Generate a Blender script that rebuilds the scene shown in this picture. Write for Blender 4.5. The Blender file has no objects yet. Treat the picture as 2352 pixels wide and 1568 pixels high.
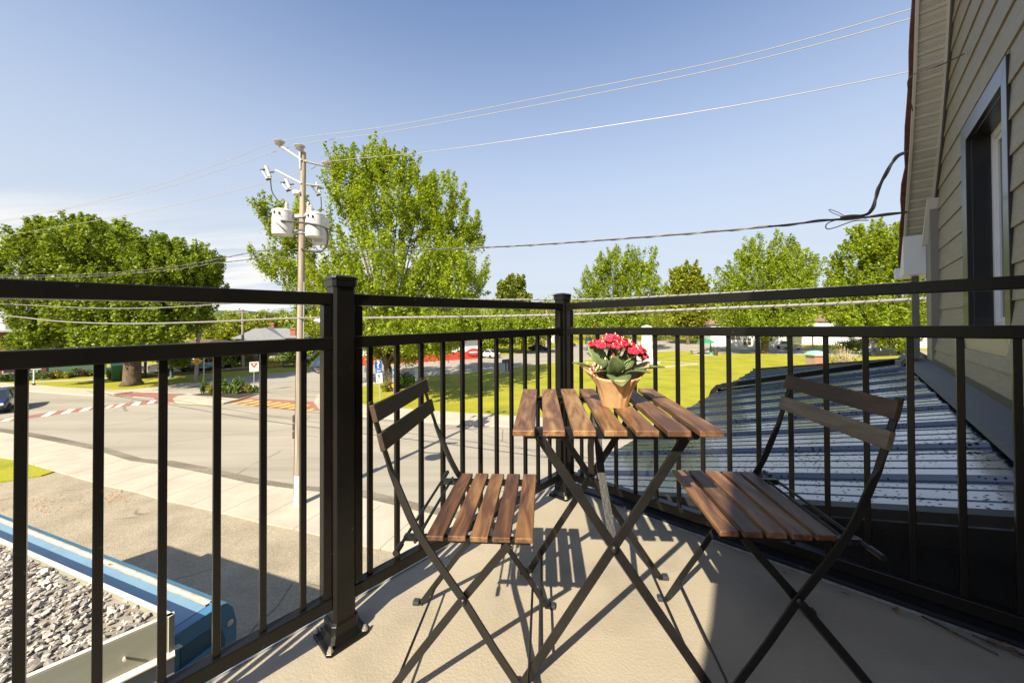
import bpy, bmesh, math, random
import numpy as np
from mathutils import Vector, Matrix
S = bpy.context.scene
COL = S.collection
rad = math.radians
# ------------------------------------------------------------------ camera
F_PX = 832.0; TH = rad(.57); PH = rad(-.26); CV = 733.7
cam_d = bpy.data.cameras.new("camera"); cam = bpy.data.objects.new("camera", cam_d); COL.objects.link(cam)
cam_d.sensor_fit = 'HORIZONTAL'; cam_d.sensor_width = 36; cam_d.lens = 36 * F_PX / 2352
cam_d.shift_y = -(784 - CV) / 2352; cam_d.clip_start = .03; cam_d.clip_end = 4000
CAMR = (Matrix.Rotation(math.pi / 2 + TH, 3, 'X') @ Matrix.Rotation(PH, 3, 'Z'))
EYE = Vector((0, 0, 6.0))
cam.matrix_world = Matrix.Translation(EYE) @ CAMR.to_4x4()
S.camera = cam
# ------------------------------------------------------------------ light
SUN_AZ, SUN_EL = rad(26.0), rad(40.8)          # shadows run towards +x,+y
sun_dir = Vector((-math.sin(SUN_AZ) * math.cos(SUN_EL), -math.cos(SUN_AZ) * math.cos(SUN_EL), math.sin(SUN_EL)))
sd = bpy.data.lights.new("sun", 'SUN'); sd.energy = 4.2; sd.angle = rad(.5); sd.color = (1.0, .91, .735)
so = bpy.data.objects.new("sun", sd); COL.objects.link(so)
so.rotation_euler = sun_dir.to_track_quat('Z', 'Y').to_euler()
S.view_settings.view_transform = 'Standard'; S.view_settings.look = 'None'; S.view_settings.gamma = 1
S.view_settings.exposure = 1.33; S.view_settings.use_curve_mapping = False
w = bpy.data.worlds.new("World"); S.world = w; w.use_nodes = True
nt = w.node_tree; N = nt.nodes; Lk = nt.links
bg = N['Background']; bg.inputs['Strength'].default_value = .1
sky = N.new('ShaderNodeTexSky'); sky.sky_type = 'NISHITA'; sky.sun_disc = False
sky.sun_elevation = SUN_EL; sky.sun_rotation = math.atan2(sun_dir.x, sun_dir.y)
sky.air_density = 1.0; sky.dust_density = 1.2; sky.ozone_density = 3.0; sky.altitude = 100
def wn(t, **k):
    n = N.new(t)
    for a, b in k.items(): setattr(n, a, b)
    return n
tc = wn('ShaderNodeTexCoord')
sep = wn('ShaderNodeSeparateXYZ'); Lk.new(tc.outputs['Generated'], sep.inputs[0])
def wm(op, a, b=None, c=None, clamp=False):
    n = wn('ShaderNodeMath', operation=op); n.use_clamp = clamp
    for i, x in enumerate((a, b, c)):
        if x is None: continue
        if isinstance(x, (int, float)): n.inputs[i].default_value = x
        else: Lk.new(x, n.inputs[i])
    return n.outputs[0]
zc = wm('MAXIMUM', sep.outputs['Z'], .02)
px_ = wm('DIVIDE', sep.outputs['X'], wm('ADD', zc, .12)); py_ = wm('DIVIDE', sep.outputs['Y'], wm('ADD', zc, .12))
cmb = wn('ShaderNodeCombineXYZ'); Lk.new(px_, cmb.inputs[0]); Lk.new(py_, cmb.inputs[1])
mp = wn('ShaderNodeMapping'); mp.inputs['Rotation'].default_value = (0, 0, rad(28)); mp.inputs['Scale'].default_value = (.35, 1.5, 1)
Lk.new(cmb.outputs[0], mp.inputs[0])
nz = wn('ShaderNodeTexNoise'); nz.inputs['Scale'].default_value = 1.1; nz.inputs['Detail'].default_value = 7; nz.inputs['Roughness'].default_value = .55
nz.inputs['Distortion'].default_value = .35
Lk.new(mp.outputs[0], nz.inputs['Vector'])
mr = wn('ShaderNodeMapRange', interpolation_type='SMOOTHSTEP'); mr.inputs['From Min'].default_value = .36; mr.inputs['From Max'].default_value = .55
Lk.new(nz.outputs['Fac'], mr.inputs['Value'])
def sm(v, a, b):
    m = wn('ShaderNodeMapRange', interpolation_type='SMOOTHSTEP'); m.inputs['From Min'].default_value = a; m.inputs['From Max'].default_value = b
    Lk.new(v, m.inputs['Value']); return m.outputs['Result']
# thin cirrus low in the sky, mostly on the left
left = sm(sep.outputs['X'], .0, -.42)
low = sm(sep.outputs['Z'], .27, .13)
band = wm('MULTIPLY', low, wm('ADD', wm('MULTIPLY', left, 1.0), .10))

veil = wm('MULTIPLY', sm(sep.outputs['Z'], .80, .10), .90)
cl = veil
mixc = wn('ShaderNodeMix', data_type='RGBA'); Lk.new(cl, mixc.inputs[0])
skm = wn('ShaderNodeVectorMath', operation='MULTIPLY'); Lk.new(sky.outputs[0], skm.inputs[0]); skm.inputs[1].default_value = (.85, .86, .90); Lk.new(skm.outputs[0], mixc.inputs[6]); mixc.inputs[7].default_value = (2.70, 2.96, 3.34, 1)
mixd = wn('ShaderNodeMix', data_type='RGBA'); Lk.new(wm('MULTIPLY', mr.outputs['Result'], band, clamp=True), mixd.inputs[0]); Lk.new(mixc.outputs[2], mixd.inputs[6]); mixd.inputs[7].default_value = (3.9, 3.9, 3.85, 1)
Lk.new(mixd.outputs[2], bg.inputs['Color'])
# ------------------------------------------------------------------ layout helpers (survey of the place, metres)
def ray(u, v):
    return CAMR @ Vector(((u - 1176) / F_PX, (CV - v) / F_PX, -1.0))
def at(u, v, Y):
    d = ray(u, v); return EYE + d * (Y / d.y)
def gnd(u, v, z=0.0):
    d = ray(u, v); return EYE + d * ((z - 6.0) / d.z)
XD = Vector((.7314, -.682, 0)); YD = Vector((.682, .7314, 0))
def on_plane(u, v, n, c):
    d = ray(u, v); return EYE + d * (c / d.dot(n))
def DK(x, y, z=0.0):      # balcony coordinates: x towards the house, y along the left railing, z above the balcony floor
    p = XD * x + YD * y
    return Vector((p.x, p.y, 5.025 + .01496 * p.x + .00162 * p.y + z))
def HS(x, y, z):          # house coordinates, z relative to eye height
    p = XD * x + YD * y
    return Vector((p.x, p.y, 6 + z))
# ------------------------------------------------------------------ mesh builder
class MB:
    def __init__(s): s.v = []; s.f = []
    def add(s, vs, fs):
        o = len(s.v); s.v += [tuple(p) for p in vs]; s.f += [tuple(i + o for i in f) for f in fs]; return s
    def hexa(s, p):   # 8 points: bottom 4 (ccw), top 4
        return s.add(p, [(3, 2, 1, 0), (4, 5, 6, 7), (0, 1, 5, 4), (1, 2, 6, 5), (2, 3, 7, 6), (3, 0, 4, 7)])
    def box(s, c, sz, ax=None):
        c = Vector(c); ax = ax or (Vector((1, 0, 0)), Vector((0, 1, 0)), Vector((0, 0, 1)))
        hx, hy, hz = ax[0] * sz[0] / 2, ax[1] * sz[1] / 2, ax[2] * sz[2] / 2
        P = [c - hx - hy - hz, c + hx - hy - hz, c + hx + hy - hz, c - hx + hy - hz,
             c - hx - hy + hz, c + hx - hy + hz, c + hx + hy + hz, c - hx + hy + hz]
        return s.hexa(P)
    def bar(s, p, q, w, h, up=(0, 0, 1)):   # rectangular bar, w across, h along up
        p = Vector(p); q = Vector(q); d = (q - p).normalized(); up = Vector(up)
        side = d.cross(up).normalized(); up = side.cross(d).normalized()
        a = side * w / 2; b = up * h / 2
        return s.hexa([p - a - b, q - a - b, q + a - b, p + a - b, p - a + b, q - a + b, q + a + b, p + a + b])
    def tube(s, pts, r, n=8, cap=True):
        pts = [Vector(p) for p in pts]; m = len(pts)
        rs = r if isinstance(r, (list, tuple)) else [r] * m
        vs = []; fs = []; ref = None
        for i, p in enumerate(pts):
            t = (pts[min(i + 1, m - 1)] - pts[max(i - 1, 0)])
            if t.length < 1e-9: t = Vector((0, 0, 1))
            t.normalize()
            if ref is None: ref = Vector((0, 0, 1)) if abs(t.z) < .9 else Vector((1, 0, 0))
            a = t.cross(ref).normalized(); b = a.cross(t).normalized(); ref = b
            for k in range(n):
                g = 2 * math.pi * k / n
                vs.append(p + a * (math.cos(g) * rs[i]) + b * (math.sin(g) * rs[i]))
        for i in range(m - 1):
            for k in range(n):
                k2 = (k + 1) % n
                fs.append((i * n + k, i * n + k2, (i + 1) * n + k2, (i + 1) * n + k))
        if cap:
            fs.append(tuple(range(n - 1, -1, -1))); fs.append(tuple((m - 1) * n + k for k in range(n)))
        return s.add(vs, fs)
    def lathe(s, prof, c=(0, 0, 0), n=20, ax=None, jit=None):
        c = Vector(c); ax = ax or (Vector((1, 0, 0)), Vector((0, 1, 0)), Vector((0, 0, 1)))
        vs = []; m = len(prof)
        for i, (r, z) in enumerate(prof):
            for k in range(n):
                g = 2 * math.pi * k / n
                rr = r
                vs.append(c + ax[0] * (math.cos(g) * rr) + ax[1] * (math.sin(g) * rr) + ax[2] * z)
        fs = [(i * n + k, i * n + (k + 1) % n, (i + 1) * n + (k + 1) % n, (i + 1) * n + k) for i in range(m - 1) for k in range(n)]
        if prof[0][0] > 1e-6: fs.append(tuple(range(n - 1, -1, -1)))
        if prof[-1][0] > 1e-6: fs.append(tuple((m - 1) * n + k for k in range(n)))
        return s.add(vs, fs)
    def prism(s, poly, vec):   # polygon (3d points) extruded by vec
        n = len(poly); P = [Vector(p) for p in poly]; vec = Vector(vec)
        vs = P + [p + vec for p in P]
        fs = [tuple(range(n - 1, -1, -1)), tuple(range(n, 2 * n))] + [(i, (i + 1) % n, n + (i + 1) % n, n + i) for i in range(n)]
        return s.add(vs, fs)
    def loft(s, rings, closed=True, caps=True):
        n = len(rings[0]); m = len(rings); vs = [p for r in rings for p in r]; fs = []
        for i in range(m - 1):
            for k in range(n if closed else n - 1):
                k2 = (k + 1) % n
                fs.append((i * n + k, i * n + k2, (i + 1) * n + k2, (i + 1) * n + k))
        if caps and closed:
            fs.append(tuple(range(n - 1, -1, -1))); fs.append(tuple((m - 1) * n + k for k in range(n)))
        return s.add(vs, fs)
    def quad(s, a, b, c, d): return s.add([a, b, c, d], [(0, 1, 2, 3)])
    def build(s, name, mat, parent=None, world=True, smooth=False, bevel=0, loc=None, **props):
        off = Vector((0, 0, 0))
        if parent is not None and world: off = ORG.get(parent.name, Vector((0, 0, 0)))
        if parent is None and loc is not None: off = Vector(loc)
        me = bpy.data.meshes.new(name)
        me.from_pydata([(p[0] - off[0], p[1] - off[1], p[2] - off[2]) for p in s.v], [], s.f)
        me.validate(); me.update()
        bm = bmesh.new(); bm.from_mesh(me); bmesh.ops.recalc_face_normals(bm, faces=bm.faces); bm.to_mesh(me); bm.free()
        if smooth:
            me.polygons.foreach_set('use_smooth', [True] * len(me.polygons))
        o = bpy.data.objects.new(name, me); COL.objects.link(o)
        if mat is not None: me.materials.append(mat)
        if parent is not None: o.parent = parent; ORG[o.name] = off
        elif loc is not None: o.location = loc; ORG[o.name] = off
        if smooth == 'auto':
            try:
                me.set_sharp_from_angle(angle=rad(35))
            except Exception: pass
        if bevel:
            b = o.modifiers.new('bevel', 'BEVEL'); b.width = bevel; b.segments = 2; b.limit_method = 'ANGLE'; b.angle_limit = rad(40); b.harden_normals = False
        for k, v in props.items(): o[k] = v
        return o
ORG = {}
def thing(name, label, cat, loc=(0, 0, 0), rot=None, group=None):
    o = bpy.data.objects.new(name, None); COL.objects.link(o); o.location = loc; o.empty_display_size = .2
    if rot is not None: o.rotation_euler = rot
    ORG[o.name] = Vector(loc); o['label'] = label; o['category'] = cat
    if group: o['group'] = group
    return o
def tag(o, label, cat, group=None, kind=None):
    o['label'] = label; o['category'] = cat
    if group: o['group'] = group
    if kind: o['kind'] = kind
    return o
def copy_thing(src, loc, rotz=None, label=None, group=None):
    r = src.copy(); COL.objects.link(r); r.location = loc
    if rotz is not None: r.rotation_euler = (r.rotation_euler[0], r.rotation_euler[1], rotz)
    if label: r['label'] = label
    if group: r['group'] = group
    for ch in list(src.children):
        c = ch.copy(); COL.objects.link(c); c.parent = r
        for g in list(ch.children):
            d = g.copy(); COL.objects.link(d); d.parent = c
    return r
# ------------------------------------------------------------------ materials
MATS = {}
def mat(name, col, rough=.6, metal=0, var=.12, scale=6, bump=0, bscale=40, stretch=None, island=0, coat=0, spec=.5, detail=4, coords='Object', dirt=None, glass=False):
    if name in MATS: return MATS[name]
    m = bpy.data.materials.new(name); m.use_nodes = True; t = m.node_tree; n = t.nodes; l = t.links
    b = n['Principled BSDF']; b.inputs['Roughness'].default_value = rough; b.inputs['Metallic'].default_value = metal
    b.inputs['Coat Weight'].default_value = coat; b.inputs['Specular IOR Level'].default_value = spec
    b.inputs['Coat Roughness'].default_value = .15
    co = n.new('ShaderNodeTexCoord'); mpn = n.new('ShaderNodeMapping'); l.new(co.outputs[coords], mpn.inputs[0])
    if stretch: mpn.inputs['Scale'].default_value = stretch
    no = n.new('ShaderNodeTexNoise'); no.inputs['Scale'].default_value = scale; no.inputs['Detail'].default_value = detail; no.inputs['Roughness'].default_value = .6
    l.new(mpn.outputs[0], no.inputs['Vector'])
    ramp = n.new('ShaderNodeMapRange'); ramp.inputs['From Min'].default_value = .3; ramp.inputs['From Max'].default_value = .7
    ramp.inputs['To Min'].default_value = 1 - var; ramp.inputs['To Max'].default_value = 1 + var
    l.new(no.outputs['Fac'], ramp.inputs['Value'])
    src = ramp.outputs[0]
    if island:
        g = n.new('ShaderNodeNewGeometry'); mr2 = n.new('ShaderNodeMapRange'); mr2.inputs['To Min'].default_value = 1 - island; mr2.inputs['To Max'].default_value = 1 + island
        l.new(g.outputs['Random Per Island'], mr2.inputs['Value'])
        mu = n.new('ShaderNodeMath'); mu.operation = 'MULTIPLY'; l.new(src, mu.inputs[0]); l.new(mr2.outputs[0], mu.inputs[1]); src = mu.outputs[0]
    vm = n.new('ShaderNodeVectorMath'); vm.operation = 'SCALE'; vm.inputs[0].default_value = col[:3]; l.new(src, vm.inputs['Scale'])
    out = vm.outputs[0]
    if dirt:
        dn = n.new('ShaderNodeTexNoise'); dn.inputs['Scale'].default_value = dirt[1]; dn.inputs['Detail'].default_value = 6
        l.new(co.outputs[coords], dn.inputs['Vector'])
        dr = n.new('ShaderNodeMapRange'); dr.inputs['From Min'].default_value = dirt[2]; dr.inputs['From Max'].default_value = dirt[3]; l.new(dn.outputs['Fac'], dr.inputs['Value'])
        mx = n.new('ShaderNodeMix'); mx.data_type = 'RGBA'; l.new(dr.outputs[0], mx.inputs[0]); l.new(out, mx.inputs[6]); mx.inputs[7].default_value = (*dirt[0], 1); out = mx.outputs[2]
    l.new(out, b.inputs['Base Color'])
    if bump:
        bn = n.new('ShaderNodeTexNoise'); bn.inputs['Scale'].default_value = bscale; bn.inputs['Detail'].default_value = 5; l.new(mpn.outputs[0], bn.inputs['Vector'])
        bu = n.new('ShaderNodeBump'); bu.inputs['Strength'].default_value = bump; bu.inputs['Distance'].default_value = .01
        l.new(bn.outputs['Fac'], bu.inputs['Height']); l.new(bu.outputs[0], b.inputs['Normal'])
    MATS[name] = m; return m
def leafmat(name, c1, c2, trans=.35):
    m = bpy.data.materials.new(name); m.use_nodes = True; t = m.node_tree; n = t.nodes; l = t.links
    n.remove(n['Principled BSDF']); out = n['Material Output']
    g = n.new('ShaderNodeNewGeometry'); mx = n.new('ShaderNodeMix'); mx.data_type = 'RGBA'
    l.new(g.outputs['Random Per Island'], mx.inputs[0]); mx.inputs[6].default_value = (*c1, 1); mx.inputs[7].default_value = (*c2, 1)
    co = n.new('ShaderNodeTexCoord'); no = n.new('ShaderNodeTexNoise'); no.inputs['Scale'].default_value = .35; no.inputs['Detail'].default_value = 3
    l.new(co.outputs['Object'], no.inputs['Vector']); r = n.new('ShaderNodeMapRange'); r.inputs['From Min'].default_value = .3; r.inputs['From Max'].default_value = .7
    r.inputs['To Min'].default_value = .8; r.inputs['To Max'].default_value = 1.2; l.new(no.outputs['Fac'], r.inputs['Value'])
    vm = n.new('ShaderNodeVectorMath'); vm.operation = 'SCALE'; l.new(mx.outputs[2], vm.inputs[0]); l.new(r.outputs[0], vm.inputs['Scale'])
    d = n.new('ShaderNodeBsdfPrincipled'); d.inputs['Roughness'].default_value = .45; d.inputs['Specular IOR Level'].default_value = .35
    l.new(vm.outputs[0], d.inputs['Base Color'])
    tr = n.new('ShaderNodeBsdfTranslucent'); v2 = n.new('ShaderNodeVectorMath'); v2.operation = 'MULTIPLY'; l.new(vm.outputs[0], v2.inputs[0]); v2.inputs[1].default_value = (1.5, 1.35, .5)
    l.new(v2.outputs[0], tr.inputs['Color'])
    ms = n.new('ShaderNodeMixShader'); ms.inputs[0].default_value = trans; l.new(d.outputs[0], ms.inputs[1]); l.new(tr.outputs[0], ms.inputs[2]); l.new(ms.outputs[0], out.inputs['Surface'])
    MATS[name] = m; return m
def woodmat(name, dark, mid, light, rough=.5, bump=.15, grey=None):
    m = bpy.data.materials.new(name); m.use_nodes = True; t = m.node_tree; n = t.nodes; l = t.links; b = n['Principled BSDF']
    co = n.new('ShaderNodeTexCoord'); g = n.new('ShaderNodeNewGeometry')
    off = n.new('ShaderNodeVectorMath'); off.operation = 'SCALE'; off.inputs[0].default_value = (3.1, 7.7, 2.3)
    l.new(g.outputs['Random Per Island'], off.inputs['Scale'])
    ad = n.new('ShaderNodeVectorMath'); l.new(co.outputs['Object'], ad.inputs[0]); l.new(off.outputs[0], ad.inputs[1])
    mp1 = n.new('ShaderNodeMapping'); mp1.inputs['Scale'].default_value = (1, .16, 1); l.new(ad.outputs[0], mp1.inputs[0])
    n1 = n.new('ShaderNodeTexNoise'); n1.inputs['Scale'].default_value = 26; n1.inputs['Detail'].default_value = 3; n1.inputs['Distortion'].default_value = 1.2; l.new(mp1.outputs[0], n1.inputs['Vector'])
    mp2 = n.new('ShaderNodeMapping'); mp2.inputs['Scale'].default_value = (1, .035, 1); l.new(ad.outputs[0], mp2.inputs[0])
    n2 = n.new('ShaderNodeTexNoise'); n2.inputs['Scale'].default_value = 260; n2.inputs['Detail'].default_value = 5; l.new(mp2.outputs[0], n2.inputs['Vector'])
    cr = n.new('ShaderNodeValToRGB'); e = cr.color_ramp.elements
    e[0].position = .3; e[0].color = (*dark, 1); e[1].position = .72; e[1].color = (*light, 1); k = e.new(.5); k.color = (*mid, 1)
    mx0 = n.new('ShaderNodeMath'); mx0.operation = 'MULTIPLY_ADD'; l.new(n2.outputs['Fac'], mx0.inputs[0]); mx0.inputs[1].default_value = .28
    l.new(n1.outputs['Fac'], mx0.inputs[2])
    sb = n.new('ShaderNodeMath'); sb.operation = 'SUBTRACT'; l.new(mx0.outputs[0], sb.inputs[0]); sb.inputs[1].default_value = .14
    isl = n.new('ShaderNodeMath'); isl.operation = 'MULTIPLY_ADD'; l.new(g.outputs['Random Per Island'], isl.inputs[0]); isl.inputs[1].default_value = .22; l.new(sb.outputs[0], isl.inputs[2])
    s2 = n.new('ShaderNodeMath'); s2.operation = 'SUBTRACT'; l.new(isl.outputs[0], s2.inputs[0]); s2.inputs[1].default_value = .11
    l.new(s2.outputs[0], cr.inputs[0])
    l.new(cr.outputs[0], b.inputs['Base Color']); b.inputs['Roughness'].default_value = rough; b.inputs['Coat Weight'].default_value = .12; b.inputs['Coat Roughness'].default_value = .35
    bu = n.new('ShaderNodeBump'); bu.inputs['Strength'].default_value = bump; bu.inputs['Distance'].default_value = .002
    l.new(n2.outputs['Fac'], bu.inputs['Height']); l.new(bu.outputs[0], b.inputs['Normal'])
    MATS[name] = m; return m
K_black = mat('black paint', (.0062, .0056, .0050), rough=.28, var=.25, scale=9, bump=.05, bscale=180, coat=.0, spec=.28, dirt=((.09, .075, .055), 55, .70, .80))
K_iron = mat('black steel', (.0095, .0085, .0078), rough=.36, var=.3, scale=14, bump=.08, bscale=150, dirt=((.10, .09, .07), 120, .72, .80))
K_bolt = mat('zinc', (.55, .50, .42), rough=.35, metal=.8, var=.3, scale=60)
K_rubber = mat('black plastic', (.03, .032, .036), rough=.6)
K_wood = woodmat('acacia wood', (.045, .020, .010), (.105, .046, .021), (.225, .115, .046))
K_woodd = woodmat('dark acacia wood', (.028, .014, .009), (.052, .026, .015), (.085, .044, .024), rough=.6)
K_woodg = woodmat('weathered wood', (.085, .066, .042), (.14, .112, .075), (.20, .165, .115), rough=.75, bump=.4)
K_endgrain = mat('slat end', (.42, .22, .09), rough=.7, var=.3, scale=60)
# ================================================================== BALCONY
M_floor = mat('balcony membrane', (.335, .285, .21), rough=.72, var=.07, scale=3.2, bump=.22, bscale=130, detail=8, dirt=((.22, .185, .14), 4, .50, .85))
mb = MB()
XO, XI, Y0, Y1 = -1.31, .66, -3.0, 1.775
mb.hexa([DK(XO, Y0, -.25), DK(XI, Y0, -.25), DK(XI, Y1, -.25), DK(XO, Y1, -.25), DK(XO, Y0, 0), DK(XI, Y0, 0), DK(XI, Y1, 0), DK(XO, Y1, 0)])
# floor carries on behind post corner a little
fl = mb.build('balcony_floor', M_floor, kind='structure')
mb = MB(); M_drip = mat('drip edge', (.55, .58, .62), rough=.3, metal=.5, var=.05)
mb.hexa([DK(XO - .012, Y0, -.2), DK(XO - .003, Y0, -.2), DK(XO - .003, Y1, -.2), DK(XO - .012, Y1, -.2), DK(XO - .012, Y0, .004), DK(XO + .012, Y0, .006), DK(XO + .012, Y1, .006), DK(XO - .012, Y1, .004)])
mb.build('floor_drip_edge', M_drip, kind='structure')

R = thing('balcony_railing', 'black metal balcony railing with square balusters, turning a corner beyond the table', 'railing', DK(-1.188, .474, 0))
def rail(pa, pb, z0, z1, wdt, name, ax):   # rail between two balcony points
    m = MB(); hw = wdt / 2; a, b = pa, pb
    if ax == 'y': c = [(a[0] - hw, a[1]), (a[0] + hw, a[1]), (b[0] + hw, b[1]), (b[0] - hw, b[1])]
    else: c = [(a[0], a[1] - hw), (b[0], b[1] - hw), (b[0], b[1] + hw), (a[0], a[1] + hw)]
    m.hexa([DK(x, y, z0) for x, y in c] + [DK(x, y, z1) for x, y in c])
    return m.build(name, K_black, R, bevel=.003)
XR, YR = -1.183, 1.689
def section(pa, pb, ax, bal):
    rail(pa, pb, 1.040, 1.077, .038, 'top_rail', ax); rail(pa, pb, .903, .940, .038, 'middle_rail', ax); rail(pa, pb, .107, .146, .038, 'bottom_rail', ax)
    for t in bal:
        x, y = (pa[0], t) if ax == 'y' else (t, pa[1])
        m = MB(); h = .008
        c = [(x - h, y - h), (x + h, y - h), (x + h, y + h), (x - h, y + h)]
        m.hexa([DK(*q, .144) for q in c] + [DK(*q, .905) for q in c]); m.build('baluster', K_black, R, bevel=.0015)
    ends = []
    if ax == 'y': ends = [(pa[0], pa[1] + .014), (pa[0], pb[1] - .014)]
    else: ends = [(pa[0] + .014, pa[1])]
    for (x, y) in ends:
        if y < -1: continue
        m = MB(); h = .012; k = .017
        c = [(x - k, y - h), (x + k, y - h), (x + k, y + h), (x - k, y + h)] if ax == 'y' else [(x - h, y - k), (x + h, y - k), (x + h, y + k), (x - h, y + k)]
        for z0, z1 in ((.147, .902), (.941, 1.039)): m.hexa([DK(*q, z0) for q in c] + [DK(*q, z1) for q in c])
        m.build('end_stile', K_black, R, bevel=.0015)
section((XR, -2.6), (XR, .440), 'y', [.3625 - .0995 * k for k in range(0, 26)])
section((XR, .508), (XR, 1.665), 'y', [.566 + .0995 * k for k in range(11)])
section((-1.150, YR), (.645, YR), 'x', [-1.065 + .1002 * k for k in range(17)])
def post(x, y, yaw=0):
    def sq(h, ch, z):
        pts = [(-h, -h + ch), (-h + ch, -h), (h - ch, -h), (h, -h + ch), (h, h - ch), (h - ch, h), (-h + ch, h), (-h, h - ch)]
        return [DK(x + a, y + b, z) for a, b in pts]
    m = MB(); m.loft([sq(.034, .0085, .01), sq(.034, .0085, 1.118)]); p = m.build('post', K_black, R, bevel=.0012)
    m = MB(); m.loft([sq(.0385, .009, 1.098), sq(.0385, .009, 1.118), sq(.0405, .009, 1.120), sq(.0405, .009, 1.127), sq(.030, .006, 1.133), sq(.008, .002, 1.137)]); m.build('post_cap', K_black, p, bevel=.0008)
    m = MB(); m.loft([sq(.064, .010, .001), sq(.064, .010, .010), sq(.061, .010, .0125)]); 
    m.loft([sq(.050, .010, .0126), sq(.0405, .0095, .034), sq(.0405, .0095, .062), sq(.0345, .0088, .068)]); m.build('base_plate', K_black, p, bevel=.0012)
    for a in (-1, 1):
        for b in (-1, 1):
            m = MB(); q = DK(x + a * .0525, y + b * .0525, 0); m.lathe([(.0095, .0118), (.0095, .0135), (.0075, .0137), (.0075, .019), (.0045, .0195), (.0045, .026), (.001, .027)], q, 8)
            m.build('anchor_bolt', K_bolt, p)
post(-1.1874, .4737); post(-1.192, 1.698)

# ================================================================== HOUSE WITH THE METAL ROOF
M_roof = None
def roofmat():
    m = bpy.data.materials.new('wet metal roof'); m.use_nodes = True; t = m.node_tree; n = t.nodes; l = t.links; b = n['Principled BSDF']
    co = n.new('ShaderNodeTexCoord')
    vo = n.new('ShaderNodeTexVoronoi'); vo.inputs['Scale'].default_value = 46; vo.inputs['Randomness'].default_value = 1; l.new(co.outputs['Object'], vo.inputs['Vector'])
    dn = n.new('ShaderNodeTexNoise'); dn.inputs['Scale'].default_value = 2.6; dn.inputs['Detail'].default_value = 3; l.new(co.outputs['Object'], dn.inputs['Vector'])
    th = n.new('ShaderNodeMath'); th.operation = 'MULTIPLY_ADD'; l.new(dn.outputs['Fac'], th.inputs[0]); th.inputs[1].default_value = .75; th.inputs[2].default_value = -.09
    df = n.new('ShaderNodeMath'); df.operation = 'SUBTRACT'; l.new(th.outputs[0], df.inputs[0]); l.new(vo.outputs['Distance'], df.inputs[1])
    mr_ = n.new('ShaderNodeMapRange'); mr_.interpolation_type = 'SMOOTHSTEP'; mr_.inputs['From Min'].default_value = 0; mr_.inputs['From Max'].default_value = .10; l.new(df.outputs[0], mr_.inputs['Value'])
    bu = n.new('ShaderNodeBump'); bu.inputs['Strength'].default_value = .25; bu.inputs['Distance'].default_value = .0012; l.new(mr_.outputs[0], bu.inputs['Height']); l.new(bu.outputs[0], b.inputs['Normal'])
    rr = n.new('ShaderNodeMapRange'); rr.inputs['To Min'].default_value = .20; rr.inputs['To Max'].default_value = .35; l.new(mr_.outputs[0], rr.inputs['Value']); l.new(rr.outputs[0], b.inputs['Roughness'])
    n2 = n.new('ShaderNodeTexNoise'); n2.inputs['Scale'].default_value = 5; l.new(co.outputs['Object'], n2.inputs['Vector'])
    mx = n.new('ShaderNodeMix'); mx.data_type = 'RGBA'; l.new(n2.outputs['Fac'], mx.inputs[0]); mx.inputs[6].default_value = (.010, .011, .013, 1); mx.inputs[7].default_value = (.018, .020, .023, 1)
    l.new(mx.outputs[2], b.inputs['Base Color']); sp_ = n.new('ShaderNodeMapRange'); sp_.inputs['To Min'].default_value = 1.0; sp_.inputs['To Max'].default_value = .06; l.new(mr_.outputs[0], sp_.inputs['Value']); l.new(sp_.outputs[0], b.inputs['Specular IOR Level']); l.new(sp_.outputs[0], b.inputs['Coat Weight']); b.inputs['Coat Roughness'].default_value = .12
    return m
M_roof = roofmat()
K_flash = mat('dark flashing', (.018, .018, .020), rough=.5, var=.15, scale=5, spec=.3, dirt=((.10, .09, .07), 30, .64, .8))
K_panel = mat('black wet panel', (.006, .0065, .0075), rough=.28, var=.2, scale=7, bump=.10, bscale=160, spec=.4)
H = thing('house', 'gabled house with taupe lap siding, black framed window and dark metal lean-to roof', 'house', HS(.66, 2.1, -6))
RS, RT, RZ = .26, .015, None
def rz(x, y): return -.700 + RS * x + RT * (y - 1.85) + .0      # roof plane height relative to the eye
RY0, RY1, RXE, RXW = 1.85, 10.9, -1.43, .66
def yend(x): return 6.72 + (.54 - min(x, .54)) * .98
# ribbed sheet: profile across y, extruded down the slope
prof = []; pitch = .47; y = RY0 + .385 - pitch
ribs = []
yy = 2.232 - .47
prof.append((RY0, 0))
while yy < RY1:
    for dy, dz in ((-.030, 0), (-.014, .019), (.014, .019), (.030, 0), (.122, 0), (.126, .0035), (.131, .0035), (.135, 0), (.232, 0), (.236, .0035), (.241, .0035), (.245, 0), (.339, 0), (.343, .0035), (.348, .0035), (.352, 0)):
        q = yy + dy
        if RY0 + .002 < q < RY1: prof.append((q, dz))
    yy += pitch
prof.append((RY1, 0))
m = MB(); rows = []
for x in (RXE, RXE + .05, -.9, -.4, .1, .6, RXW):
    rows.append([HS(x, min(q, yend(x)), rz(x, min(q, yend(x))) + dz) for q, dz in prof])
m.loft(rows, closed=False)
rows2 = [[HS(x, min(q, yend(x)), rz(x, min(q, yend(x))) + dz - .008) for q, dz in prof] for x in (RXE, -.9, -.4, .1, RXW)]; m.loft(rows2, closed=False)
mr_o = m.build('metal_roof', M_roof, H)
m = MB(); m.loft([[HS(x, RY0 - .004, rz(x, RY0) + .012), HS(x, RY0 + .05, rz(x, RY0 + .05) + .012), HS(x, RY0 + .05, rz(x, RY0 + .05) + .004), HS(x, RY0 - .004, rz(x, RY0) - .05)] for x in (RXE - .01, .56)]); m.build('roof_edge_trim', K_flash, mr_o)
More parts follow.
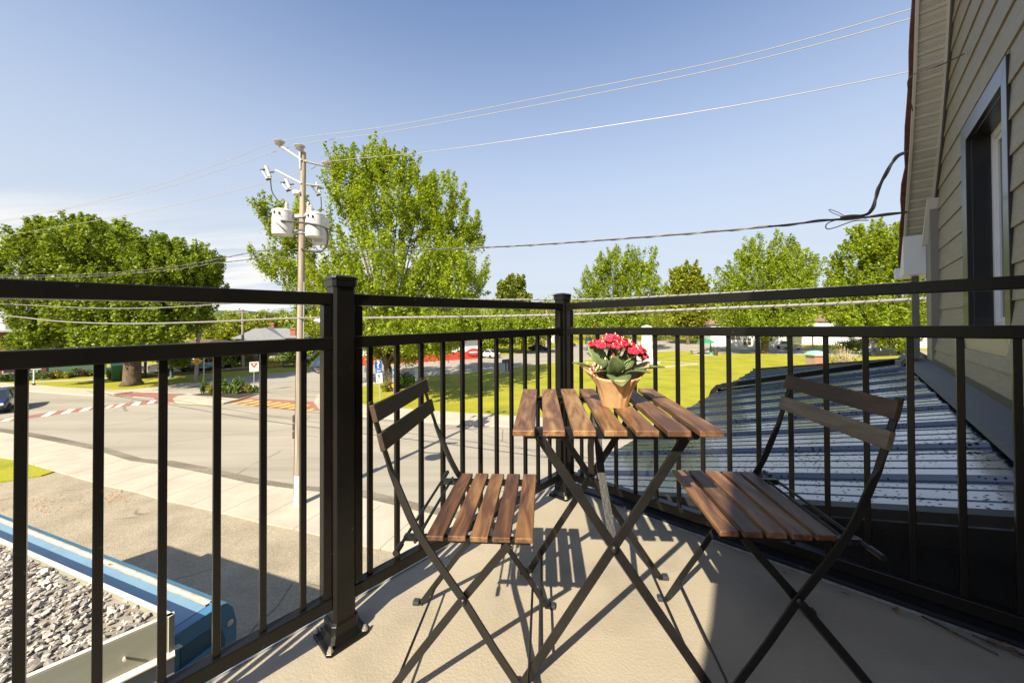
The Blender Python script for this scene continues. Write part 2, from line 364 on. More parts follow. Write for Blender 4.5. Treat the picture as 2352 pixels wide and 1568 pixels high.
m = MB(); m.loft([[HS(RXE - .004, q, rz(RXE, q) - .004) for q in (RY0, yend(RXE))], [HS(RXE - .03, q, rz(RXE, q) - .05) for q in (RY0, yend(RXE))], [HS(RXE - .01, q, rz(RXE, q) - .16) for q in (RY0, yend(RXE))]], closed=False); m.build('eave_trim', mat('white drip edge', (.62, .63, .66), rough=.35), mr_o)
m = MB(); m.loft([[HS(x, yend(x) + a, rz(x, yend(x)) + b) for a, b in ((0, .030), (.09, .030), (.09, -.12), (.07, -.12), (.06, .02), (0, .02))] for x in (RXE - .02, .54)]); m.build('rake_trim', K_flash, mr_o)
# black upstand between balcony floor and roof edge
m = MB()
def bz(x): return DK(x, 1.84, 0).z - 6
xs = [RXE, -1.0, -.5, 0, .645]
m.loft([[HS(x, 1.843, bz(x) - .3), HS(x, 1.843, rz(x, 1.85) - .03), HS(x, 1.856, rz(x, 1.85) - .008), HS(x, 1.875, rz(x, 1.85) - .02), HS(x, 1.875, bz(x) - .3)] for x in xs]); m.build('upstand_panel', K_panel, H)
m = MB(); m.loft([[HS(x, 1.773, bz(x) - .02), HS(x, 1.773, bz(x) + .012), HS(x, 1.782, bz(x) + .018), HS(x, 1.800, bz(x) + .010), HS(x, 1.842, bz(x) + .012), HS(x, 1.842, bz(x) - .02)] for x in (-1.30, -.6, 0, .645)]); m.build('floor_flashing', K_flash, H)
m = MB(); m.loft([[HS(x, 1.76, bz(x) + .0005), HS(x, 1.768, bz(x) + .007), HS(x, 1.7735, bz(x) + .002)] for x in (-1.28, .645)], closed=False); m.build('sealant_bead', mat('grey sealant', (.22, .22, .22), rough=.5, var=.3, scale=30), H)
# walls under the balcony and lean-to
M_side = None
def sidingmat():
    m = bpy.data.materials.new('taupe siding'); m.use_nodes = True; t = m.node_tree; n = t.nodes; l = t.links; b = n['Principled BSDF']
    co = n.new('ShaderNodeTexCoord'); mp1 = n.new('ShaderNodeMapping'); mp1.inputs['Rotation'].default_value = (0, 0, rad(-47)); mp1.inputs['Scale'].default_value = (.5, .5, 5)
    l.new(co.outputs['Object'], mp1.inputs[0])
    n1 = n.new('ShaderNodeTexNoise'); n1.inputs['Scale'].default_value = 9; n1.inputs['Detail'].default_value = 6; n1.inputs['Distortion'].default_value = 1.6; l.new(mp1.outputs[0], n1.inputs['Vector'])
    cr = n.new('ShaderNodeValToRGB'); e = cr.color_ramp.elements; e[0].position = .3; e[0].color = (.215, .182, .122, 1); e[1].position = .7; e[1].color = (.285, .242, .165, 1); l.new(n1.outputs['Fac'], cr.inputs[0]); l.new(cr.outputs[0], b.inputs['Base Color'])
    b.inputs['Roughness'].default_value = .55
    wv = n.new('ShaderNodeMath'); wv.operation = 'MULTIPLY'; l.new(n1.outputs['Fac'], wv.inputs[0]); wv.inputs[1].default_value = 26
    sn = n.new('ShaderNodeMath'); sn.operation = 'SINE'; l.new(wv.outputs[0], sn.inputs[0])
    bu = n.new('ShaderNodeBump'); bu.inputs['Strength'].default_value = .3; bu.inputs['Distance'].default_value = .003; l.new(sn.outputs[0], bu.inputs['Height']); l.new(bu.outputs[0], b.inputs['Normal'])
    return m
M_side = sidingmat()
m = MB()
c = [(-1.22, Y0), (.66, Y0), (.66, 1.70), (-1.22, 1.70)]; m.hexa([HS(a, b, -6) for a, b in c] + [HS(a, b, -1.27) for a, b in c])
c = [(-1.22, 1.88), (.64, 1.88), (.64, 6.5), (-1.22, 8.1)]
m.hexa([HS(a, b, -6) for a, b in c] + [HS(a, b, rz(a, b) - .04) for a, b in c])
m.build('lower_wall', M_side, H)
# gable profile: y -> z (relative eye), symmetric about y=2.1
GP = [(0.0, 4.55), (.9, 4.15), (2.10, 3.55), (2.35, 3.15), (2.57, 2.77), (2.79, 2.25), (3.16, 1.668), (3.52, 1.265), (3.85, .87), (4.10, .605)]
YC = 2.1
def gz(t):
    t = abs(t)
    for (a, za), (b, zb) in zip(GP, GP[1:]):
        if t <= b: return za + (zb - za) * (t - a) / (b - a)
    return GP[-1][1]
def gt(z):
    for (a, za), (b, zb) in zip(GP, GP[1:]):
        if z >= zb: return a + (b - a) * (za - z) / (za - zb)
    return GP[-1][0]
WX = .66; FX = .452; WYE = 3.72      # wall plane, fascia plane, half width of the wall
# window opening
wy0, wy1, wz0, wz1 = 3.296, 4.408, -.21, 1.46
# lap siding: individual courses on the gable wall
m = MB(); ex = .197; zt = 4.6
def tofl(z):  # flare at the foot of the wall
    return 0 if z > .0 else min(.06, (-z) * .12)
ztop = .32 + ex * 22
k = 0; z = ztop
while z > -1.35:
    za, zb = z - ex - .012, z
    half = min(WYE, gt(min(za + .1, 4.5)) + .0) if za > .5 else WYE
    if za > 4.4: z -= ex; continue
    segs = [(YC - half, YC + half, za, zb)]
    if zb > wz0 - .0 and za < wz1 + .0:
        segs = [(YC - half, wy0 + .01, za, zb), (wy1 - .01, YC + half, za, zb)]
        if za < wz0 - .01: segs.append((wy0 + .01, wy1 - .01, za, wz0 + .005))
        if zb > wz1 + .01: segs.append((wy0 + .01, wy1 - .01, wz1 - .005, zb))
    za0, zb0 = za, zb
    for a, b, za, zb in segs:
        if b - a < .02: continue
        xb = WX - .014 - tofl(za); xt = WX - .002 - tofl(zb)
        if za < -.52 and b > 1.9:
            a_, b_ = a, min(b, 1.8)
            if b_ - a_ < .02: continue
            a, b = a_, b_
        P = [HS(xb, a, za), HS(xb, b, za), HS(xt, b, zb), HS(xt, a, zb)]
        Q = [HS(WX + .02, a, za), HS(WX + .02, b, za), HS(WX + .02, b, zb), HS(WX + .02, a, zb)]
        m.add(P + Q, [(0, 1, 2, 3), (0, 4, 5, 1), (1, 5, 6, 2), (3, 2, 6, 7), (0, 3, 7, 4)])
    z -= ex
m.build('siding', M_side, H, bevel=.002)
# solid wall core and back volume, walls of the house behind
m = MB()
poly = [HS(WX + .03, YC - WYE, -6), HS(WX + .03, YC - WYE, .95)] + [HS(WX + .03, YC - t, zz - .08) for t, zz in reversed(GP) if t < 3.6] + [HS(WX + .03, YC + t, zz - .08) for t, zz in GP if 0 < t < 3.6] + [HS(WX + .03, YC + WYE, .95), HS(WX + .03, YC + WYE, -6)]
# split around the window: build core as strips
def core(y0, y1, z0, z1): m.hexa([HS(WX + .03, y0, z0), HS(WX + .2, y0, z0), HS(WX + .2, y1, z0), HS(WX + .03, y1, z0), HS(WX + .03, y0, z1), HS(WX + .2, y0, z1), HS(WX + .2, y1, z1), HS(WX + .03, y1, z1)])
core(YC - WYE, wy0 + .02, -6, .95); core(wy1 - .02, YC + WYE, -6, .95); core(wy0 + .02, wy1 - .02, -6, wz0 + .02)
core(YC - 3.1, wy0 + .02, .95, 1.60); core(wy1 - .02, YC + 3.1, .95, 1.60)
zs = 1.60
while zs < 4.2:
    h_ = gt(zs + .2) - .02; core(YC - h_, YC + h_, zs, zs + .2); zs += .2
m.hexa([HS(WX + .2, YC - WYE, -6), HS(9, YC - WYE, -6), HS(9, YC - WYE + .2, -6), HS(WX + .2, YC - WYE + .2, -6), HS(WX + .2, YC - WYE, .7), HS(9, YC - WYE, .7), HS(9, YC - WYE + .2, .7), HS(WX + .2, YC - WYE + .2, .7)])
m.hexa([HS(WX + .2, YC + WYE - .2, -6), HS(9, YC + WYE - .2, -6), HS(9, YC + WYE, -6), HS(WX + .2, YC + WYE, -6), HS(WX + .2, YC + WYE - .2, .7), HS(9, YC + WYE - .2, .7), HS(9, YC + WYE, .7), HS(WX + .2, YC + WYE, .7)])
m.build('gable_wall', mat('wall sheathing', (.14, .125, .10), rough=.8), H)
# shingled roof over the gable (bell-cast)
M_shing = mat('red brown shingles', (.10, .032, .022), rough=.85, var=.35, scale=22, bump=.6, bscale=60)
prof2 = [(YC - t * .93, zz) for t, zz in reversed(GP)] + [(YC + t, zz) for t, zz in GP[1:]]
def subdiv(pr, n=4):
    out = []
    for (a, za), (b, zb) in zip(pr, pr[1:]):
        for i in range(n): out.append((a + (b - a) * i / n, za + (zb - za) * i / n))
    out.append(pr[-1]); return out
prof3 = subdiv(prof2, 3)
rngr = random.Random(4)
m = MB(); rows = []
def offs(pr, d):
    out = []
    for i, (a, za) in enumerate(pr):
        p0 = pr[max(i - 1, 0)]; p1 = pr[min(i + 1, len(pr) - 1)]; t = Vector((p1[0] - p0[0], p1[1] - p0[1])).normalized(); nn = Vector((-t.y, t.x))
        if nn.y < 0 and abs(a - YC) < .1: nn = -nn
        out.append((a + nn.x * d, za + nn.y * d))
    return out
up = offs(prof3, .055); lo = offs(prof3, .030)
je = [rngr.uniform(-.012, .012) for _ in up]
m.loft([[HS(FX - .035 + je[i], a, z_) for i, (a, z_) in enumerate(up)], [HS(9, a, z_) for a, z_ in up]], closed=False)
m.loft([[HS(FX - .035 + je[i], a, z_) for i, (a, z_) in enumerate(up)], [HS(FX - .03 + je[i], a, z_) for i, (a, z_) in enumerate(lo)], [HS(FX + .02, a, z_) for a, z_ in lo]], closed=False)
m.build('shingle_roof', M_shing, H)
# fascia + soffit following the rake
M_alum = mat('cream aluminium', (.54, .51, .44), rough=.42, var=.04)
M_white = mat('white aluminium', (.70, .70, .69), rough=.4, var=.03)
inn = offs(prof3, 0)
m = MB(); m.loft([[HS(FX - .006, a, z_) for a, z_ in offs(prof3, .032)], [HS(FX - .006, a, z_) for a, z_ in offs(prof3, -.035)], [HS(FX + .012, a, z_) for a, z_ in offs(prof3, -.035)], [HS(FX + .012, a, z_) for a, z_ in offs(prof3, -.012)]], closed=False); m.build('rake_fascia', M_alum, H)
# soffit panels across the overhang with raised ribs
pr4 = offs(prof3, -.012)
m = MB(); L_ = [0]
for (a, za), (b, zb) in zip(pr4, pr4[1:]): L_.append(L_[-1] + math.hypot(b - a, zb - za))
def along(s_):
    for i in range(len(pr4) - 1):
        if s_ <= L_[i + 1]:
            t = (s_ - L_[i]) / (L_[i + 1] - L_[i]); a = pr4[i]; b = pr4[i + 1]
            return (a[0] + (b[0] - a[0]) * t, a[1] + (b[1] - a[1]) * t)
    return pr4[-1]
def nrm(s_):
    a = along(max(s_ - .02, 0)); b = along(min(s_ + .02, L_[-1])); t = Vector((b[0] - a[0], b[1] - a[1])).normalized(); return Vector((-t.y, t.x))
rowa = []; s_ = 0
while s_ < L_[-1]:
    for ds, d in ((0, 0), (.006, -.011), (.022, -.011), (.028, 0), (.060, 0), (.064, .003), (.068, 0), (.098, 0)):
        q = s_ + ds
        if q > L_[-1]: break
        p = along(q); n_ = nrm(q); rowa.append((p[0] + n_.x * d, p[1] + n_.y * d))
    s_ += .106
m.loft([[HS(FX + .012, a, z_) for a, z_ in rowa], [HS(WX - .03, a, z_) for a, z_ in rowa]], closed=False)
sof = m.build('soffit', M_alum, H)
m = MB(); s_ = .03
while s_ < L_[-1] - .1:      # vent slots pressed into the panels
    for dd in (.045, .062, .079):
        p = along(s_ + dd - .0); n_ = nrm(s_ + dd)
        x = FX + .022 + (.006 if int(dd * 1000) % 2 else 0)
        while x < WX - .05:
            q0 = HS(x, p[0] - n_.x * .0015, p[1] - n_.y * .0015); q1 = HS(x + .012, p[0] - n_.x * .0015, p[1] - n_.y * .0015)
            m.bar(q0, q1, .0035, .002, up=(0, 0, 1)); x += .0185
    s_ += .106
m.build('vent_slot', mat('vent slots', (.20, .185, .16), rough=.7), sof, kind='stuff')
m = MB(); m.loft([[HS(WX - .034, a, z_) for a, z_ in offs(prof3, -.012)], [HS(WX - .034, a, z_) for a, z_ in offs(prof3, -.040)], [HS(WX - .002, a, z_) for a, z_ in offs(prof3, -.046)]], closed=False); m.build('soffit_trim', M_alum, H)
m = MB(); m.loft([[HS(WX - .022, a, z_) for a, z_ in offs(prof3, -.040)], [HS(WX - .022, a, z_) for a, z_ in offs(prof3, -.105)], [HS(WX, a, z_) for a, z_ in offs(prof3, -.105)]], closed=False); m.build('frieze_board', mat('dark frieze', (.05, .045, .038), rough=.6), H)
# eave box at the foot of the rake
m = MB(); ye = YC + 4.10
c = [(FX - .02, ye - .42), (WX + .02, ye - .42), (WX + .02, ye - .01), (FX - .02, ye - .01)]
m.hexa([HS(a, b, .50) for a, b in c] + [HS(a, b, .50 + (.42 if b < ye - .2 else .04)) for a, b in c]); m.build('eave_return', M_white, H, bevel=.003)
m = MB(); c = [(FX - .06, ye - .03), (9, ye - .03), (9, ye + .10), (FX - .06, ye + .10)]; m.hexa([HS(a, b, .50) for a, b in c] + [HS(a, b, .62) for a, b in c]); m.build('gutter', M_white, H, bevel=.006)
# corner board (projecting) with slanted cap trim
m = MB(); M_corner = mat('warm grey trim', (.20, .185, .155), rough=.45, var=.03)
c = [(.595, 5.50), (.67, 5.50), (.67, 5.80), (.595, 5.80)]
m.hexa([HS(a, b, rz(a, b) - .05) for a, b in c] + [HS(a, b, 1.22) for a, b in c]); m.build('corner_board', M_corner, H, bevel=.003)
m = MB(); m.hexa([HS(.55, 5.60, .78), HS(.60, 5.60, .78), HS(.60, 5.66, .78), HS(.55, 5.66, .78), HS(.580, 5.47, 1.22), HS(.66, 5.47, 1.22), HS(.66, 5.53, 1.22), HS(.580, 5.53, 1.22)]); m.build('corner_cap', M_alum, H, bevel=.002)
# window: deep black box frame, white sash, dark glass
K_frame = mat('black window cladding', (.012, .013, .016), rough=.3, var=.1, coat=.25)
def ring(mb_, y0, y1, z0, z1, y2, y3, z2, z3, xa, xb):  # outer y0..y1,z0..z1  inner y2..y3,z2..z3
    O = [(y0, z0), (y1, z0), (y1, z1), (y0, z1)]; I = [(y2, z2), (y3, z2), (y3, z3), (y2, z3)]
    for i in range(4):
        j = (i + 1) % 4
        P = [O[i], O[j], I[j], I[i]]
        mb_.hexa([HS(xa, *q) for q in P] + [HS(xb, *q) for q in P])
m = MB(); ring(m, wy0, wy1, wz0, wz1, wy0 + .096, wy1 - .156, wz0 + .15, wz1 - .12, .640, .668)
ring(m, wy0 + .080, wy1 - .140, wz0 + .13, wz1 - .10, wy0 + .0965, wy1 - .1565, wz0 + .1505, wz1 - .1205, .6665, .80)
win = m.build('window', K_frame, H, bevel=.002)
iy0, iy1, iz0, iz1 = wy0 + .0965, wy1 - .1565, wz0 + .1505, wz1 - .1205
m = MB(); ring(m, iy0 + .001, iy1 - .001, iz0 + .001, iz1 - .001, iy0 + .05, iy1 - .05, iz0 + .05, iz1 - .05, .7555, .80)
ring(m, iy0 + .051, iy1 - .051, iz0 + .051, iz1 - .051, iy0 + .085, iy1 - .085, iz0 + .085, iz1 - .085, .768, .79); m.build('sash', M_white, win, bevel=.002)
g = bpy.data.materials.new('window glass'); g.use_nodes = True; b_ = g.node_tree.nodes['Principled BSDF']; b_.inputs['Base Color'].default_value = (.012, .012, .016, 1); b_.inputs['Roughness'].default_value = .04; b_.inputs['Specular IOR Level'].default_value = .7
M_glass = g
m = MB(); m.hexa([HS(.779, iy0 + .08, iz0 + .08), HS(.783, iy0 + .08, iz0 + .08), HS(.783, iy1 - .08, iz0 + .08), HS(.779, iy1 - .08, iz0 + .08), HS(.779, iy0 + .08, iz1 - .08), HS(.783, iy0 + .08, iz1 - .08), HS(.783, iy1 - .08, iz1 - .08), HS(.779, iy1 - .08, iz1 - .08)]); m.build('pane', M_glass, win)
# flashing between wall and roof
m = MB(); ys = [1.88, 3, 4.5, 5.5, 6.9]
m.loft([[HS(.455, y_, rz(.455, y_) + .034), HS(.470, y_, rz(.47, y_) + .046), HS(.592, y_, rz(.60, y_) + .078), HS(.600, y_, rz(.60, y_) + .12)] for y_ in ys], closed=False)
m.build('wall_flashing', K_flash, H)
# downspout: ribbed duct down the corner and across the roof
K_duct = mat('brown grey duct', (.15, .14, .125), rough=.4, coat=.2, var=.08)
def duct(pts, w_, h_, mat_, name, ups):
    m = MB(); rings = []
    n_ = len(pts)
    for i, p in enumerate(pts):
        t = (pts[min(i + 1, n_ - 1)] - pts[max(i - 1, 0)]).normalized(); u_ = Vector(ups[i]); s2 = t.cross(u_).normalized(); u2 = s2.cross(t).normalized()
        r = []
        for a in (-1, 1):
            for k_ in range(5):
                f_ = -1 + 2 * k_ / 4; d_ = .88 if k_ % 2 else 1.0
                r.append(p + s2 * (w_ / 2 * f_ * (-a)) + u2 * (h_ / 2 * a * d_))
        rings.append(r)
    m.loft(rings); return m.build(name, mat_, H)
p0 = HS(.54, 6.07, .56); p1 = HS(.54, 6.07, -.36)
duct([p0, HS(.54, 6.07, .40), HS(.54, 6.05, .30), p1], .075, .055, K_duct, 'downspout', [XD] * 4)
bend = [HS(.54, 6.07, -.34), HS(.535, 6.07, -.40), HS(.50, 6.09, -.455), HS(.44, 6.12, -.49), HS(.36, 6.16, rz(.36, 6.1) + .072)]
duct(bend, .078, .058, K_duct, 'downspout_elbow', [XD, XD * .9 + Vector((0, 0, -.3)), XD * .6 + Vector((0, 0, .8)), Vector((0, 0, 1)), Vector((0, 0, 1))])
K_pipe = mat('black pipe', (.006, .0065, .008), rough=.38, spec=.3)
q0 = HS(.38, 6.15, rz(.38, 6.15) + .070); q1 = HS(-1.36, 5.96, rz(-1.36, 5.96) + .070)
duct([q0, q0 * .5 + q1 * .5, q1], .085, .06, K_pipe, 'roof_pipe', [Vector((0, 0, 1))] * 3)
duct([q1, q1 + (q1 - q0).normalized() * .06 + Vector((0, 0, -.01)), q1 + (q1 - q0).normalized() * .13 + Vector((0, 0, -.06)), q1 + (q1 - q0).normalized() * .16 + Vector((0, 0, -.14)), q1 + (q1 - q0).normalized() * .16 + Vector((0, 0, -.24))], .088, .062, K_pipe, 'pipe_elbow', [Vector((0, 0, 1)), Vector((.2, .1, 1)), (q1 - q0).normalized() * .6 + Vector((0, 0, .6)), (q1 - q0).normalized(), (q1 - q0).normalized()])
# leaf litter and twigs at the foot of the upstand
M_dead = mat('dead leaf', (.20, .115, .05), rough=.8, var=.4, scale=40, island=.3)
rl = random.Random(8)
spots = [(.30, 1.748, .035), (.335, 1.742, .030), (.10, 1.735, .022), (-.28, 1.735, .028), (-.19, 1.71, .016), (.22, 1.72, .015), (-.02, 1.72, .014)]
for i, (x, y_, s0) in enumerate(spots):
    m = MB(); a0 = rl.uniform(0, 3.1); P = []
    for k_ in range(8):
        g_ = k_ / 8 * 2 * math.pi; rr = s0 * (1 if k_ % 2 == 0 else .7); P.append(DK(x + rr * .9 * math.cos(g_) * math.cos(a0) - rr * .4 * math.sin(g_) * math.sin(a0), y_ + rr * .9 * math.cos(g_) * math.sin(a0) * .6 + rr * .3 * math.sin(g_), .004 + rl.uniform(0, .012)))
    P.append(DK(x, y_, .012)); m.add(P, [(k_, (k_ + 1) % 8, 8) for k_ in range(8)])
    lab = ['largest curled dead leaf on the balcony floor at the far right', 'brown dead leaf touching the largest curled leaf at the far right', 'small dead leaf by the flashing behind the right chair leg', 'pale dead leaf on the floor under the right chair seat', 'tiny leaf scrap on the floor below the right chair seat', 'small brown leaf scrap left of the largest curled leaf', 'tiny leaf crumb beside the black flashing right of the right chair'][i]
    tag(m.build('dead_leaf', M_dead, loc=DK(x, y_, 0)), lab, 'leaf', 'dead leaves on the balcony floor')
for i, (a, b, lab) in enumerate([((.16, 1.757), (.30, 1.700), 'thin black twig lying across the floor near the black flashing'), ((.26, 1.752), (.40, 1.738), 'black twig under the largest curled dead leaf')]):
    m = MB(); m.tube([DK(*a, .006), DK((a[0] + b[0]) / 2, (a[1] + b[1]) / 2 - .008, .009), DK(*b, .005)], .0025, 5)
    tag(m.build('twig', K_iron, loc=DK(*a, 0)), lab, 'twig', 'twigs on the balcony floor')
# ================================================================== CHAIRS, TABLE
tiltq = Matrix(((1, 0, .0), (0, 1, 0), (.01496, .00162, 1)))
def place_rot(yaw):
    zax = Vector((-.01496, -.00162, 1)).normalized(); xax = Vector((math.cos(yaw), math.sin(yaw), 0)); xax = (xax - zax * xax.dot(zax)).normalized(); yax = zax.cross(xax)
    return Matrix((xax, yax, zax)).transposed().to_euler()
def floor_at(x, y, z=0): return Vector((x, y, 5.025 + .01496 * x + .00162 * y + z))
def flat(mb_, pts, y0, wi, th):
    """flat bar following pts (x,z) at y0. wi: in-plane width list, th: thickness along y list"""
    rings = []; n_ = len(pts)
    for i, (x, z) in enumerate(pts):
        a = pts[max(i - 1, 0)]; b = pts[min(i + 1, n_ - 1)]; t = Vector((b[0] - a[0], 0, b[1] - a[1])).normalized(); s_ = Vector((t.z, 0, -t.x))
        w_ = wi[i] / 2; h_ = th[i] / 2; p = Vector((x, y0, z)); Y = Vector((0, 1, 0))
        rings.append([p - s_ * w_ - Y * h_, p + s_ * w_ - Y * h_, p + s_ * w_ + Y * h_, p - s_ * w_ + Y * h_])
    mb_.loft(rings)
def make_chair(label, loc, yaw, mats):
    T = thing('folding_chair', label, 'chair', loc, place_rot(yaw), 'folding bistro chairs')
    def B(m, name, mt, **k): return m.build(name, mt, k.pop('parent', T), world=False, **k)
    m = MB(); rs = random.Random(3)
    for k in range(5):
        x = -.115 + .0548 * k; m.box((x, rs.uniform(-.003, .003), .449), (.044, .372, .013))
    B(m, 'seat', mats[0], bevel=.0022)
    for nm, x, z, mt in (('backrest_slat', -.2665, .757, mats[1]), ('backrest_slat', -.2485, .687, mats[2])):
        m = MB(); ax = (Vector((.97, 0, .24)), Vector((0, 1, 0)), Vector((-.24, 0, .97))); m.box((x + .008, 0, z), (.014, .405, .044), ax); B(m, nm, mt, bevel=.002)
    A = [(.150, .006), (.10, .086), (.03, .188), (-.045, .305), (-.11, .395), (-.152, .458), (-.174, .500), (-.193, .545), (-.212, .592), (-.222, .615), (-.229, .64), (-.238, .667), (-.258, .735), (-.272, .785)]
    wi = [.019] * 8 + [.016, .009, .005, .005, .005, .005]; th = [.005] * 8 + [.007, .014, .019, .019, .019, .019]
    Bp = [(.068, .436), (-.045, .303), (-.17, .148), (-.280, .006)]
    for sy in (-1, 1):
        m = MB(); flat(m, A, sy * .190, wi, th)
        m.box((.160, sy * .190, .004), (.026, .018, .005)); o = B(m, 'long_leg', K_iron, bevel=.001)
        m = MB(); m.box((.172, sy * .190, .007), (.022, .022, .014)); B(m, 'foot_cap', K_rubber, parent=o, bevel=.003)
        m = MB(); flat(m, Bp, sy * .178, [.019] * 4, [.005] * 4); m.box((-.289, sy * .178, .004), (.026, .018, .005)); o = B(m, 'short_leg', K_iron, bevel=.001)
        m = MB(); m.box((-.300, sy * .178, .007), (.022, .022, .014)); B(m, 'foot_cap', K_rubber, parent=o, bevel=.003)
        m = MB(); m.bar((-.200, sy * .160, .434), (.118, sy * .160, .434), .004, .018); m.bar((-.200, sy * .164, .441), (.118, sy * .164, .441), .016, .003); B(m, 'seat_rail', K_iron)
        m = MB(); Yv = Vector((0, sy, 0)); ax = (Vector((1, 0, 0)), Vector((0, 0, 1)), Yv)
        m.lathe([(.0085, .0), (.0085, .003), (.005, .006), (.001, .0075)], Vector((-.045, sy * .1935, .304)), 12, ax); B(m, 'rivet', K_iron, smooth=True); m = MB()
        m.lathe([(.007, -.003), (.007, .004), (.001, .006)], Vector((.058, sy * .168, .431)), 10, ax)
        B(m, 'rivet', K_iron, smooth=True)
    m = MB(); m.tube([(-.196, -.225, .438), (-.196, .225, .438)], .0042, 8); m.tube([(-.196, -.232, .438), (-.196, -.196, .438)], .0072, 10); m.tube([(-.196, .196, .438), (-.196, .232, .438)], .0072, 10); B(m, 'rear_rod', K_iron)
    m = MB(); m.tube([(-.165, -.186, .438), (-.165, .186, .438)], .0042, 8); B(m, 'rear_rod', K_iron)
    for x, z, r in ((.106, .062, .190), (-.235, .052, .178), (.050, .425, .178)):
        m = MB(); m.tube([(x, -r, z), (x, r, z)], .004, 8); B(m, 'cross_rod', K_iron)
    return T
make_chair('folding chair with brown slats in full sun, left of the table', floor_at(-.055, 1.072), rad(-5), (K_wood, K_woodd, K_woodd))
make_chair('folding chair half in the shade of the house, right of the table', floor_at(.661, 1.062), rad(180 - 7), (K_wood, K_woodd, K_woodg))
# table
T = thing('folding_table', 'square folding bistro table with seven wooden slats, flower pot on top', 'table', floor_at(.2885, 1.182), place_rot(rad(-4.5)))
m = MB()
for k in range(7): m.box((-.2285 + .0762 * k, 0, .6955), (.056, .568, .015))
m.build('table_top', woodmat('honey acacia wood', (.075, .033, .016), (.17, .082, .036), (.33, .19, .08)), T, world=False, bevel=.0022)
for y_ in (-.215, .215):
    m = MB(); m.add([(-.245, y_ - .002, .687), (.245, y_ - .002, .687), (.222, y_ - .002, .661), (-.222, y_ - .002, .661), (-.245, y_ + .002, .687), (.245, y_ + .002, .687), (.222, y_ + .002, .661), (-.222, y_ + .002, .661)], [(0, 1, 2, 3), (7, 6, 5, 4), (0, 4, 5, 1), (1, 5, 6, 2), (2, 6, 7, 3), (3, 7, 4, 0)])
    m.box((0, y_ + (.009 if y_ < 0 else -.009), .686), (.488, .02, .003)); m.build('top_rail', K_iron, T, world=False)
    for d, o_ in ((1, .006), (-1, .0)):
        yo = y_ + (o_ + .004) * (1 if y_ < 0 else -1) - (.008 if y_ < 0 else -.008)
        m = MB(); flat(m, [(-.197 * d, .675), (0, .377), (.245 * d, .008)], yo, [.024] * 3, [.006] * 3); m.box((.256 * d, yo, .004), (.03, .02, .006)); lg = m.build('leg', K_iron, T, world=False, bevel=.001)
        m = MB(); m.box((.268 * d, yo, .008), (.022, .024, .015)); m.build('foot_cap', K_rubber, lg, world=False, bevel=.003)
    m = MB(); ax = (Vector((1, 0, 0)), Vector((0, 0, 1)), Vector((0, -1, 0))); m.lathe([(.010, 0), (.010, .003), (.006, .008), (.001, .0095)], Vector((0, y_ - .011, .378)), 14, ax); m.build('rivet', K_iron, T, world=False, smooth=True); m = MB()
    m.lathe([(.008, 0), (.008, .003), (.001, .006)], Vector((-.192, y_ - .011, .668)), 12, ax); m.build('rivet', K_iron, T, world=False, smooth=True)
    sgn = -1 if y_ < 0 else 1
    m = MB(); m.bar((0, .203 * sgn, .392), (-.012, .11 * sgn, .53), .022, .005, up=(0, -sgn * .8, -.5)); m.bar((-.012, .11 * sgn, .53), (-.01, .015 * sgn, .682), .022, .005, up=(0, -sgn * .8, -.5)); m.build('brace', K_iron, T, world=False)
for x_, z_ in ((-.195, .082), (.195, .082)):
    m = MB(); m.tube([(x_, -.21, z_), (x_, .21, z_)], .0045, 8); m.build('cross_rod', K_iron, T, world=False)
for x_ in (0,):
    m = MB(); m.tube([(x_ - .01, -.02, .680), (x_ - .01, .02, .680)], .006, 8); m.build('hinge', K_iron, T, world=False)
# ================================================================== POTTED FLOWERS
PC = at(1412, 936, 1.165); PZ = floor_at(PC.x, PC.y).z + .7035
pl = thing('potted_plant', 'red flowering plant in a kraft paper wrapped pot on the table', 'plant', (PC.x, PC.y, PZ))
K_paper = mat('kraft paper', (.50, .295, .14), rough=.6, var=.16, scale=26, stretch=(1, 1, .25), bump=.35, bscale=45, spec=.4)
rp = random.Random(11)
m = MB(); n_ = 84; rings = []
ang_w = lambda g: .5 + .5 * math.cos(g)
for j in range(13):
    t = j / 12; ring_ = []
    for k in range(n_):
        g = 2 * math.pi * k / n_
        # pointed paper tips to the left and right, lower front
        tip = max(0, math.cos(g - rad(8))) ** 6 * .62 + max(0, math.cos(g - rad(172))) ** 6 * .55 + max(0, math.cos(g - rad(80))) ** 6 * .4
        hh = .092 + .074 * tip
        r = .041 + .026 * t + (.075 * tip + .010) * max(0, t - .45) ** 1.4 * 1.9
        r *= 1 + (.055 * abs(math.sin(g * 5.5 + 1.2 * math.sin(g * 3))) ** .5 + .022 * math.sin(g * 17 + 1)) * min(1, t * 2.5)
        ring_.append(Vector((math.cos(g) * r, math.sin(g) * r, hh * t)))
    rings.append(ring_)
rings_in = [[Vector((p.x * .965, p.y * .965, p.z + .0006)) for p in r_] for r_ in reversed(rings[3:])]
m.loft(rings + rings_in, caps=False); wrap = m.build('paper_wrap', K_paper, pl, world=False, smooth=True)
m = MB(); m.lathe([(.0385, .002), (.058, .078), (.052, .080), (.001, .082)], (0, 0, 0), 24); m.build('pot', mat('dark plastic pot', (.02, .022, .03), rough=.5), pl, world=False)
M_kleaf = mat('succulent leaf', (.10, .135, .05), rough=.5, var=.45, scale=22, spec=.6, island=.15, bump=.15, bscale=80)
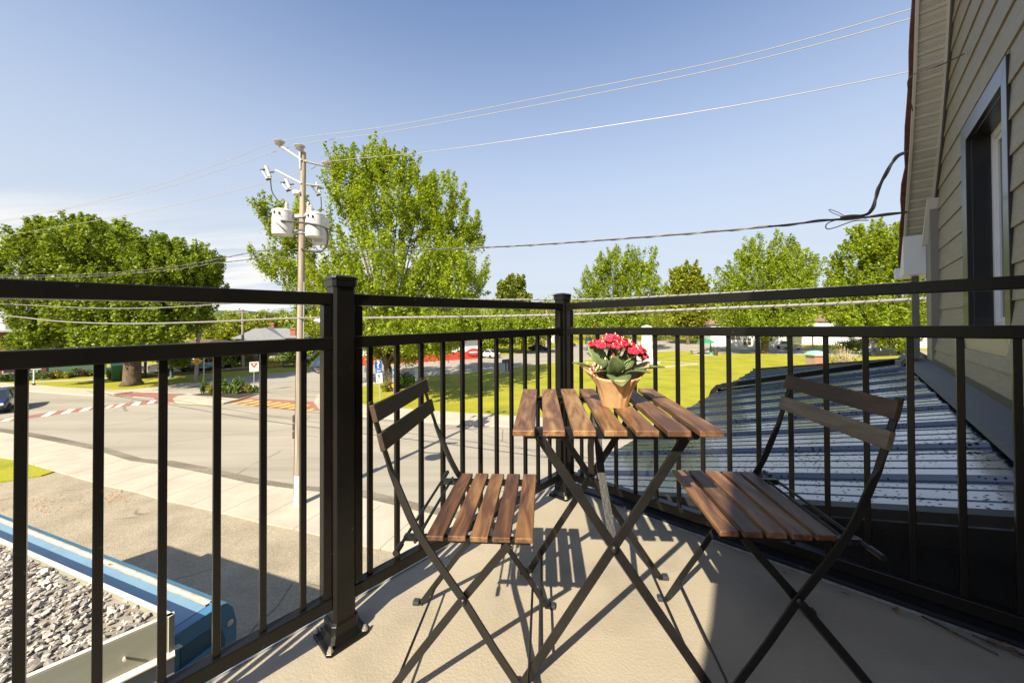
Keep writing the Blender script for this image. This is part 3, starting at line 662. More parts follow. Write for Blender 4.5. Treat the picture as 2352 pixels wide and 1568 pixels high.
def bleaf(p, d, up, L, W, curl=.3, cup=.2):
    """broad scalloped leaf"""
    p = Vector(p); d = Vector(d).normalized(); s_ = d.cross(Vector(up)).normalized(); u_ = s_.cross(d).normalized(); m = MB(); rows = []
    N1 = 16
    for i in range(N1 + 1):
        t = i / N1; wd = W * (math.sin(math.pi * min(1, t * .93 + .05)) ** .75) * (1 + .10 * (i % 2)); c_ = p + d * (L * t) + u_ * (curl * L * t * t * -1)
        rows.append([c_ + s_ * (wd / 2 * f_) + u_ * (cup * abs(f_) ** 1.6 * wd) for f_ in (-1, -.5, 0, .5, 1)])
    m.loft(rows, closed=False); o = m.build('leaf', M_kleaf, pl, world=False, smooth=True)
    sd_ = o.modifiers.new('solid', 'SOLIDIFY'); sd_.thickness = .0018; return o
for a in [((-.03, -.01, .09), (-.85, -.1, .75), (0, 0, 1), .115, .040), ((.03, .0, .09), (1.0, -.15, .62), (0, 0, 1), .125, .042),
          ((0, -.03, .095), (-.1, -1, .03), (0, 0, 1), .064, .068), ((-.005, -.02, .105), (-.12, -.6, .55), (0, -1, .2), .066, .056),
          ((-.03, .0, .12), (-.55, -.15, 1), (.2, -1, 0), .098, .045), ((.03, .0, .115), (.35, -.1, .9), (.2, -1, .2), .075, .042),
          ((.02, .02, .11), (.55, .5, .7), (0, 0, 1), .095, .05), ((-.02, .03, .11), (-.4, .7, .8), (0, 0, 1), .10, .05), ((.0, .03, .1), (.1, 1, .5), (0, 0, 1), .10, .055),
          ((.03, -.02, .10), (.7, -.6, .45), (0, 0, 1), .075, .045), ((-.035, -.02, .10), (-.6, -.6, .5), (0, 0, 1), .06, .04), ((0, .02, .12), (.1, .1, 1), (0, -1, 0), .07, .04), ((-.045, .01, .12), (-.3, .1, 1), (1, -.6, 0), .075, .035)]:
    bleaf(*a)
M_stem = mat('green stem', (.14, .19, .05), rough=.5); M_pet = mat('red petals', (.62, .022, .055), rough=.55, var=.25, scale=60, island=.40); M_bud = mat('pale buds', (.62, .42, .28), rough=.6, island=.35)
heads = [(-.042, -.012, .192, .031, 130), (-.012, -.008, .208, .034, 170), (.022, .0, .195, .025, 95), (.046, .005, .190, .022, 80), (.068, -.010, .172, .028, 130), (.090, -.004, .153, .017, 55), (-.066, .01, .188, .017, 40), (.0, -.03, .188, .024, 80)]
m = MB(); ms_ = MB(); mbud = MB()
for hx, hy, hz, hr, nf in heads:
    ms_.tube([(hx * .15, hy * .2, .09), (hx * .5, hy * .5, .14), (hx, hy, hz - .012)], .0022, 6)
    for k in range(nf):
        a = rp.uniform(0, 2 * math.pi); q = math.sqrt(rp.random()); px, py = hx + hr * q * math.cos(a), hy + hr * q * math.sin(a); pz = hz + .016 * (1 - q * q) + rp.uniform(-.004, .004)
        ms_.tube([(hx, hy, hz - .012), (px, py, pz)], .0007, 4)
        nn = Vector((px - hx, py - hy, .018)).normalized(); a1 = nn.orthogonal().normalized(); a2 = nn.cross(a1)
        if rp.random() < .93:
            for lay, rr in ((0, .0065), (1, .0045)):
                o_ = rp.uniform(0, 1)
                for j in range(6):
                    g = 2 * math.pi * (j + o_) / 6; e1 = a1 * math.cos(g) + a2 * math.sin(g); e2 = a1 * math.cos(g + .5) + a2 * math.sin(g + .5); e3 = a1 * math.cos(g - .5) + a2 * math.sin(g - .5)
                    c0 = Vector((px, py, pz)) + nn * (.0012 * lay)
                    m.add([c0, c0 + e2 * rr * .7 + nn * .001, c0 + e1 * rr + nn * .0022, c0 + e3 * rr * .7 + nn * .001], [(0, 1, 2, 3)])
        else:
            mbud.lathe([(.0005, -.003), (.0024, 0), (.0018, .004), (.0003, .006)], Vector((px, py, pz + .003)), 6)
for k in range(46):     # side bud spray
    c0 = Vector((-.068, -.03, .118)) if k < 34 else Vector((-.008, -.04, .148)); q = Vector((rp.gauss(0, .012), rp.gauss(0, .010), rp.gauss(0, .011))); p = c0 + q
    ms_.tube([(-.02, -.01, .09), c0 + Vector((0, 0, -.012)), p], .0008, 4)
    (mbud if rp.random() < .7 else m).lathe([(.0005, -.004), (.0034, 0), (.0026, .004), (.0003, .007)], p, 6)
m.build('petals', M_pet, pl, world=False, kind='stuff'); ms_.build('stems', M_stem, pl, world=False); mbud.build('buds', M_bud, pl, world=False, kind='stuff')
# ================================================================== GROUND
def groundmat(name, cols, scale, rough=.9, bump=.3, bscale=60, fine=None, stretch=None, cracks=None):
    m = bpy.data.materials.new(name); m.use_nodes = True; t = m.node_tree; n = t.nodes; l = t.links; b = n['Principled BSDF']; b.inputs['Roughness'].default_value = rough; b.inputs['Specular IOR Level'].default_value = .3
    co = n.new('ShaderNodeTexCoord'); mpn = n.new('ShaderNodeMapping'); l.new(co.outputs['Object'], mpn.inputs[0])
    if stretch: mpn.inputs['Rotation'].default_value = (0, 0, stretch[0]); mpn.inputs['Scale'].default_value = stretch[1]
    n1 = n.new('ShaderNodeTexNoise'); n1.inputs['Scale'].default_value = scale; n1.inputs['Detail'].default_value = 8; n1.inputs['Roughness'].default_value = .62; l.new(mpn.outputs[0], n1.inputs['Vector'])
    cr = n.new('ShaderNodeValToRGB'); e = cr.color_ramp.elements; e[0].position = .32; e[0].color = (*cols[0], 1); e[1].position = .68; e[1].color = (*cols[-1], 1)
    if len(cols) == 3: k = e.new(.5); k.color = (*cols[1], 1)
    l.new(n1.outputs['Fac'], cr.inputs[0]); out = cr.outputs[0]
    n2 = n.new('ShaderNodeTexNoise'); n2.inputs['Scale'].default_value = bscale; n2.inputs['Detail'].default_value = 4; l.new(co.outputs['Object'], n2.inputs['Vector'])
    if fine:
        r = n.new('ShaderNodeMapRange'); r.inputs['From Min'].default_value = .3; r.inputs['From Max'].default_value = .7; r.inputs['To Min'].default_value = 1 - fine; r.inputs['To Max'].default_value = 1 + fine; l.new(n2.outputs['Fac'], r.inputs['Value'])
        v = n.new('ShaderNodeVectorMath'); v.operation = 'SCALE'; l.new(out, v.inputs[0]); l.new(r.outputs[0], v.inputs['Scale']); out = v.outputs[0]
    if cracks:
        wv = n.new('ShaderNodeTexNoise'); wv.inputs['Scale'].default_value = cracks[0] * 2; l.new(co.outputs['Object'], wv.inputs['Vector'])
        mxv = n.new('ShaderNodeVectorMath'); mxv.operation = 'MULTIPLY_ADD'; l.new(wv.outputs['Color'], mxv.inputs[0]); mxv.inputs[1].default_value = (cracks[2],) * 3; l.new(co.outputs['Object'], mxv.inputs[2])
        vo = n.new('ShaderNodeTexVoronoi'); vo.feature = 'DISTANCE_TO_EDGE'; vo.inputs['Scale'].default_value = cracks[0]; l.new(mxv.outputs[0], vo.inputs['Vector'])
        r = n.new('ShaderNodeMapRange'); r.inputs['From Max'].default_value = cracks[1]; r.inputs['To Min'].default_value = .45; r.inputs['To Max'].default_value = 1; l.new(vo.outputs['Distance'], r.inputs['Value'])
        n5 = n.new('ShaderNodeTexNoise'); n5.inputs['Scale'].default_value = .22; n5.inputs['Detail'].default_value = 2; l.new(co.outputs['Object'], n5.inputs['Vector'])
        r5 = n.new('ShaderNodeMapRange'); r5.inputs['From Min'].default_value = .50; r5.inputs['From Max'].default_value = .56; r5.inputs['From Min'].default_value = .42; r5.inputs['From Max'].default_value = .48; l.new(n5.outputs['Fac'], r5.inputs['Value'])
        mx5 = n.new('ShaderNodeMath'); mx5.operation = 'MAXIMUM'; l.new(r.outputs[0], mx5.inputs[0]); l.new(r5.outputs[0], mx5.inputs[1])
        v = n.new('ShaderNodeVectorMath'); v.operation = 'SCALE'; l.new(out, v.inputs[0]); l.new(mx5.outputs[0], v.inputs['Scale']); out = v.outputs[0]
    l.new(out, b.inputs['Base Color'])
    if bump:
        bu = n.new('ShaderNodeBump'); bu.inputs['Strength'].default_value = bump; bu.inputs['Distance'].default_value = .02; l.new(n2.outputs['Fac'], bu.inputs['Height']); l.new(bu.outputs[0], b.inputs['Normal'])
    return m
ROADROT = (rad(21), (.09, .9, 1))
G_grass = groundmat('lawn', [(.19, .20, .010), (.275, .262, .014), (.33, .30, .022)], .35, bump=.6, bscale=22, fine=.28)
G_road = groundmat('road asphalt', [(.25, .222, .175), (.305, .272, .215), (.345, .31, .245)], .8, bump=.25, bscale=70, fine=.10, stretch=ROADROT, cracks=(.13, .006, .8))
G_lot = groundmat('rough asphalt', [(.25, .21, .145), (.31, .26, .185), (.36, .305, .22)], .9, bump=.8, bscale=45, fine=.32, cracks=(.28, .008, .7))
G_conc = groundmat('concrete walk', [(.36, .315, .245), (.41, .365, .285), (.45, .40, .315)], .7, bump=.2, bscale=60, fine=.07)
G_dirt = groundmat('dark mulch', [(.035, .022, .014), (.06, .04, .026)], 6, bump=1, bscale=30, fine=.4)
G_red = groundmat('red pavement', [(.25, .115, .085), (.32, .15, .115)], 2.5, bump=.2, bscale=50, fine=.12)
G_white = groundmat('white road paint', [(.55, .52, .46), (.70, .67, .60)], 4, bump=.1, fine=.1)
G_yellow = groundmat('yellow road paint', [(.55, .34, .07), (.68, .43, .10)], 3, bump=.1, fine=.15)
G_gutter = groundmat('worn gutter edge', [(.10, .085, .065), (.24, .205, .155)], 1.2, bump=.8, bscale=30, fine=.4, stretch=ROADROT)
def sheet(name, pts, z, m, th=0, kind='structure', **k):
    P = [Vector((p[0], p[1], z)) if len(p) == 3 or isinstance(p, Vector) else gnd(p[0], p[1], z) for p in pts]
    P = [Vector((p.x, p.y, z)) for p in P]
    b = MB()
    if th: b.prism([Vector((p.x, p.y, z - th)) for p in P], (0, 0, th))
    else: b.add(P, [tuple(range(len(P)))])
    o = b.build(name, m)
    bm = bmesh.new(); bm.from_mesh(o.data); bmesh.ops.triangulate(bm, faces=[f for f in bm.faces if len(f.verts) > 4]); bm.to_mesh(o.data); bm.free()
    if not th:
        for p in o.data.polygons: pass
        o.data.update()
        if o.data.polygons[0].normal.z < 0: o.data.flip_normals()
    o['kind'] = kind
    return o
def Vw(x, y): return Vector((x, y, 0))
mb = MB(); mb.add([(-1500, -300, 0), (1500, -300, 0), (1500, 2500, 0), (-1500, 2500, 0)], [(0, 1, 2, 3)]); mb.build('ground', G_grass, kind='structure')
far = [(-700, 868), (-300, 880), (0, 891), (144, 902), (221, 907), (294, 902.5), (387, 886), (450, 880), (517, 869), (680, 852.5), (821, 838), (993, 829), (1099, 823.5), (1180, 813), (1259, 803), (1334, 791), (1420, 786), (1506, 779), (1560, 783), (1620, 790), (1680, 796), (1742, 796.5), (1837, 799), (1900, 802), (2000, 803), (2300, 809)]
sheet('road', [gnd(*p) for p in far] + [Vw(90, -25), Vw(-90, -25)], .006, G_road)
# near pavement, lot and verge
near_up = [(-600, 925), (0, 994), (73, 1006), (220, 1036), (300, 1061), (367, 1069), (492, 1094), (573, 1112), (677, 1126), (822, 1143), (965, 1178)]
near_lo = [(911, 1268), (818, 1253), (689, 1220), (600, 1202), (492, 1175), (365, 1147), (317, 1132), (240, 1116), (123, 1082), (43, 1059), (0, 1051), (-600, 965)]
ru = [gnd(*p) for p in near_up]; rl2 = [gnd(*p) for p in near_lo]
d_ = (ru[-1] - ru[2]).normalized(); ru.append(ru[-1] + d_ * 30); rl2.insert(0, rl2[0] + d_ * 30)
sheet('pavement', ru + rl2, .055, G_conc, th=.05)
sheet('gutter_edge', [p for p in ru] + [p + Vector((.10 + .16 * ((i * 7) % 5) / 5, .36 + .22 * ((i * 3) % 4) / 4, 0)) for i, p in reversed(list(enumerate(ru)))], .012, G_gutter)
sheet('parking_lot', rl2 + [Vw(-70, -25), Vw(60, -25)], .011, G_lot)
sheet('verge', [(-400, 1005), (0, 1051), (43, 1059), (123, 1082), (95, 1091), (0, 1106), (-400, 1150)], .06, G_grass, th=.05)
mb = MB()   # pavement joints
for i in range(26):
    c = ru[2] + d_ * (-9 + i * 1.5); nrm_ = Vector((-d_.y, d_.x, 0)) * -1
    mb.box(c + nrm_ * 1.05 + Vector((0, 0, .0562)), (.016, 2.0, .002), (d_, nrm_, Vector((0, 0, 1))))
mb.build('pavement_joint', mat('joint', (.17, .145, .11), rough=.9), kind='structure')
# park lawn on a raised kerb
lawn = [(770, 915), (821, 927), (921, 937), (1013, 944.5), (1182, 954.5), (1254, 957)]
lw = [gnd(*p, .1) for p in lawn]; lw += [lw[-1] + Vector((14, -3.9, 0)) * 1.0, lw[-1] + Vector((60, -17, 0))]
ltop = [(2300, 824), (2060, 817), (1962, 819.5), (1872, 816), (1821, 815), (1744, 811.5), (1677.5, 813), (1648.6, 809.5), (1594, 808.5), (1549, 805.5), (1506, 807.5), (1367, 823), (1331, 828), (1251, 834), (1205, 840), (1148, 848.5), (1021.5, 860), (978.6, 864), (895, 874), (821, 890), (780, 901)]
sheet('lawn', lw + [gnd(*p, .1) for p in ltop], .108, G_grass, th=.05)
sw = [gnd(*p, .1) for p in [(722, 922), (735, 938), (780, 948), (821, 953), (1021.5, 969), (1173, 977.5), (1254, 983)]]; sw += [sw[-1] + Vector((14, -3.9, 0)), sw[-1] + Vector((60, -17, 0))]
sheet('park_pavement', sw + [lw[-1], lw[-2]] + [gnd(*p, .1) for p in reversed(lawn)] + [gnd(*p, .1) for p in [(780, 901), (821, 890), (895, 874), (978, 864), (895, 862), (821, 876), (745, 897), (728, 908)]], .103, G_conc, th=.1)
def strip(name, a, z, wpx, m, **k):
    pts = [gnd(*p, z) for p in a]; lo = [gnd(p[0], p[1] + wpx, z) for p in a]
    return sheet(name, pts + lo[::-1], z, m, **k)
strip('park_kerb', [(700 + 0, 1)] and [(1021.5, 858), (1148, 846.8), (1205, 838.4), (1251, 832.4), (1331, 826.2), (1367, 821.4), (1506, 806), (1549, 804)], .112, 1.7, G_conc)
strip('park_kerb', [(1592, 810.5), (1648, 808), (1744, 809.8), (1821, 813.3), (1872, 814.4), (1962, 817.6)], .113, 1.5, G_conc)
# far corner: pavement, verges and paths
sheet('far_pavement', [(-700, 862), (0, 878), (107, 885), (137, 888.7), (221, 892.5), (265, 895.6), (294, 893.7), (365, 888), (384, 885), (422, 879.6), (490, 876), (500, 879), (384, 891.6), (365, 894.8), (305, 899), (262, 904.5), (221, 907), (194, 906), (144, 902), (47, 895), (0, 891), (-700, 868)], .10, G_conc, th=.1)
sheet('garden_path', [(60, 879), (212, 872.5), (330, 865), (366, 861), (490, 852), (600, 844.5), (700, 837), (821, 829), (821, 827), (700, 834.6), (600, 841.5), (490, 848.5), (366, 857), (320, 861), (200, 870.5), (60, 876.5)], .014, G_conc)
sheet('car_park', [(250, 858), (330, 857), (366, 855), (490, 846.5), (510, 843), (505, 832), (430, 833), (300, 838), (230, 846)], .010, G_road)
sheet('kerb_lane', [(478, 862), (508, 866), (500, 871), (470, 869)], .012, G_lot)
mb = MB()
for k in (0, 1.9):
    pts = [gnd(u, v - k, .12) for u, v in [(300, 866.5), (366, 862), (490, 853.5), (600, 845.3), (700, 838.5), (737, 836)]]
    for a, b in zip(pts, pts[1:]): mb.bar(a, b, .14, .16)
tag(mb.build('timber_edging', mat('old timber', (.16, .10, .04), rough=.9), loc=gnd(490, 853)), 'low double timber edging beside the path in front of the far cars', 'edging')
# splitter island
isl = [(398, 914), (410, 908.5), (433, 905.5), (460, 902), (520, 899), (597, 898), (599, 900), (575, 908), (550, 916), (513, 925), (492, 927), (440, 925), (405, 922)]
sheet('traffic_island', [gnd(u, v, .12) for u, v in isl], .125, G_conc, th=.12)
bed = [(443, 906), (462, 902.6), (520, 899.8), (596, 899), (573, 907), (548, 914), (525, 912.5), (500, 910)]
sheet('planting_bed', bed, .16, G_dirt, th=.04)
sheet('dry_grass_fringe', [(398, 924), (440, 927), (492, 929), (513, 926), (513, 929), (480, 932), (430, 930), (398, 927)], .016, groundmat('dry fringe', [(.20, .14, .06), (.34, .26, .13)], 3, fine=.3))
# red crossings
def band(lower, upper, z, m, name): return sheet(name, list(lower) + list(reversed(upper)), z, m)
low_ = [(-60, 980), (0, 968.7), (25, 966), (92.5, 957), (137.5, 950.6), (180, 945), (240, 937.5), (294, 932), (366, 925.5)]
upp_ = [(-60, 973), (0, 962.5), (46, 957.5), (87.5, 950), (132.5, 943), (174, 937.5), (212.5, 933.7), (251, 929.3), (290, 925.6), (366, 916)]
band(low_, upp_, .012, G_red, 'red_crossing')
for i, q in enumerate([[(-2, 968.7), (20, 966), (34.5, 959), (12, 961.5)], [(92.5, 957), (112, 954.6), (132, 943.5), (113, 946)], [(137.5, 950.8), (159, 948.2), (174, 938), (157, 940)], [(180, 945.2), (201, 942.2), (213, 934), (194, 936.5)], [(240, 937.6), (251, 936.2), (263, 929.2), (249, 931)], [(261, 935.3), (275, 933.8), (289.5, 926), (275, 927.8)], [(299, 931.2), (319, 929.6), (324.7, 922), (311, 922.6)], [(336.5, 927), (353, 925.5), (359.5, 918.2), (345.5, 919.2)]]):
    sheet('crossing_stripe', q, .018, G_white)
sheet('red_median', [(262, 909), (280, 902.5), (305, 900), (367, 900.5), (446, 905), (411, 909.5), (398, 914), (398, 923), (366, 926), (352, 920), (356, 915), (300, 911.5)], .0125, G_red)
sheet('edge_line', [(300, 900.2), (367, 901), (446, 905.3), (446, 904.3), (367, 899.8), (300, 899.2)], .0185, G_white)
sheet('edge_line', [(305, 911.2), (356, 914.4), (356, 913.4), (305, 910.2)], .0186, G_white)
sheet('yellow_crossing_base', [(510, 924), (567, 912.5), (640, 917), (723, 922.5), (737, 942.5), (680, 942), (617, 936)], .0126, G_red)
for i in range(9):
    u0 = 528 + i * 21.5; v0 = 926.5 + i * 1.95; h1 = 1.6
    sheet('crossing_stripe', [(u0, v0 + .2), (u0 + 9, v0 + 1.2), (u0 + 56, v0 - 8.4 + .4), (u0 + 48, v0 - 9.6)] if i < 7 else [(u0 - 2, v0 + 2), (u0 + 6, v0 + 2.7), (u0 + 24, v0 - 3.5), (u0 + 17, v0 - 4.4)], .0186, G_yellow)
# monument paths
strip('monument_path', [(1508, 829), (1560, 831.5), (1606, 834)], .112, 1.3, G_conc)
sheet('monument_path', [(1430, 838), (1500, 845.5), (1510, 845.8), (1606, 836), (1604, 833.5), (1509, 842.7), (1440, 836)], .1125, G_conc)
strip('monument_path', [(1310, 829.8), (1400, 834), (1450, 836)], .112, 1.4, G_conc)
strip('side_path', [(1860, 806), (1950, 803.5), (2060, 803.5)], .016, 5, G_conc)
# fallen leaves on the lot
rfl = random.Random(6); mb = MB()
for k in range(420):
    if rfl.random() < .6: u, v = rfl.gauss(90, 45), rfl.gauss(1158, 14)
    else: u, v = rfl.gauss(255, 26), rfl.gauss(1143, 8)
    p = gnd(u, v, .013); a = rfl.uniform(0, 6.28); s_ = rfl.uniform(.015, .045); d = Vector((math.cos(a), math.sin(a), rfl.uniform(0, .4))); e = Vector((-math.sin(a), math.cos(a), rfl.uniform(0, .4)))
    mb.add([p - d * s_, p + e * s_ * .6, p + d * s_, p - e * s_ * .6], [(0, 1, 2, 3)])
tag(mb.build('leaf_litter', mat('litter leaf', (.36, .17, .05), rough=.8, island=.4)), 'brown leaf litter scattered over the rough asphalt below', 'leaf litter', kind='stuff')


# ================================================================== NEIGHBOUR FLAT ROOF WITH BLUE CANOPY
ZB = 3.6; ZG = 3.80
A_ = gnd(0, 1190, ZB); B_ = gnd(490.6, 1384, ZB)
D2 = (B_ - A_).normalized(); N2 = Vector((D2.y, -D2.x, 0));  # horizontal normal
if N2.dot(Vector((0, 0, 0)) - A_) < 0: N2 = -N2     # pointing back towards us
Cn = gnd(507, 1390, ZB)
Cn = B_ + D2 * (Cn - B_).dot(D2)
LEFT = -252
A0 = B_ + D2 * ((gnd(-252, 1097, ZB) - B_).dot(D2))
NB = thing('flat_roof_building', 'low building with gravel flat roof and blue metal canopy below the balcony', 'building', (A_.x, A_.y, 0))
K_blue = mat('blue enamel', (.055, .17, .285), rough=.38, var=.12, scale=2.5, coat=.2, stretch=(1, 1, 8))
K_bluel = mat('light blue enamel', (.17, .29, .38), rough=.35, var=.10, scale=3, coat=.2, dirt=((.45, .38, .25), 7, .62, .72))
K_pale = mat('chalky metal lip', (.42, .37, .31), rough=.6, var=.2, scale=9)
def cs(p, prof_): return [p + N2 * a + Vector((0, 0, z)) for a, z in prof_]
pf = [(.0, -1.1), (.0, -.22), (.03, -.08), (.08, -.012), (.125, .0), (.150, .002), (.16, -.012), (.200, -.012), (.205, -.02), (.215, -.02), (.222, .0), (.60, .0), (.60, -1.1)]
pf = [(-.14 + a, z) for a, z in pf]
m = MB(); m.loft([cs(A0, pf), cs(Cn - D2 * .1, pf)]); cano = m.build('canopy', K_blue, NB)
m = MB(); m.loft([cs(A0, [(.051, .0025), (.051, .006), (.46, .006), (.46, .0025)]), cs(Cn - D2 * .10, [(.051, .0025), (.051, .006), (.46, .006), (.46, .0025)])]); m.build('canopy_ledge', K_bluel, cano)
m = MB(); m.loft([cs(A0, [(-.004, .0), (-.004, .012), (.012, .014), (.012, .002)]), cs(Cn - D2 * .12, [(-.004, .0), (-.004, .012), (.012, .014), (.012, .002)])])
m.loft([cs(A0, [(.040, -.002), (.040, .010), (.046, .010), (.046, -.002)]), cs(Cn - D2 * .12, [(.040, -.002), (.040, .010), (.046, .010), (.046, -.002)])]); m.build('canopy_lip', K_pale, cano)
m = MB(); m.loft([cs(A0, [(.013, .003), (.013, .006), (.039, .006), (.039, .003)]), cs(Cn - D2 * .12, [(.013, .003), (.013, .006), (.039, .006), (.039, .003)])]); m.build('canopy_channel', mat('cream channel', (.58, .52, .42), rough=.5, var=.12, scale=14, stretch=(.3, .3, 1), dirt=((.30, .16, .06), 9, .60, .68)), cano)
# end return of the canopy
pe = [(.0, -1.1), (.0, -.22), (.03, -.08), (.08, -.012), (.125, .004), (.50, .004), (.50, -.22), (1.9, -.22), (1.9, -1.1)]; pe = [(-.135 + a, z) for a, z in pe]
m = MB(); m.prism(cs(Cn, pe), -D2 * .10); ends = m.build('canopy_end', K_blue, cano, bevel=.006)
m = MB(); pi = [(.10, -1.0), (.10, -.30), (.13, -.20), (.19, -.14), (.26, -.13), (.42, -.13), (.42, -.34), (1.85, -.34), (1.85, -1.0)]; pi = [(-.135 + a, z) for a, z in pi]
m.prism(cs(Cn + D2 * .0005, pi), D2 * .004); m.build('end_recess', mat('dark blue enamel', (.018, .075, .125), rough=.45), ends)
m = MB()
for zz in (-.30, -.52, -.74): m.bar(Cn + D2 * .012 + N2 * .05 + Vector((0, 0, zz)), Cn + D2 * .012 + N2 * 1.7 + Vector((0, 0, zz)), .02, .05)
m.build('end_rib', K_blue, ends, bevel=.008)
m = MB(); m.lathe([(.026, 0), (.026, .006), (.012, .012), (.001, .014)], Cn + D2 * .001 - N2 * (.075) + Vector((0, 0, -.20)), 12, (N2, Vector((0, 0, 1)), D2)); m.build('end_bolt', K_pale, ends, smooth=True)
# gravel roof body and kerb
G1 = gnd(401, 1410, ZG); GD = YD      # right kerb runs along the balcony direction
gl = [(G1 - D2 * 9.3), G1]            # along the canopy
G2 = G1 - GD * 7.5
body = [gl[0], G1, G2, gl[0] - GD * 7.5]
m = MB(); m.prism([Vector((p.x, p.y, 0)) for p in [q - N2 * 0 for q in body]], (0, 0, ZG - .30)); m.build('wall', mat('grey render', (.30, .29, .27), rough=.9), NB)
K_kerb = mat('grey green kerb metal', (.285, .28, .215), rough=.5, var=.08, scale=2, stretch=(1, 1, 4), dirt=((.20, .17, .12), 4, .62, .75))
K_kerbw = mat('cream kerb top', (.62, .56, .46), rough=.6, var=.1)
def kerb(a, b, inward, name):
    d = (b - a).normalized(); pr = [(0, -.26), (0, -.006), (.006, 0), (.035, 0), (.035, -.26)]
    m = MB(); m.loft([[a + inward * x + Vector((0, 0, z)) for x, z in pr], [b + inward * x + Vector((0, 0, z)) for x, z in pr]]); o = m.build(name, K_kerb, NB)
    m = MB(); m.loft([[p + Vector((0, 0, .0015)), p + inward * .036 + Vector((0, 0, .0015)), p + inward * .036 + Vector((0, 0, .005)), p + Vector((0, 0, .005))] for p in (a, b)]); m.build('kerb_cap', K_kerbw, o)
    m = MB(); m.loft([[p + Vector((0, 0, -.262)), p - inward * .05 + Vector((0, 0, -.275)), p - inward * .05 + Vector((0, 0, -.285)), p + Vector((0, 0, -.275))] for p in (a, b)]); m.build('kerb_flange', K_kerbw, o)
    return o
inw1 = -XD
kerb(G1, G2, inw1, 'roof_kerb'); kerb(gl[0], G1, N2, 'roof_kerb')
m = MB(); q = G1 - GD * .26 + Vector((0, 0, -.15)); m.tube([q, q + XD * .035], [.007, .010], 8); m.build('kerb_screw', K_kerbw, NB)
M_felt = mat('roof felt', (.25, .215, .17), rough=.95, var=.25, scale=6, bump=.4)
m = MB(); m.add([Vector((p.x, p.y, ZG - .035)) for p in body], [(0, 1, 2, 3)]); m.build('roof_felt', M_felt, NB)
# gravel
rg = np.random.default_rng(5)
ico_v = []; bm = bmesh.new(); bmesh.ops.create_icosphere(bm, subdivisions=1, radius=1); ico_v = np.array([v.co[:] for v in bm.verts]); ico_f = np.array([[v.index for v in f.verts] for f in bm.faces]); bm.free()
V_, F_ = [], []; base = 0; cnt = 0
a_ax = -np.array(D2[:]); b_ax = -np.array(GD[:]); g1 = np.array(G1[:])
for i in range(15000):
    s, t = rg.random() * 4.6, rg.random() * 3.2
    p = g1 + a_ax * (s + .04) + b_ax * (t + .03)
    e_ = min(s, t) 
    if e_ < .05 and rg.random() < .72: continue
    if s < .42 and t < .30 and rg.random() < .55: continue
    r = np.exp(rg.normal(-3.98, .36)); r = min(r, .042)
    v = ico_v * (1 + rg.normal(0, .26, (len(ico_v), 1))) * np.array([1, rg.uniform(.45, .8), rg.uniform(.3, .55)]) * r
    Q = np.array(Matrix.Rotation(rg.uniform(0, 6.28), 3, 'Z') @ Matrix.Rotation(rg.uniform(-.6, .6), 3, 'X') @ Matrix.Rotation(rg.uniform(-.6, .6), 3, 'Y'))
    v = v @ Q.T + p; v[:, 2] += -.035 + r * .35 + rg.random() * .014
    V_.append(v); F_.append(ico_f + base); base += len(v)
V_ = np.concatenate(V_); F_ = np.concatenate(F_)
def npmesh(name, V, F, m, parent=None, smooth=False):
    me = bpy.data.meshes.new(name); k = F.shape[1]
    me.vertices.add(len(V)); me.vertices.foreach_set('co', V.astype(np.float32).ravel())
    me.loops.add(F.size); me.loops.foreach_set('vertex_index', F.astype(np.int32).ravel())
    me.polygons.add(len(F)); me.polygons.foreach_set('loop_start', np.arange(0, F.size, k, dtype=np.int32)); me.polygons.foreach_set('loop_total', np.full(len(F), k, dtype=np.int32))
    if not smooth: me.polygons.foreach_set('use_smooth', np.zeros(len(F), dtype=bool))
    me.update(calc_edges=True); me.validate(); me.materials.append(m)
    o = bpy.data.objects.new(name, me); COL.objects.link(o)
    if parent: o.parent = parent
    return o
gr = npmesh('gravel', V_ - g1, F_, mat('crushed stone', (.36, .325, .28), rough=.85, var=.25, scale=40, island=.55, bump=.3, bscale=150)); gr.location = G1
tag(gr, 'grey crushed stone covering the flat roof below the balcony', 'gravel', kind='stuff')

# ================================================================== UTILITY POLE, TRANSFORMERS, WIRES
PB = gnd(684, 1160, .05); PY = PB.y
def pp(u, v, dy=0): return at(u, v, PY + dy)
K_pole = mat('weathered pole', (.30, .245, .18), rough=.85, var=.45, scale=16, stretch=(1, 1, .05), bump=.5, bscale=30, detail=6)
K_gal = mat('galvanised arm', (.50, .47, .42), rough=.5, metal=.1, var=.1)
K_porc = mat('porcelain', (.50, .46, .42), rough=.3, var=.1)
K_tank = mat('pale grey tank', (.58, .575, .55), rough=.45, var=.05, scale=2)
K_dark = mat('dark hardware', (.05, .045, .04), rough=.6)
U = thing('utility_pole', 'tall wooden utility pole carrying grey transformers beside the near pavement', 'utility pole', PB)
ptop = pp(697, 350); K_paint = mat('flaking white paint', (.62, .58, .50), rough=.8, var=.2, scale=6)
axis_ = lambda z: PB + (ptop - PB) * ((z - PB.z) / (ptop.z - PB.z))
m = MB(); m.tube([PB - Vector((0, 0, .05)), axis_(3), axis_(6), axis_(9), ptop], [.118, .112, .105, .095, .080], 18); m.build('pole', K_pole, U, smooth='auto')
m = MB(); m.tube([PB, axis_(1.05)], [.121, .119], 18, cap=False); m.build('painted_foot', K_paint, U, smooth=True)
m = MB(); m.tube([axis_(z) + Vector((.125 - .004 * z, -.02, 0)) for z in (.2, 4.0, 7.4)], .018, 6); m.build('conduit', K_gal, U)
m = MB(); m.tube([axis_(z) + Vector((-.125 + .003 * z, -.03, 0)) for z in (.3, 3, 6, 9.6)], .012, 6); m.build('ground_wire', K_dark, U)
m = MB()
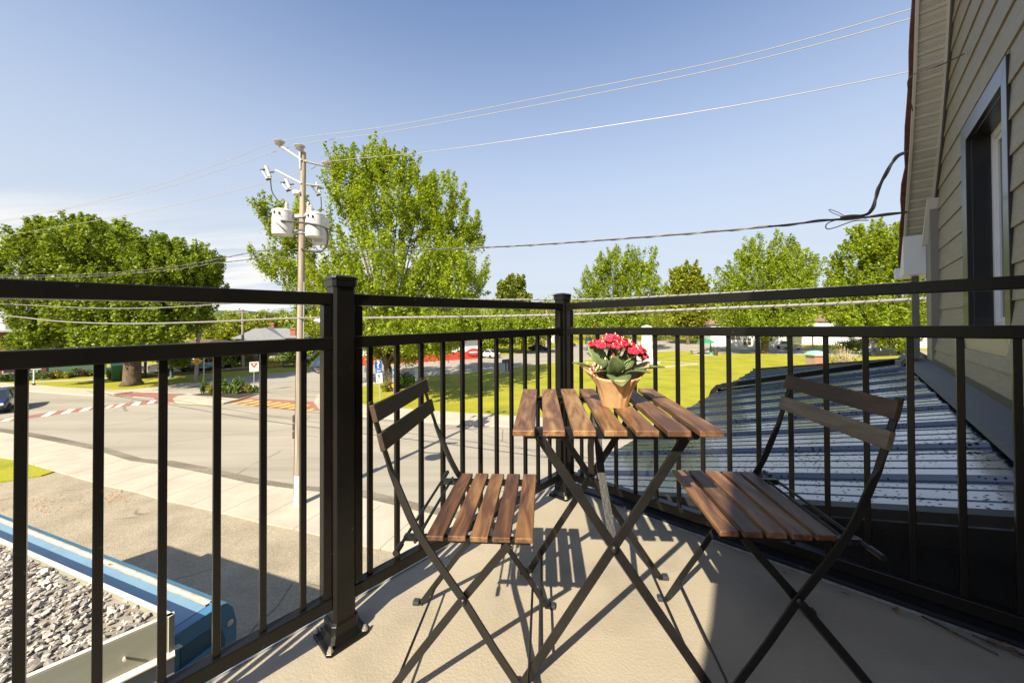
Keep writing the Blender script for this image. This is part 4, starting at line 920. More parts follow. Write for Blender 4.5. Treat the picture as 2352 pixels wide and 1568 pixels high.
for v0, v1 in ((952, 969), (971, 987), (989, 1006)):
    c = (pp(678.5, v0) + pp(678.5, v1)) / 2 + Vector((-.02, -.0, 0)); m.box(c, (.09, .14, abs(pp(678, v0).z - pp(678, v1).z)))
m.build('meter_box', K_dark, U, bevel=.02)
def insul(p, parent, s=1.0):
    m = MB(); m.lathe([(.02, -.20), (.02, -.14), (.085, -.12), (.125, -.105), (.05, -.085), (.045, -.05), (.10, -.035), (.16, -.015), (.165, .0), (.06, .015), (.06, .035), (.03, .045)], p, 16); return m.build('insulator', K_porc, parent, smooth='auto')
Lend = pp(645.5, 336, -.1); Rend = pp(750.6, 383.5, .4); mid = axis_(pp(696, 371).z)
m = MB(); m.tube([Lend, mid + Vector((0, -.10, 0))], .035, 8); m.tube([mid + Vector((.05, -.08, -.02)), Rend], .035, 8); m.tube([mid - Vector((.10, 0, 0)), mid + Vector((.11, 0, 0))], .05, 8); arm = m.build('cross_arm', K_gal, U)
I1 = pp(641.5, 325, -.1); I2 = pp(688.5, 335.5, -.12); I3 = pp(750.5, 375, .4)
for q in (I1, I2, I3): insul(q, arm)
m = MB(); m.tube([I2 - Vector((0, 0, .18)), I2 - Vector((0, -.03, .75))], .03, 6); m.build('top_pin', K_gal, U)
a0 = pp(633, 391, -.15); a1 = axis_(pp(690, 424).z) + Vector((0, -.09, 0)); a2 = pp(738, 427.5, .35)
m = MB(); m.tube([a0, a1], .032, 8); m.tube([a1 + Vector((.05, .08, 0)), a2], .032, 8); arm2 = m.build('cutout_arm', K_gal, U)
for (u, v, du, dv, dy) in ((616, 396, 4, 12, -.2), (662, 424, 4, 10, -.12), (731, 433, 4, 11, .35)):
    c = pp(u, v, dy); t_ = (pp(u + du * 1.6, v + dv * 1.4, dy) - pp(u - du * 1.0, v - dv * 1.0, dy))
    m = MB(); m.tube([c - t_ * .5, c + t_ * .36], .055, 10); m.tube([c + t_ * .36, c + t_ * .5], .04, 8)
    cu = m.build('fuse_cutout', K_porc, arm2, smooth='auto')
for (u, v, du, dv, dy) in ((616, 396, 4, 12, -.2), (662, 424, 4, 10, -.12), (731, 433, 4, 11, .35)):
    c = pp(u, v, dy); t_ = (pp(u + du * 1.6, v + dv * 1.4, dy) - pp(u - du * 1.0, v - dv * 1.0, dy)); o_ = Vector((-.14, -.05, -.05))
    m = MB(); m.tube([c - t_ * .25 + o_ * .2, c - t_ * .28 + o_ * 1.2], .03, 6); m.tube([c + t_ * .48, c + t_ * .48 + o_ * .8 - Vector((0, 0, .02))], .04, 6); m.tube([c, c + Vector((.17, .02, .02))], .025, 6); m.build('bracket', K_dark, arm2)
    m = MB(); m.tube([c - t_ * .25 + o_, c + t_ * .46 + o_ * .6], .022, 6); m.build('fuse_tube', K_tank, arm2)
def tank(u0, u1, v0, v1, dy, bush):
    a = pp(u0, v0, dy); b = pp(u1, v1, dy); r = (pp(u1, v0, dy).x - a.x) / 2; c = Vector(((a.x + b.x) / 2, PY + dy, 0)); zt_, zb_ = a.z, b.z
    m = MB(); m.lathe([(r * .96, zb_ + .02), (r * .985, zb_), (r * .985, zb_ + .03), (r, zb_ + .05), (r, zt_ - .05), (r * 1.03, zt_ - .045), (r * 1.03, zt_ - .015), (r * .8, zt_ + .03), (r * .3, zt_ + .045), (.001, zt_ + .045)], c, 28); t_ = m.build('transformer', K_tank, U, smooth='auto')
    for du, dy2, h in bush:
        q = c + Vector((du * r, dy2 * r, zt_ + .02)); prof_ = [(.03, 0)]
        for k in range(5): prof_ += [(.085 - k * .006, .02 + k * h / 5), (.055 - k * .004, .02 + (k + .6) * h / 5)]
        prof_ += [(.025, h + .04), (.001, h + .05)]; m = MB(); m.lathe(prof_, q, 12); m.build('bushing', K_porc, t_, smooth='auto')
    m = MB()
    for k in range(4):
        g_ = rad(200 + k * 28); q = c + Vector((math.cos(g_) * r, math.sin(g_) * r, zt_ - .12 - .03 * (k % 2))); m.lathe([(.02, -.05), (.035, -.02), (.03, .03), (.01, .05)], q, 8); m.tube([q, q + Vector((math.cos(g_) * .08, math.sin(g_) * .08, -.03))], .012, 6)
    m.build('lugs', K_dark, t_); return c, r, zt_, zb_
T1 = tank(628, 671.5, 485, 540, -.10, [(.25, .2, .26)]); T3 = tank(719, 754, 500, 560, .55, [(-.2, 0, .15)]); T2 = tank(704, 743.5, 492, 545, -.05, [(-.55, .1, .26), (-.95, .3, .40)])
m = MB()
for zc_ in (pp(690, 497).z, pp(690, 533).z):
    m.box((PB.x - .18 + (ptop.x - PB.x) * .8, PY, zc_), (.55, .16, .11)); m.box((PB.x + .28 + (ptop.x - PB.x) * .8, PY, zc_), (.45, .16, .11)); m.tube([axis_(zc_) - Vector((0, 0, .06)), axis_(zc_) + Vector((0, 0, .06))], .125, 14)
m.build('mounting_bracket', mat('grey steel', (.30, .30, .30), rough=.5), U)
m = MB(); q = pp(682, 443, -.1); m.lathe([(.02, -.14), (.09, -.10), (.10, 0), (.06, .08), (.08, .10), (.02, .12)], q, 14, (Vector((0, 0, 1)), Vector((0, 1, 0)), Vector((1, 0, 0)))); m.build('bell_insulator', K_porc, U, smooth=True)
def spline(pts, n=8):
    out = []; P = [Vector(p) for p in pts]; P = [P[0] * 2 - P[1]] + P + [P[-1] * 2 - P[-2]]
    for i in range(1, len(P) - 2):
        for k in range(n):
            t = k / n; a, b, c, d = P[i - 1:i + 3]
            out.append(.5 * ((2 * b) + (c - a) * t + (2 * a - 5 * b + 4 * c - d) * t * t + (3 * b - a - 3 * c + d) * t ** 3))
    out.append(P[-2]); return out
m = MB()
for pts in ([pp(621, 409, -.2), pp(625, 440, -.15), pp(640, 462, -.1), pp(657, 476, -.05)], [pp(700, 455, -.05), pp(710, 464), pp(709, 470), pp(702, 476)], [pp(737, 452, .35), pp(738, 475, .2), pp(736, 490)],
            [pp(645, 507, -.4), pp(690, 511, -.3), pp(720, 515, -.35), pp(744, 522, -.3), pp(752, 535, -.2), pp(750, 562, -.1), pp(738, 577, -.1), pp(715, 578, -.05), pp(692, 572, -.12)],
            [pp(634, 511, -.4), pp(645, 520, -.45), pp(658, 532, -.42)], [pp(744, 522, -.3), pp(765, 530, -.1), pp(790, 540, .2)]):
    m.tube(spline(pts), .017 if len(pts) < 8 else .035, 6)
m.build('lead_wire', K_dark, U)
# street lamp on the pole
K_lamp = mat('dark blue lamp', (.012, .028, .042), rough=.35, coat=.4)
Lm = thing('street_lamp', 'dark blue bell shaped lamp on a curved arm of the tall utility pole', 'street lamp', pp(700, 822))
m = MB(); m.tube(spline([pp(702, 821, 0), pp(715, 819, -.2), pp(725, 809, -.4), pp(731, 802, -.5), pp(739, 797, -.55), pp(743, 800, -.55)]), .035, 8); m.build('arm', K_lamp, Lm)
lc = pp(743, 838, -.55)
m = MB(); m.lathe([(.38, 0), (.39, .02), (.36, .05), (.27, .16), (.20, .24), (.12, .30), (.10, .42), (.07, .52), (.03, .56), (.001, .57)], lc - Vector((0, 0, .02)), 24); m.build('lamp_shade', K_lamp, Lm, smooth='auto')
m = MB(); m.lathe([(.001, -.26), (.10, -.25), (.20, -.19), (.27, -.09), (.29, -.02)], lc, 20); m.build('globe', mat('frosted globe', (.45, .43, .38), rough=.3), Lm, smooth=True)
m = MB()
for k in range(4):
    g_ = k * math.pi / 2 + .6; m.tube([lc + Vector((math.cos(g_) * r_, math.sin(g_) * r_, z_)) for r_, z_ in ((.34, 0), (.31, -.11), (.22, -.21), (.02, -.285))], .014, 6)
m.build('globe_cage', K_lamp, Lm)
# overhead wires
K_wire = mat('bare aluminium wire', (.36, .34, .32), rough=.5, metal=.2, var=.05)
K_cable = mat('black cable', (.05, .047, .045), rough=.5, var=.1); K_strand = mat('grey cable strand', (.20, .188, .17), rough=.55)
WD = Vector((14.3, -5.5, 0)).normalized()
def wire(name, pts, r, mt, label, lash=None, n=10):
    P = spline(pts, n); m = MB(); m.tube(P, r, 7)
    o = m.build(name, mt, loc=pts[0]); tag(o, label, 'wire', 'overhead wires and cables')
    if lash:
        m = MB(); Q = []; L = 0
        dense = spline(pts, 60)
        for i, p in enumerate(dense):
            if i: L += (p - dense[i - 1]).length
            t = (dense[min(i + 1, len(dense) - 1)] - dense[max(i - 1, 0)]).normalized(); s_ = t.cross(Vector((0, 0, 1))).normalized(); u_ = s_.cross(t)
            g_ = L * 2 * math.pi / lash[1]; Q.append(p + s_ * (math.cos(g_) * lash[2]) + u_ * (math.sin(g_) * lash[2]))
        m.tube(Q, lash[0], 5); m.build(lash[3], lash[4], o)
    return o
def wpt(u, v, z=None, Y=None): return at(u, v, Y)
def street(u, off=0):   # depth of a line along the street direction through the pole at image column u
    k = ray(u, 742).x / ray(u, 742).y; y0 = PB.y + off; x0 = PB.x
    # p = (x0,y0)+t*WD ; x=k*y
    t = (k * y0 - x0) / (WD.x - k * WD.y); return y0 + t * WD.y
for nm, ins, pl_, pr_, lab in (('power_line', I1, [(0, 511.5), (300, 443), (520, 370)], [(900, 289), (1300, 213), (1700, 130), (2108, 17), (2330, -50)], 'uppermost bare power line crossing the sky'),
                           ('power_line', I2 + Vector((0, 0, .04)), [(0, 507), (300, 452), (520, 386)], [(900, 302), (1300, 229), (1700, 147), (2108, 39), (2330, -28)], 'second bare power line just under the uppermost one'),
                           ('power_line', I3 + Vector((0, 0, .04)), [(0, 543.5), (300, 492), (520, 443), (700, 394)], [(1000, 347), (1300, 304), (1700, 241), (2100, 163), (2330, 110)], 'lowest of the three bare power lines, ending behind the roof edge')):
    off = ins.y - PB.y
    P = [at(u, v, street(u, off)) for u, v in pl_] + [ins] + [at(u, v, street(u, off)) for u, v in pr_]
    P.insert(0, P[0] * 2 - P[1])
    wire(nm, P, .0085, K_wire, lab)
hp = pp(694, 575)
hs1 = on_plane(2084, 487, XD, FX - .04)
def lerpdepth(a, b, u, v):
    # depth along the straight plan line a-b
    k = ray(u, 742).x / ray(u, 742).y; d = b - a; t = (k * a.y - a.x) / (d.x - k * d.y); return at(u, v, a.y + t * d.y)
svc = [hp] + [lerpdepth(hp, hs1, u, v) for u, v in ((850, 575), (1000, 572), (1200, 564), (1500, 543), (1750, 522), (1900, 506), (2000, 498))] + [hs1]
wire('service_cable', svc, .011, K_cable, 'twisted black service cable from the utility pole to the house roof edge', lash=(.008, .5, .012, 'neutral_strand', K_strand))
J = lerpdepth(hp, hs1, 1985, 503); jm = MB()
hook = on_plane(2083, 350, XD, FX - .04)
def jl(u, v): return lerpdepth(J, hs1, u, v)
wire('service_drop', [lerpdepth(hp, hs1, 1930, 500), lerpdepth(hp, hs1, 1985, 494), jl(2002, 480), jl(2012, 455), jl(2024, 420), jl(2042, 385), jl(2062, 360), hook], .013, K_cable, 'thick twisted cable rising from the service splice to the house rake', lash=(.010, .35, .012, 'strand', K_strand))
wire('cable_loop', [lerpdepth(hp, hs1, u, v) for u, v in ((1995, 506), (1960, 508), (1920, 522), (1900, 526), (1898, 516), (1915, 507), (1945, 503))], .005, K_cable, 'loose cable loop hanging under the service splice')
wire('cable_loop', [lerpdepth(hp, hs1, u, v) for u, v in ((1990, 502), (1950, 500), (1925, 488), (1905, 481), (1910, 488), (1935, 498))], .0035, K_strand, 'thin pale wire loop standing above the service splice')
wire('coax_cable', [on_plane(2215, 124, XD, WX - .02), on_plane(2160, 150, XD, FX + .0), on_plane(2108, 167, XD, FX - .07), on_plane(2086, 185, XD, FX - .10), on_plane(2088, 215, XD, FX - .08), on_plane(2096, 255, XD, FX - .05)], .0038, K_cable, 'thin black cable looping round the roof edge under the power line')
for lab, pts, r, off in (('upper telecom cable passing just behind the top rail of the balcony', [(-200, 690), (0, 697.5), (200, 707), (333, 707.5), (450, 702), (567, 694), (692, 690), (900, 688.5), (1050, 687), (1200, 688), (1400, 686), (1600, 676), (1900, 661), (2150, 646)], .020, .05),
                         ('thick lashed telecom cable running between the balcony rails', [(-200, 711), (0, 724), (133, 737.5), (277, 743), (450, 740), (680, 730.5), (821, 730), (1079, 727), (1268, 723.5), (1409, 718.5), (1651, 708), (1900, 698), (2112, 686.5), (2300, 678)], .032, -.05)):
    P = [at(u, v, street(u, off)) for u, v in pts]
    wire('telecom_cable', P, r, K_strand, lab, lash=(.007, .20, r + .002, 'lashing_wire', K_cable))
for lab, pts in (('upper twisted cable from the utility pole to the left, across the big maple', [(690, 572), (600, 576), (500, 595), (380, 615), (230, 628), (100, 632), (0, 632), (-150, 626)]), ('lower twisted cable from the utility pole to the left, across the big maple', [(690, 590), (620, 592), (500, 604), (380, 621), (230, 633), (100, 637), (0, 636), (-150, 630)])):
    P = [at(u, v, street(u, .0)) for u, v in pts]; wire('service_cable', P, .014, K_cable, lab, lash=(.008, .6, .014, 'neutral_strand', K_strand))
m = MB(); m.tube([pp(722, 737, -.06), pp(726, 737.5, -.06), pp(748, 737.5, -.08), pp(765, 737.5, -.08)], [.04, .075, .075, .075], 12)
tag(m.build('splice_closure', mat('white plastic', (.75, .75, .72), rough=.4), loc=pp(722, 737), smooth='auto'), 'white tubular splice case hanging on the thick cable by the pole', 'splice case')
# ================================================================== TREES
rt = np.random.default_rng(21)
L_mid = leafmat('maple leaves', (.125, .205, .012), (.36, .42, .030), .45)
L_dark = leafmat('dark maple leaves', (.075, .135, .010), (.29, .36, .024), .38)
L_far = leafmat('far tree leaves', (.15, .195, .014), (.34, .36, .03), .38)
L_wood = leafmat('wood leaves', (.10, .145, .02), (.26, .29, .035), .3)
L_shrub = leafmat('shrub leaves', (.05, .11, .014), (.15, .21, .03), .3)
L_yel = leafmat('yellow green leaves', (.16, .19, .02), (.32, .30, .04), .35)
L_redb = leafmat('purple shrub leaves', (.05, .03, .035), (.12, .07, .05), .25)
L_dry = leafmat('dry grass', (.30, .22, .10), (.48, .38, .20), .2)
M_bark = mat('maple bark', (.115, .08, .052), rough=.95, var=.5, scale=7, stretch=(1, 1, .25), bump=1, bscale=14)
def leaves(centers, rad3, n, size, up=.35, stretch=1.0, drop=0.0):
    """rhombic leaves scattered round cluster centres; returns V,F"""
    C = np.repeat(centers, n, axis=0); Rr = np.repeat(rad3, n, axis=0); M_ = len(C)
    p = C + rt.normal(0, .5, (M_, 3)) * Rr
    nn = rt.normal(0, 1, (M_, 3)); nn[:, 2] = np.abs(nn[:, 2]) + up; nn /= np.linalg.norm(nn, axis=1)[:, None]
    a = np.cross(nn, rt.normal(0, 1, (M_, 3))); a /= np.linalg.norm(a, axis=1)[:, None]; b = np.cross(nn, a)
    s = size * rt.uniform(.6, 1.3, (M_, 1)); L = a * s * .62 * stretch; W = b * s * .40
    Vv = np.stack([p - L, p + W - L * .1, p + L, p - W - L * .1], axis=1).reshape(-1, 3)
    return Vv, np.arange(M_ * 4).reshape(-1, 4)
def shoots(C, D_, L_, sig, n, size):
    """leaves strung along upward shoots starting at C, direction D_, length L_"""
    k = len(C); Cc = np.repeat(C, n, axis=0); Dd = np.repeat(D_, n, axis=0); Ll = np.repeat(L_, n)[:, None]; M_ = len(Cc)
    t = rt.random((M_, 1)) ** .85; p = Cc + Dd * Ll * t + rt.normal(0, 1, (M_, 3)) * (sig * (1.15 - .85 * t))
    nn = rt.normal(0, 1, (M_, 3)); nn[:, 2] = np.abs(nn[:, 2]) + .35; nn /= np.linalg.norm(nn, axis=1)[:, None]
    a = np.cross(nn, rt.normal(0, 1, (M_, 3))); a /= np.linalg.norm(a, axis=1)[:, None]; b = np.cross(nn, a)
    s = size * rt.uniform(.6, 1.3, (M_, 1)); L = a * s * .60; W = b * s * .42
    return np.stack([p - L, p + W - L * .1, p + L, p - W - L * .1], axis=1).reshape(-1, 3), np.arange(M_ * 4).reshape(-1, 4)
def tree(name, label, base, lobes, leafm, ncl, npc, size, tr=.35, trunk=None, plume=(.5, .5, .9), group=None, limbs=18, hollow=.45, seed=1, cat='tree', barkm=None, sh=1.0, lean=.6):
    """lobes: (centre Vector, rx, ry, rz, weight)"""
    T = thing(name, label, cat, base, group=group); r = np.random.default_rng(seed)
    ws = np.array([l[4] for l in lobes]); ws = ws / ws.sum(); cs_ = []; ds_ = []
    for _ in range(ncl):
        l = lobes[r.choice(len(lobes), p=ws)]
        d = r.normal(0, 1, 3); d /= np.linalg.norm(d); q = hollow + (1 - hollow) * r.random() ** .6
        cs_.append(np.array(l[0][:]) + d * q * .92 * np.array([l[1], l[2], l[3]])); v = d * lean * q + np.array([0, 0, 1.0]) + r.normal(0, .18, 3); ds_.append(v / np.linalg.norm(v))
    cs_ = np.array(cs_); ds_ = np.array(ds_); keep = cs_[:, 2] > base.z + 1.0; cs_ = cs_[keep]; ds_ = ds_[keep]
    Ls = plume[2] * 1.5 * r.uniform(.5, 1.5, len(cs_)) * sh
    Vv, Ff = shoots(cs_ - ds_ * Ls[:, None] * .5, ds_, Ls, plume[0] * .36, npc, size)
    npmesh('crown', Vv - np.array(base[:]), Ff, leafm, T)
    top = trunk or (base + Vector((0, 0, 3.0))); m = MB(); bz_ = Vector(base)
    mids = spline([bz_ - Vector((0, 0, .15)), bz_ * .5 + top * .5, top], 3)
    m.tube(mids, [tr * 1.45] + [tr * 1.05 - .15 * tr * i / len(mids) for i in range(1, len(mids))], 12)
    idx = r.choice(len(cs_), min(limbs, len(cs_)), replace=False)
    for j, i in enumerate(idx):
        c = Vector(cs_[i]); mid_ = top * .55 + c * .45 + Vector((0, 0, (c.z - top.z) * .12)); r0 = tr * (.62 if j < 5 else .30)
        P = spline([top - Vector((0, 0, tr * .5)), top * .82 + mid_ * .18 + Vector((0, 0, .3)), mid_, c], 4); m.tube(P, [r0 * (1 - i_ / (len(P) - 1)) ** .8 + .015 for i_ in range(len(P))], 6, cap=False)
    m.build('trunk', barkm or M_bark, T, smooth=True)
    return T
def lobe(u, v, Y, ru_, rv_, ry, w=1): # px radii -> metres at depth Y
    s = Y / 832; return (at(u, v, Y), ru_ * s, ry, rv_ * s, w)
# tall maple behind the pole
b1 = gnd(900, 897, .1); Y1_ = b1.y
tree('maple_tree', 'tall airy maple right behind the utility pole, the tallest tree', b1,
     [lobe(900, 470, Y1_, 125, 130, 4.2, 3), lobe(800, 420, Y1_ + .5, 60, 85, 3, 1.2), lobe(1020, 500, Y1_ - .5, 75, 110, 3.4, 1.6), lobe(690, 520, Y1_, 85, 60, 3, 1.0), lobe(660, 610, Y1_ + .3, 70, 55, 3, .8),
      lobe(870, 640, Y1_ - 2, 160, 110, 8, 3.8), lobe(1040, 640, Y1_ - 2, 90, 90, 6, 2.0), lobe(760, 700, Y1_ + 1, 100, 80, 4, 1.5), lobe(960, 755, Y1_ - 4, 110, 45, 7, 2.0), lobe(880, 370, Y1_, 60, 50, 2.5, .6), lobe(850, 790, Y1_ - 1, 45, 30, 2, .5), lobe(1000, 780, Y1_ - 3, 80, 28, 5, .9), lobe(930, 805, Y1_ + 1, 60, 22, 2, .5),
      lobe(1085, 545, Y1_, 40, 60, 2, .35), lobe(620, 480, Y1_, 35, 25, 1.5, .2)],
     L_mid, 1700, 95, .175, tr=.36, trunk=gnd(893, 897, .1).lerp(at(890, 842, Y1_), 1), plume=(.62, .62, 1.0), limbs=46, hollow=.25, seed=3)
# big dense maple on the left
b2 = gnd(303, 882, .1); Y2_ = b2.y
tree('maple_tree', 'broad dense maple on the left with thick trunk beside the green bin', b2,
     [lobe(160, 570, Y2_, 95, 70, 4, 2), lobe(60, 620, Y2_, 62, 75, 3.4, 1.3), lobe(260, 590, Y2_ - 1, 110, 80, 5, 2.6), lobe(400, 620, Y2_, 100, 75, 4.5, 2.4), lobe(120, 700, Y2_, 85, 75, 4, 1.7), lobe(250, 700, Y2_ - 3, 130, 75, 4, 2.4),
      lobe(370, 720, Y2_ - 2, 100, 70, 4, 2), lobe(440, 660, Y2_ + 1, 55, 80, 4, 1), lobe(300, 770, Y2_ - 4, 130, 38, 3, 1.4), lobe(90, 780, Y2_ - 1, 50, 32, 3, .5), lobe(190, 530, Y2_, 50, 30, 2, .5), lobe(20, 640, Y2_, 25, 30, 2, .2)],
     L_dark, 2300, 90, .20, tr=.68, trunk=at(305, 815, Y2_), plume=(.65, .65, .85), limbs=30, hollow=.5, seed=9)
# park trees on the right
def park(name, label, ub, vb, lobes_, n, seed, lm=L_mid, npc=80, size=.30, tr=.4, **k):
    b = gnd(ub, vb, .05); Y = b.y; low_r = k.pop('low', 60)
    return tree(name, label, b, [lobe(u, v, Y + dy, a * 1.2, c * 1.08, ry, w_) for u, v, dy, a, c, ry, w_ in lobes_] + [lobe(ub, vb - 62, Y - 1, low_r, 14, 4, .9)], lm, int(n * 1.6), npc, size, tr=tr, trunk=at(k.pop('tu', ub), k.pop('tv', vb - 30), Y), seed=seed, plume=k.pop('plume', (1.1, 1.1, 1.5)), **k)
GT = 'trees round the park'
park('park_tree', 'park tree with the leafy crown between the monument and the corner post', 1432, 806, [(1420, 660, 0, 80, 75, 5, 2.4), (1370, 690, 0, 60, 55, 4, 1), (1470, 680, 0, 55, 80, 5, 1.4), (1425, 610, 0, 55, 42, 4, .9), (1400, 740, 0, 80, 30, 5, 1.2), (1480, 600, 0, 30, 30, 3, .3)], 420, 31, group=GT)
park('park_tree', 'park tree standing over the road with bare trunk beside the silver pickup', 1757, 812, [(1755, 650, 0, 105, 75, 6, 3), (1700, 700, 0, 65, 50, 5, 1.2), (1820, 690, 0, 65, 60, 5, 1.4), (1770, 590, 0, 70, 48, 4, 1.2), (1760, 740, -2, 100, 26, 5, 1.4), (1850, 620, 0, 30, 40, 3, .4)], 560, 32, group=GT, tr=.62, tv=772)
park('park_tree', 'park tree at the far right, crown partly hidden by the roof edge', 2072, 812, [(2000, 620, 0, 75, 75, 6, 2.4), (2080, 640, 0, 90, 110, 6, 3), (1950, 690, 0, 60, 60, 5, 1.4), (2010, 545, 0, 50, 42, 4, .9), (2020, 735, -3, 100, 30, 5, 1.8), (2110, 560, 0, 50, 60, 4, .9), (2055, 775, -4, 35, 22, 3, .5)], 620, 33, group=GT, tr=.6, size=.36, tv=770)
park('park_tree', 'slender paler tree between the two round park trees', 1580, 790, [(1580, 690, 0, 45, 80, 4, 2), (1575, 640, 0, 28, 38, 3, .8), (1610, 720, 0, 40, 50, 4, 1)], 220, 34, lm=L_far, size=.6, group=GT, plume=(1.4, 1.4, 2))
park('conifer_tree', 'dark conifer rising alone above the rail left of the corner post', 1176, 792, [(1176, 700, 0, 42, 40, 4, 1.6), (1176, 665, 0, 30, 28, 3, 1), (1185, 650, 0, 20, 16, 2, .4)], 150, 35, lm=L_wood, size=.6, plume=(1.3, 1.3, 1.2), low=22)
park('roadside_tree', 'leafy tree overhanging the parked cars left of the corner post', 1201, 810, [(1185, 745, 0, 65, 32, 5, 2), (1230, 755, -1, 40, 30, 4, 1.2), (1150, 765, 0, 40, 28, 4, 1), (1200, 775, -2, 30, 16, 3, .6)], 300, 36, lm=L_mid, size=.34, plume=(.8, .8, .8), tv=788)
park('roadside_tree', 'rounded bushy tree above the white sedan', 1108, 806, [(1110, 755, 0, 50, 40, 4, 2), (1070, 745, 0, 45, 35, 4, 1.2), (1120, 785, 0, 26, 14, 3, .6)], 200, 37, lm=L_mid, size=.4)
park('roadside_tree', 'tree filling the gap behind the shop with the red base', 1010, 800, [(1000, 760, 0, 60, 40, 4, 2), (940, 765, 0, 50, 35, 4, 1.4)], 170, 38, lm=L_far, size=.5)
park('small_tree', 'young tree in front of the white pickup near the far car park', 392, 866, [(385, 815, 0, 26, 16, 1.6, 2), (410, 830, 0, 16, 8, 1.2, .8)], 60, 39, lm=L_dark, size=.2, tr=.09, plume=(.5, .5, .4), tv=846, limbs=8, low=10)
# tree belt left of the house in the distance
sp = [(500, 770, 480, 'light green tree left of the far grey-roofed house', 44), (470, 752, 40, '', 0)]
for i, (u, vt, vb, w_, lab, lm, seed) in enumerate([(505, 728, 838, 46, 'leafy tree beside the far pole, left of the grey-roofed house', L_far, 41), (560, 722, 838, 48, 'light green tree behind the left half of the grey-roofed house', L_far, 42), (625, 712, 836, 52, 'spreading tree behind the right half of the grey-roofed house', L_far, 43), (700, 712, 834, 52, 'green tree between the grey-roofed house and the utility pole', L_mid, 44), (770, 722, 832, 42, 'green tree hidden behind the corner post of the railing', L_mid, 45), (520, 800, 842, 26, 'dense round shrub tree left of the far house porch', L_far, 46), (715, 785, 834, 34, 'bushy green tree directly behind the street lamp', L_dark, 47)]):
    b = gnd(u, vb); Y = b.y * (1.25 if i < 5 else 1.0); b = Vector((at(u, vb, Y).x, Y, 0)); vm = (vt + vb - 22) / 2
    tree('garden_tree', lab, b, [lobe(u, vm, Y, w_, (vb - 22 - vt) / 2, 5, 2), lobe(u - w_ * .5, vm + 12, Y, w_ * .6, (vb - vt) / 3, 4, 1), lobe(u + w_ * .5, vm + 8, Y, w_ * .6, (vb - vt) / 3, 4, 1)], lm, 190, 46, .42, tr=.25, trunk=b + Vector((0, 0, 2.5)), plume=(1.0, 1.0, .9), group='garden trees beyond the crossing', seed=seed, hollow=.3)
# far woods and hills
hm = groundmat('wooded hill', [(.028, .055, .018), (.05, .085, .02), (.08, .11, .03)], .035, bump=1, bscale=.25, fine=.4)
m = MB(); rows = []
xs_ = np.linspace(-900, 900, 90)
for j, (Y, hf) in enumerate(((330, 0), (380, .45), (460, .85), (600, 1.0), (800, .8))):
    row = []
    for x in xs_:
        h = 15 + 7 * math.sin(x / 85 + 1.1) + 5 * math.sin(x / 38 + .3) + 6 * math.exp(-((x + 330) / 90) ** 2) + 1.5 * math.sin(x / 9.0)
        row.append(Vector((x, Y + 12 * math.sin(x / 60), h * hf)))
    rows.append(row)
m.loft(rows, closed=False); m.build('hills', hm, smooth=True, kind='structure')
cc = []
for _ in range(1500):
    x = rt.uniform(-560, 560); Y = rt.uniform(200, 420)
    cc.append((x, Y, rt.uniform(2, 11) + max(0, (Y - 330)) * .13))
cc = np.array(cc); Vv, Ff = leaves(cc, np.array([[4, 4, 3.5]]) * np.ones((len(cc), 1)), 75, 1.5)
o = npmesh('far_woods', Vv, Ff, L_wood); tag(o, 'distant woods on the low hills behind the houses', 'woods', kind='stuff')
cc = []
for _ in range(800):
    u = rt.uniform(1240, 2250); Y = rt.uniform(115, 150); p = at(u, 742, Y); cc.append((p.x, Y, rt.uniform(2, 14)))
for _ in range(260):
    u = rt.uniform(820, 1260); Y = rt.uniform(120, 150); p = at(u, 742, Y); cc.append((p.x, Y, rt.uniform(2, 12)))
cc = np.array(cc); Vv, Ff = leaves(cc, np.array([[2.6, 2.6, 2.4]]) * np.ones((len(cc), 1)), 75, .6)
o = npmesh('tree_belt', Vv, Ff, L_far); tag(o, 'continuous belt of trees behind the white buildings beyond the park', 'trees', kind='stuff')
# shrubs
def shrub(label, u, v, h, wd, lm, cat='shrub', name='shrub', z=.05, seed=1, n=26, npc=26, size=.11, group=None, spiky=False):
    b = gnd(u, v, z); r = np.random.default_rng(seed); T = thing(name, label, cat, b, group=group)
    c = np.array(b[:]) + np.stack([r.normal(0, .36, n) * wd, r.normal(0, .3, n) * wd, np.abs(r.normal(.5, .22, n)) * h], 1)
    Vv, Ff = leaves(c, np.array([[wd * .22, wd * .22, h * .22]]) * np.ones((n, 1)), npc, size, stretch=2.2 if spiky else 1)
    npmesh('foliage', Vv - np.array(b[:]), Ff, lm, T)
    m = MB()
    for k in range(6): m.tube([b, Vector(c[k])], .012, 4)
    m.build('stems', M_bark, T); return T
for i, (u, v, lab, lm) in enumerate([(12, 876, 'green shrub at the left end of the bed under the shop window', L_shrub), (50, 873, 'brownish shrub beside the left baluster in the shop bed', L_redb), (100, 871.5, 'rounded green bush just right of the street name post', L_shrub), (122, 868, 'purple leaved shrub in the middle of the shop bed', L_redb), (142, 868, 'yellow green shrub in the shop bed under the window end', L_yel), (160, 866, 'big fresh green shrub in the shop bed', L_shrub), (186, 864.5, 'dark purple shrub near the right end of the shop bed', L_redb), (212, 861.5, 'low green shrub at the right end of the shop bed', L_shrub)]):
    shrub(lab, u, v, .85, .9, lm, seed=50 + i, group='shrubs in front of the green shop')
shrub('tall grass tuft at the left foot of the green bin', 253, 872, .8, .3, L_yel, seed=60, name='grass_tuft', cat='grass tuft', spiky=True)
shrub('tall grass tuft at the right foot of the green bin', 283, 872, .9, .35, L_yel, seed=61, name='grass_tuft', cat='grass tuft', spiky=True)
shrub('low yellow flowering plants right of the thick maple trunk', 330, 866, .5, 1.2, L_yel, seed=62, name='flower_bed', cat='flowers')
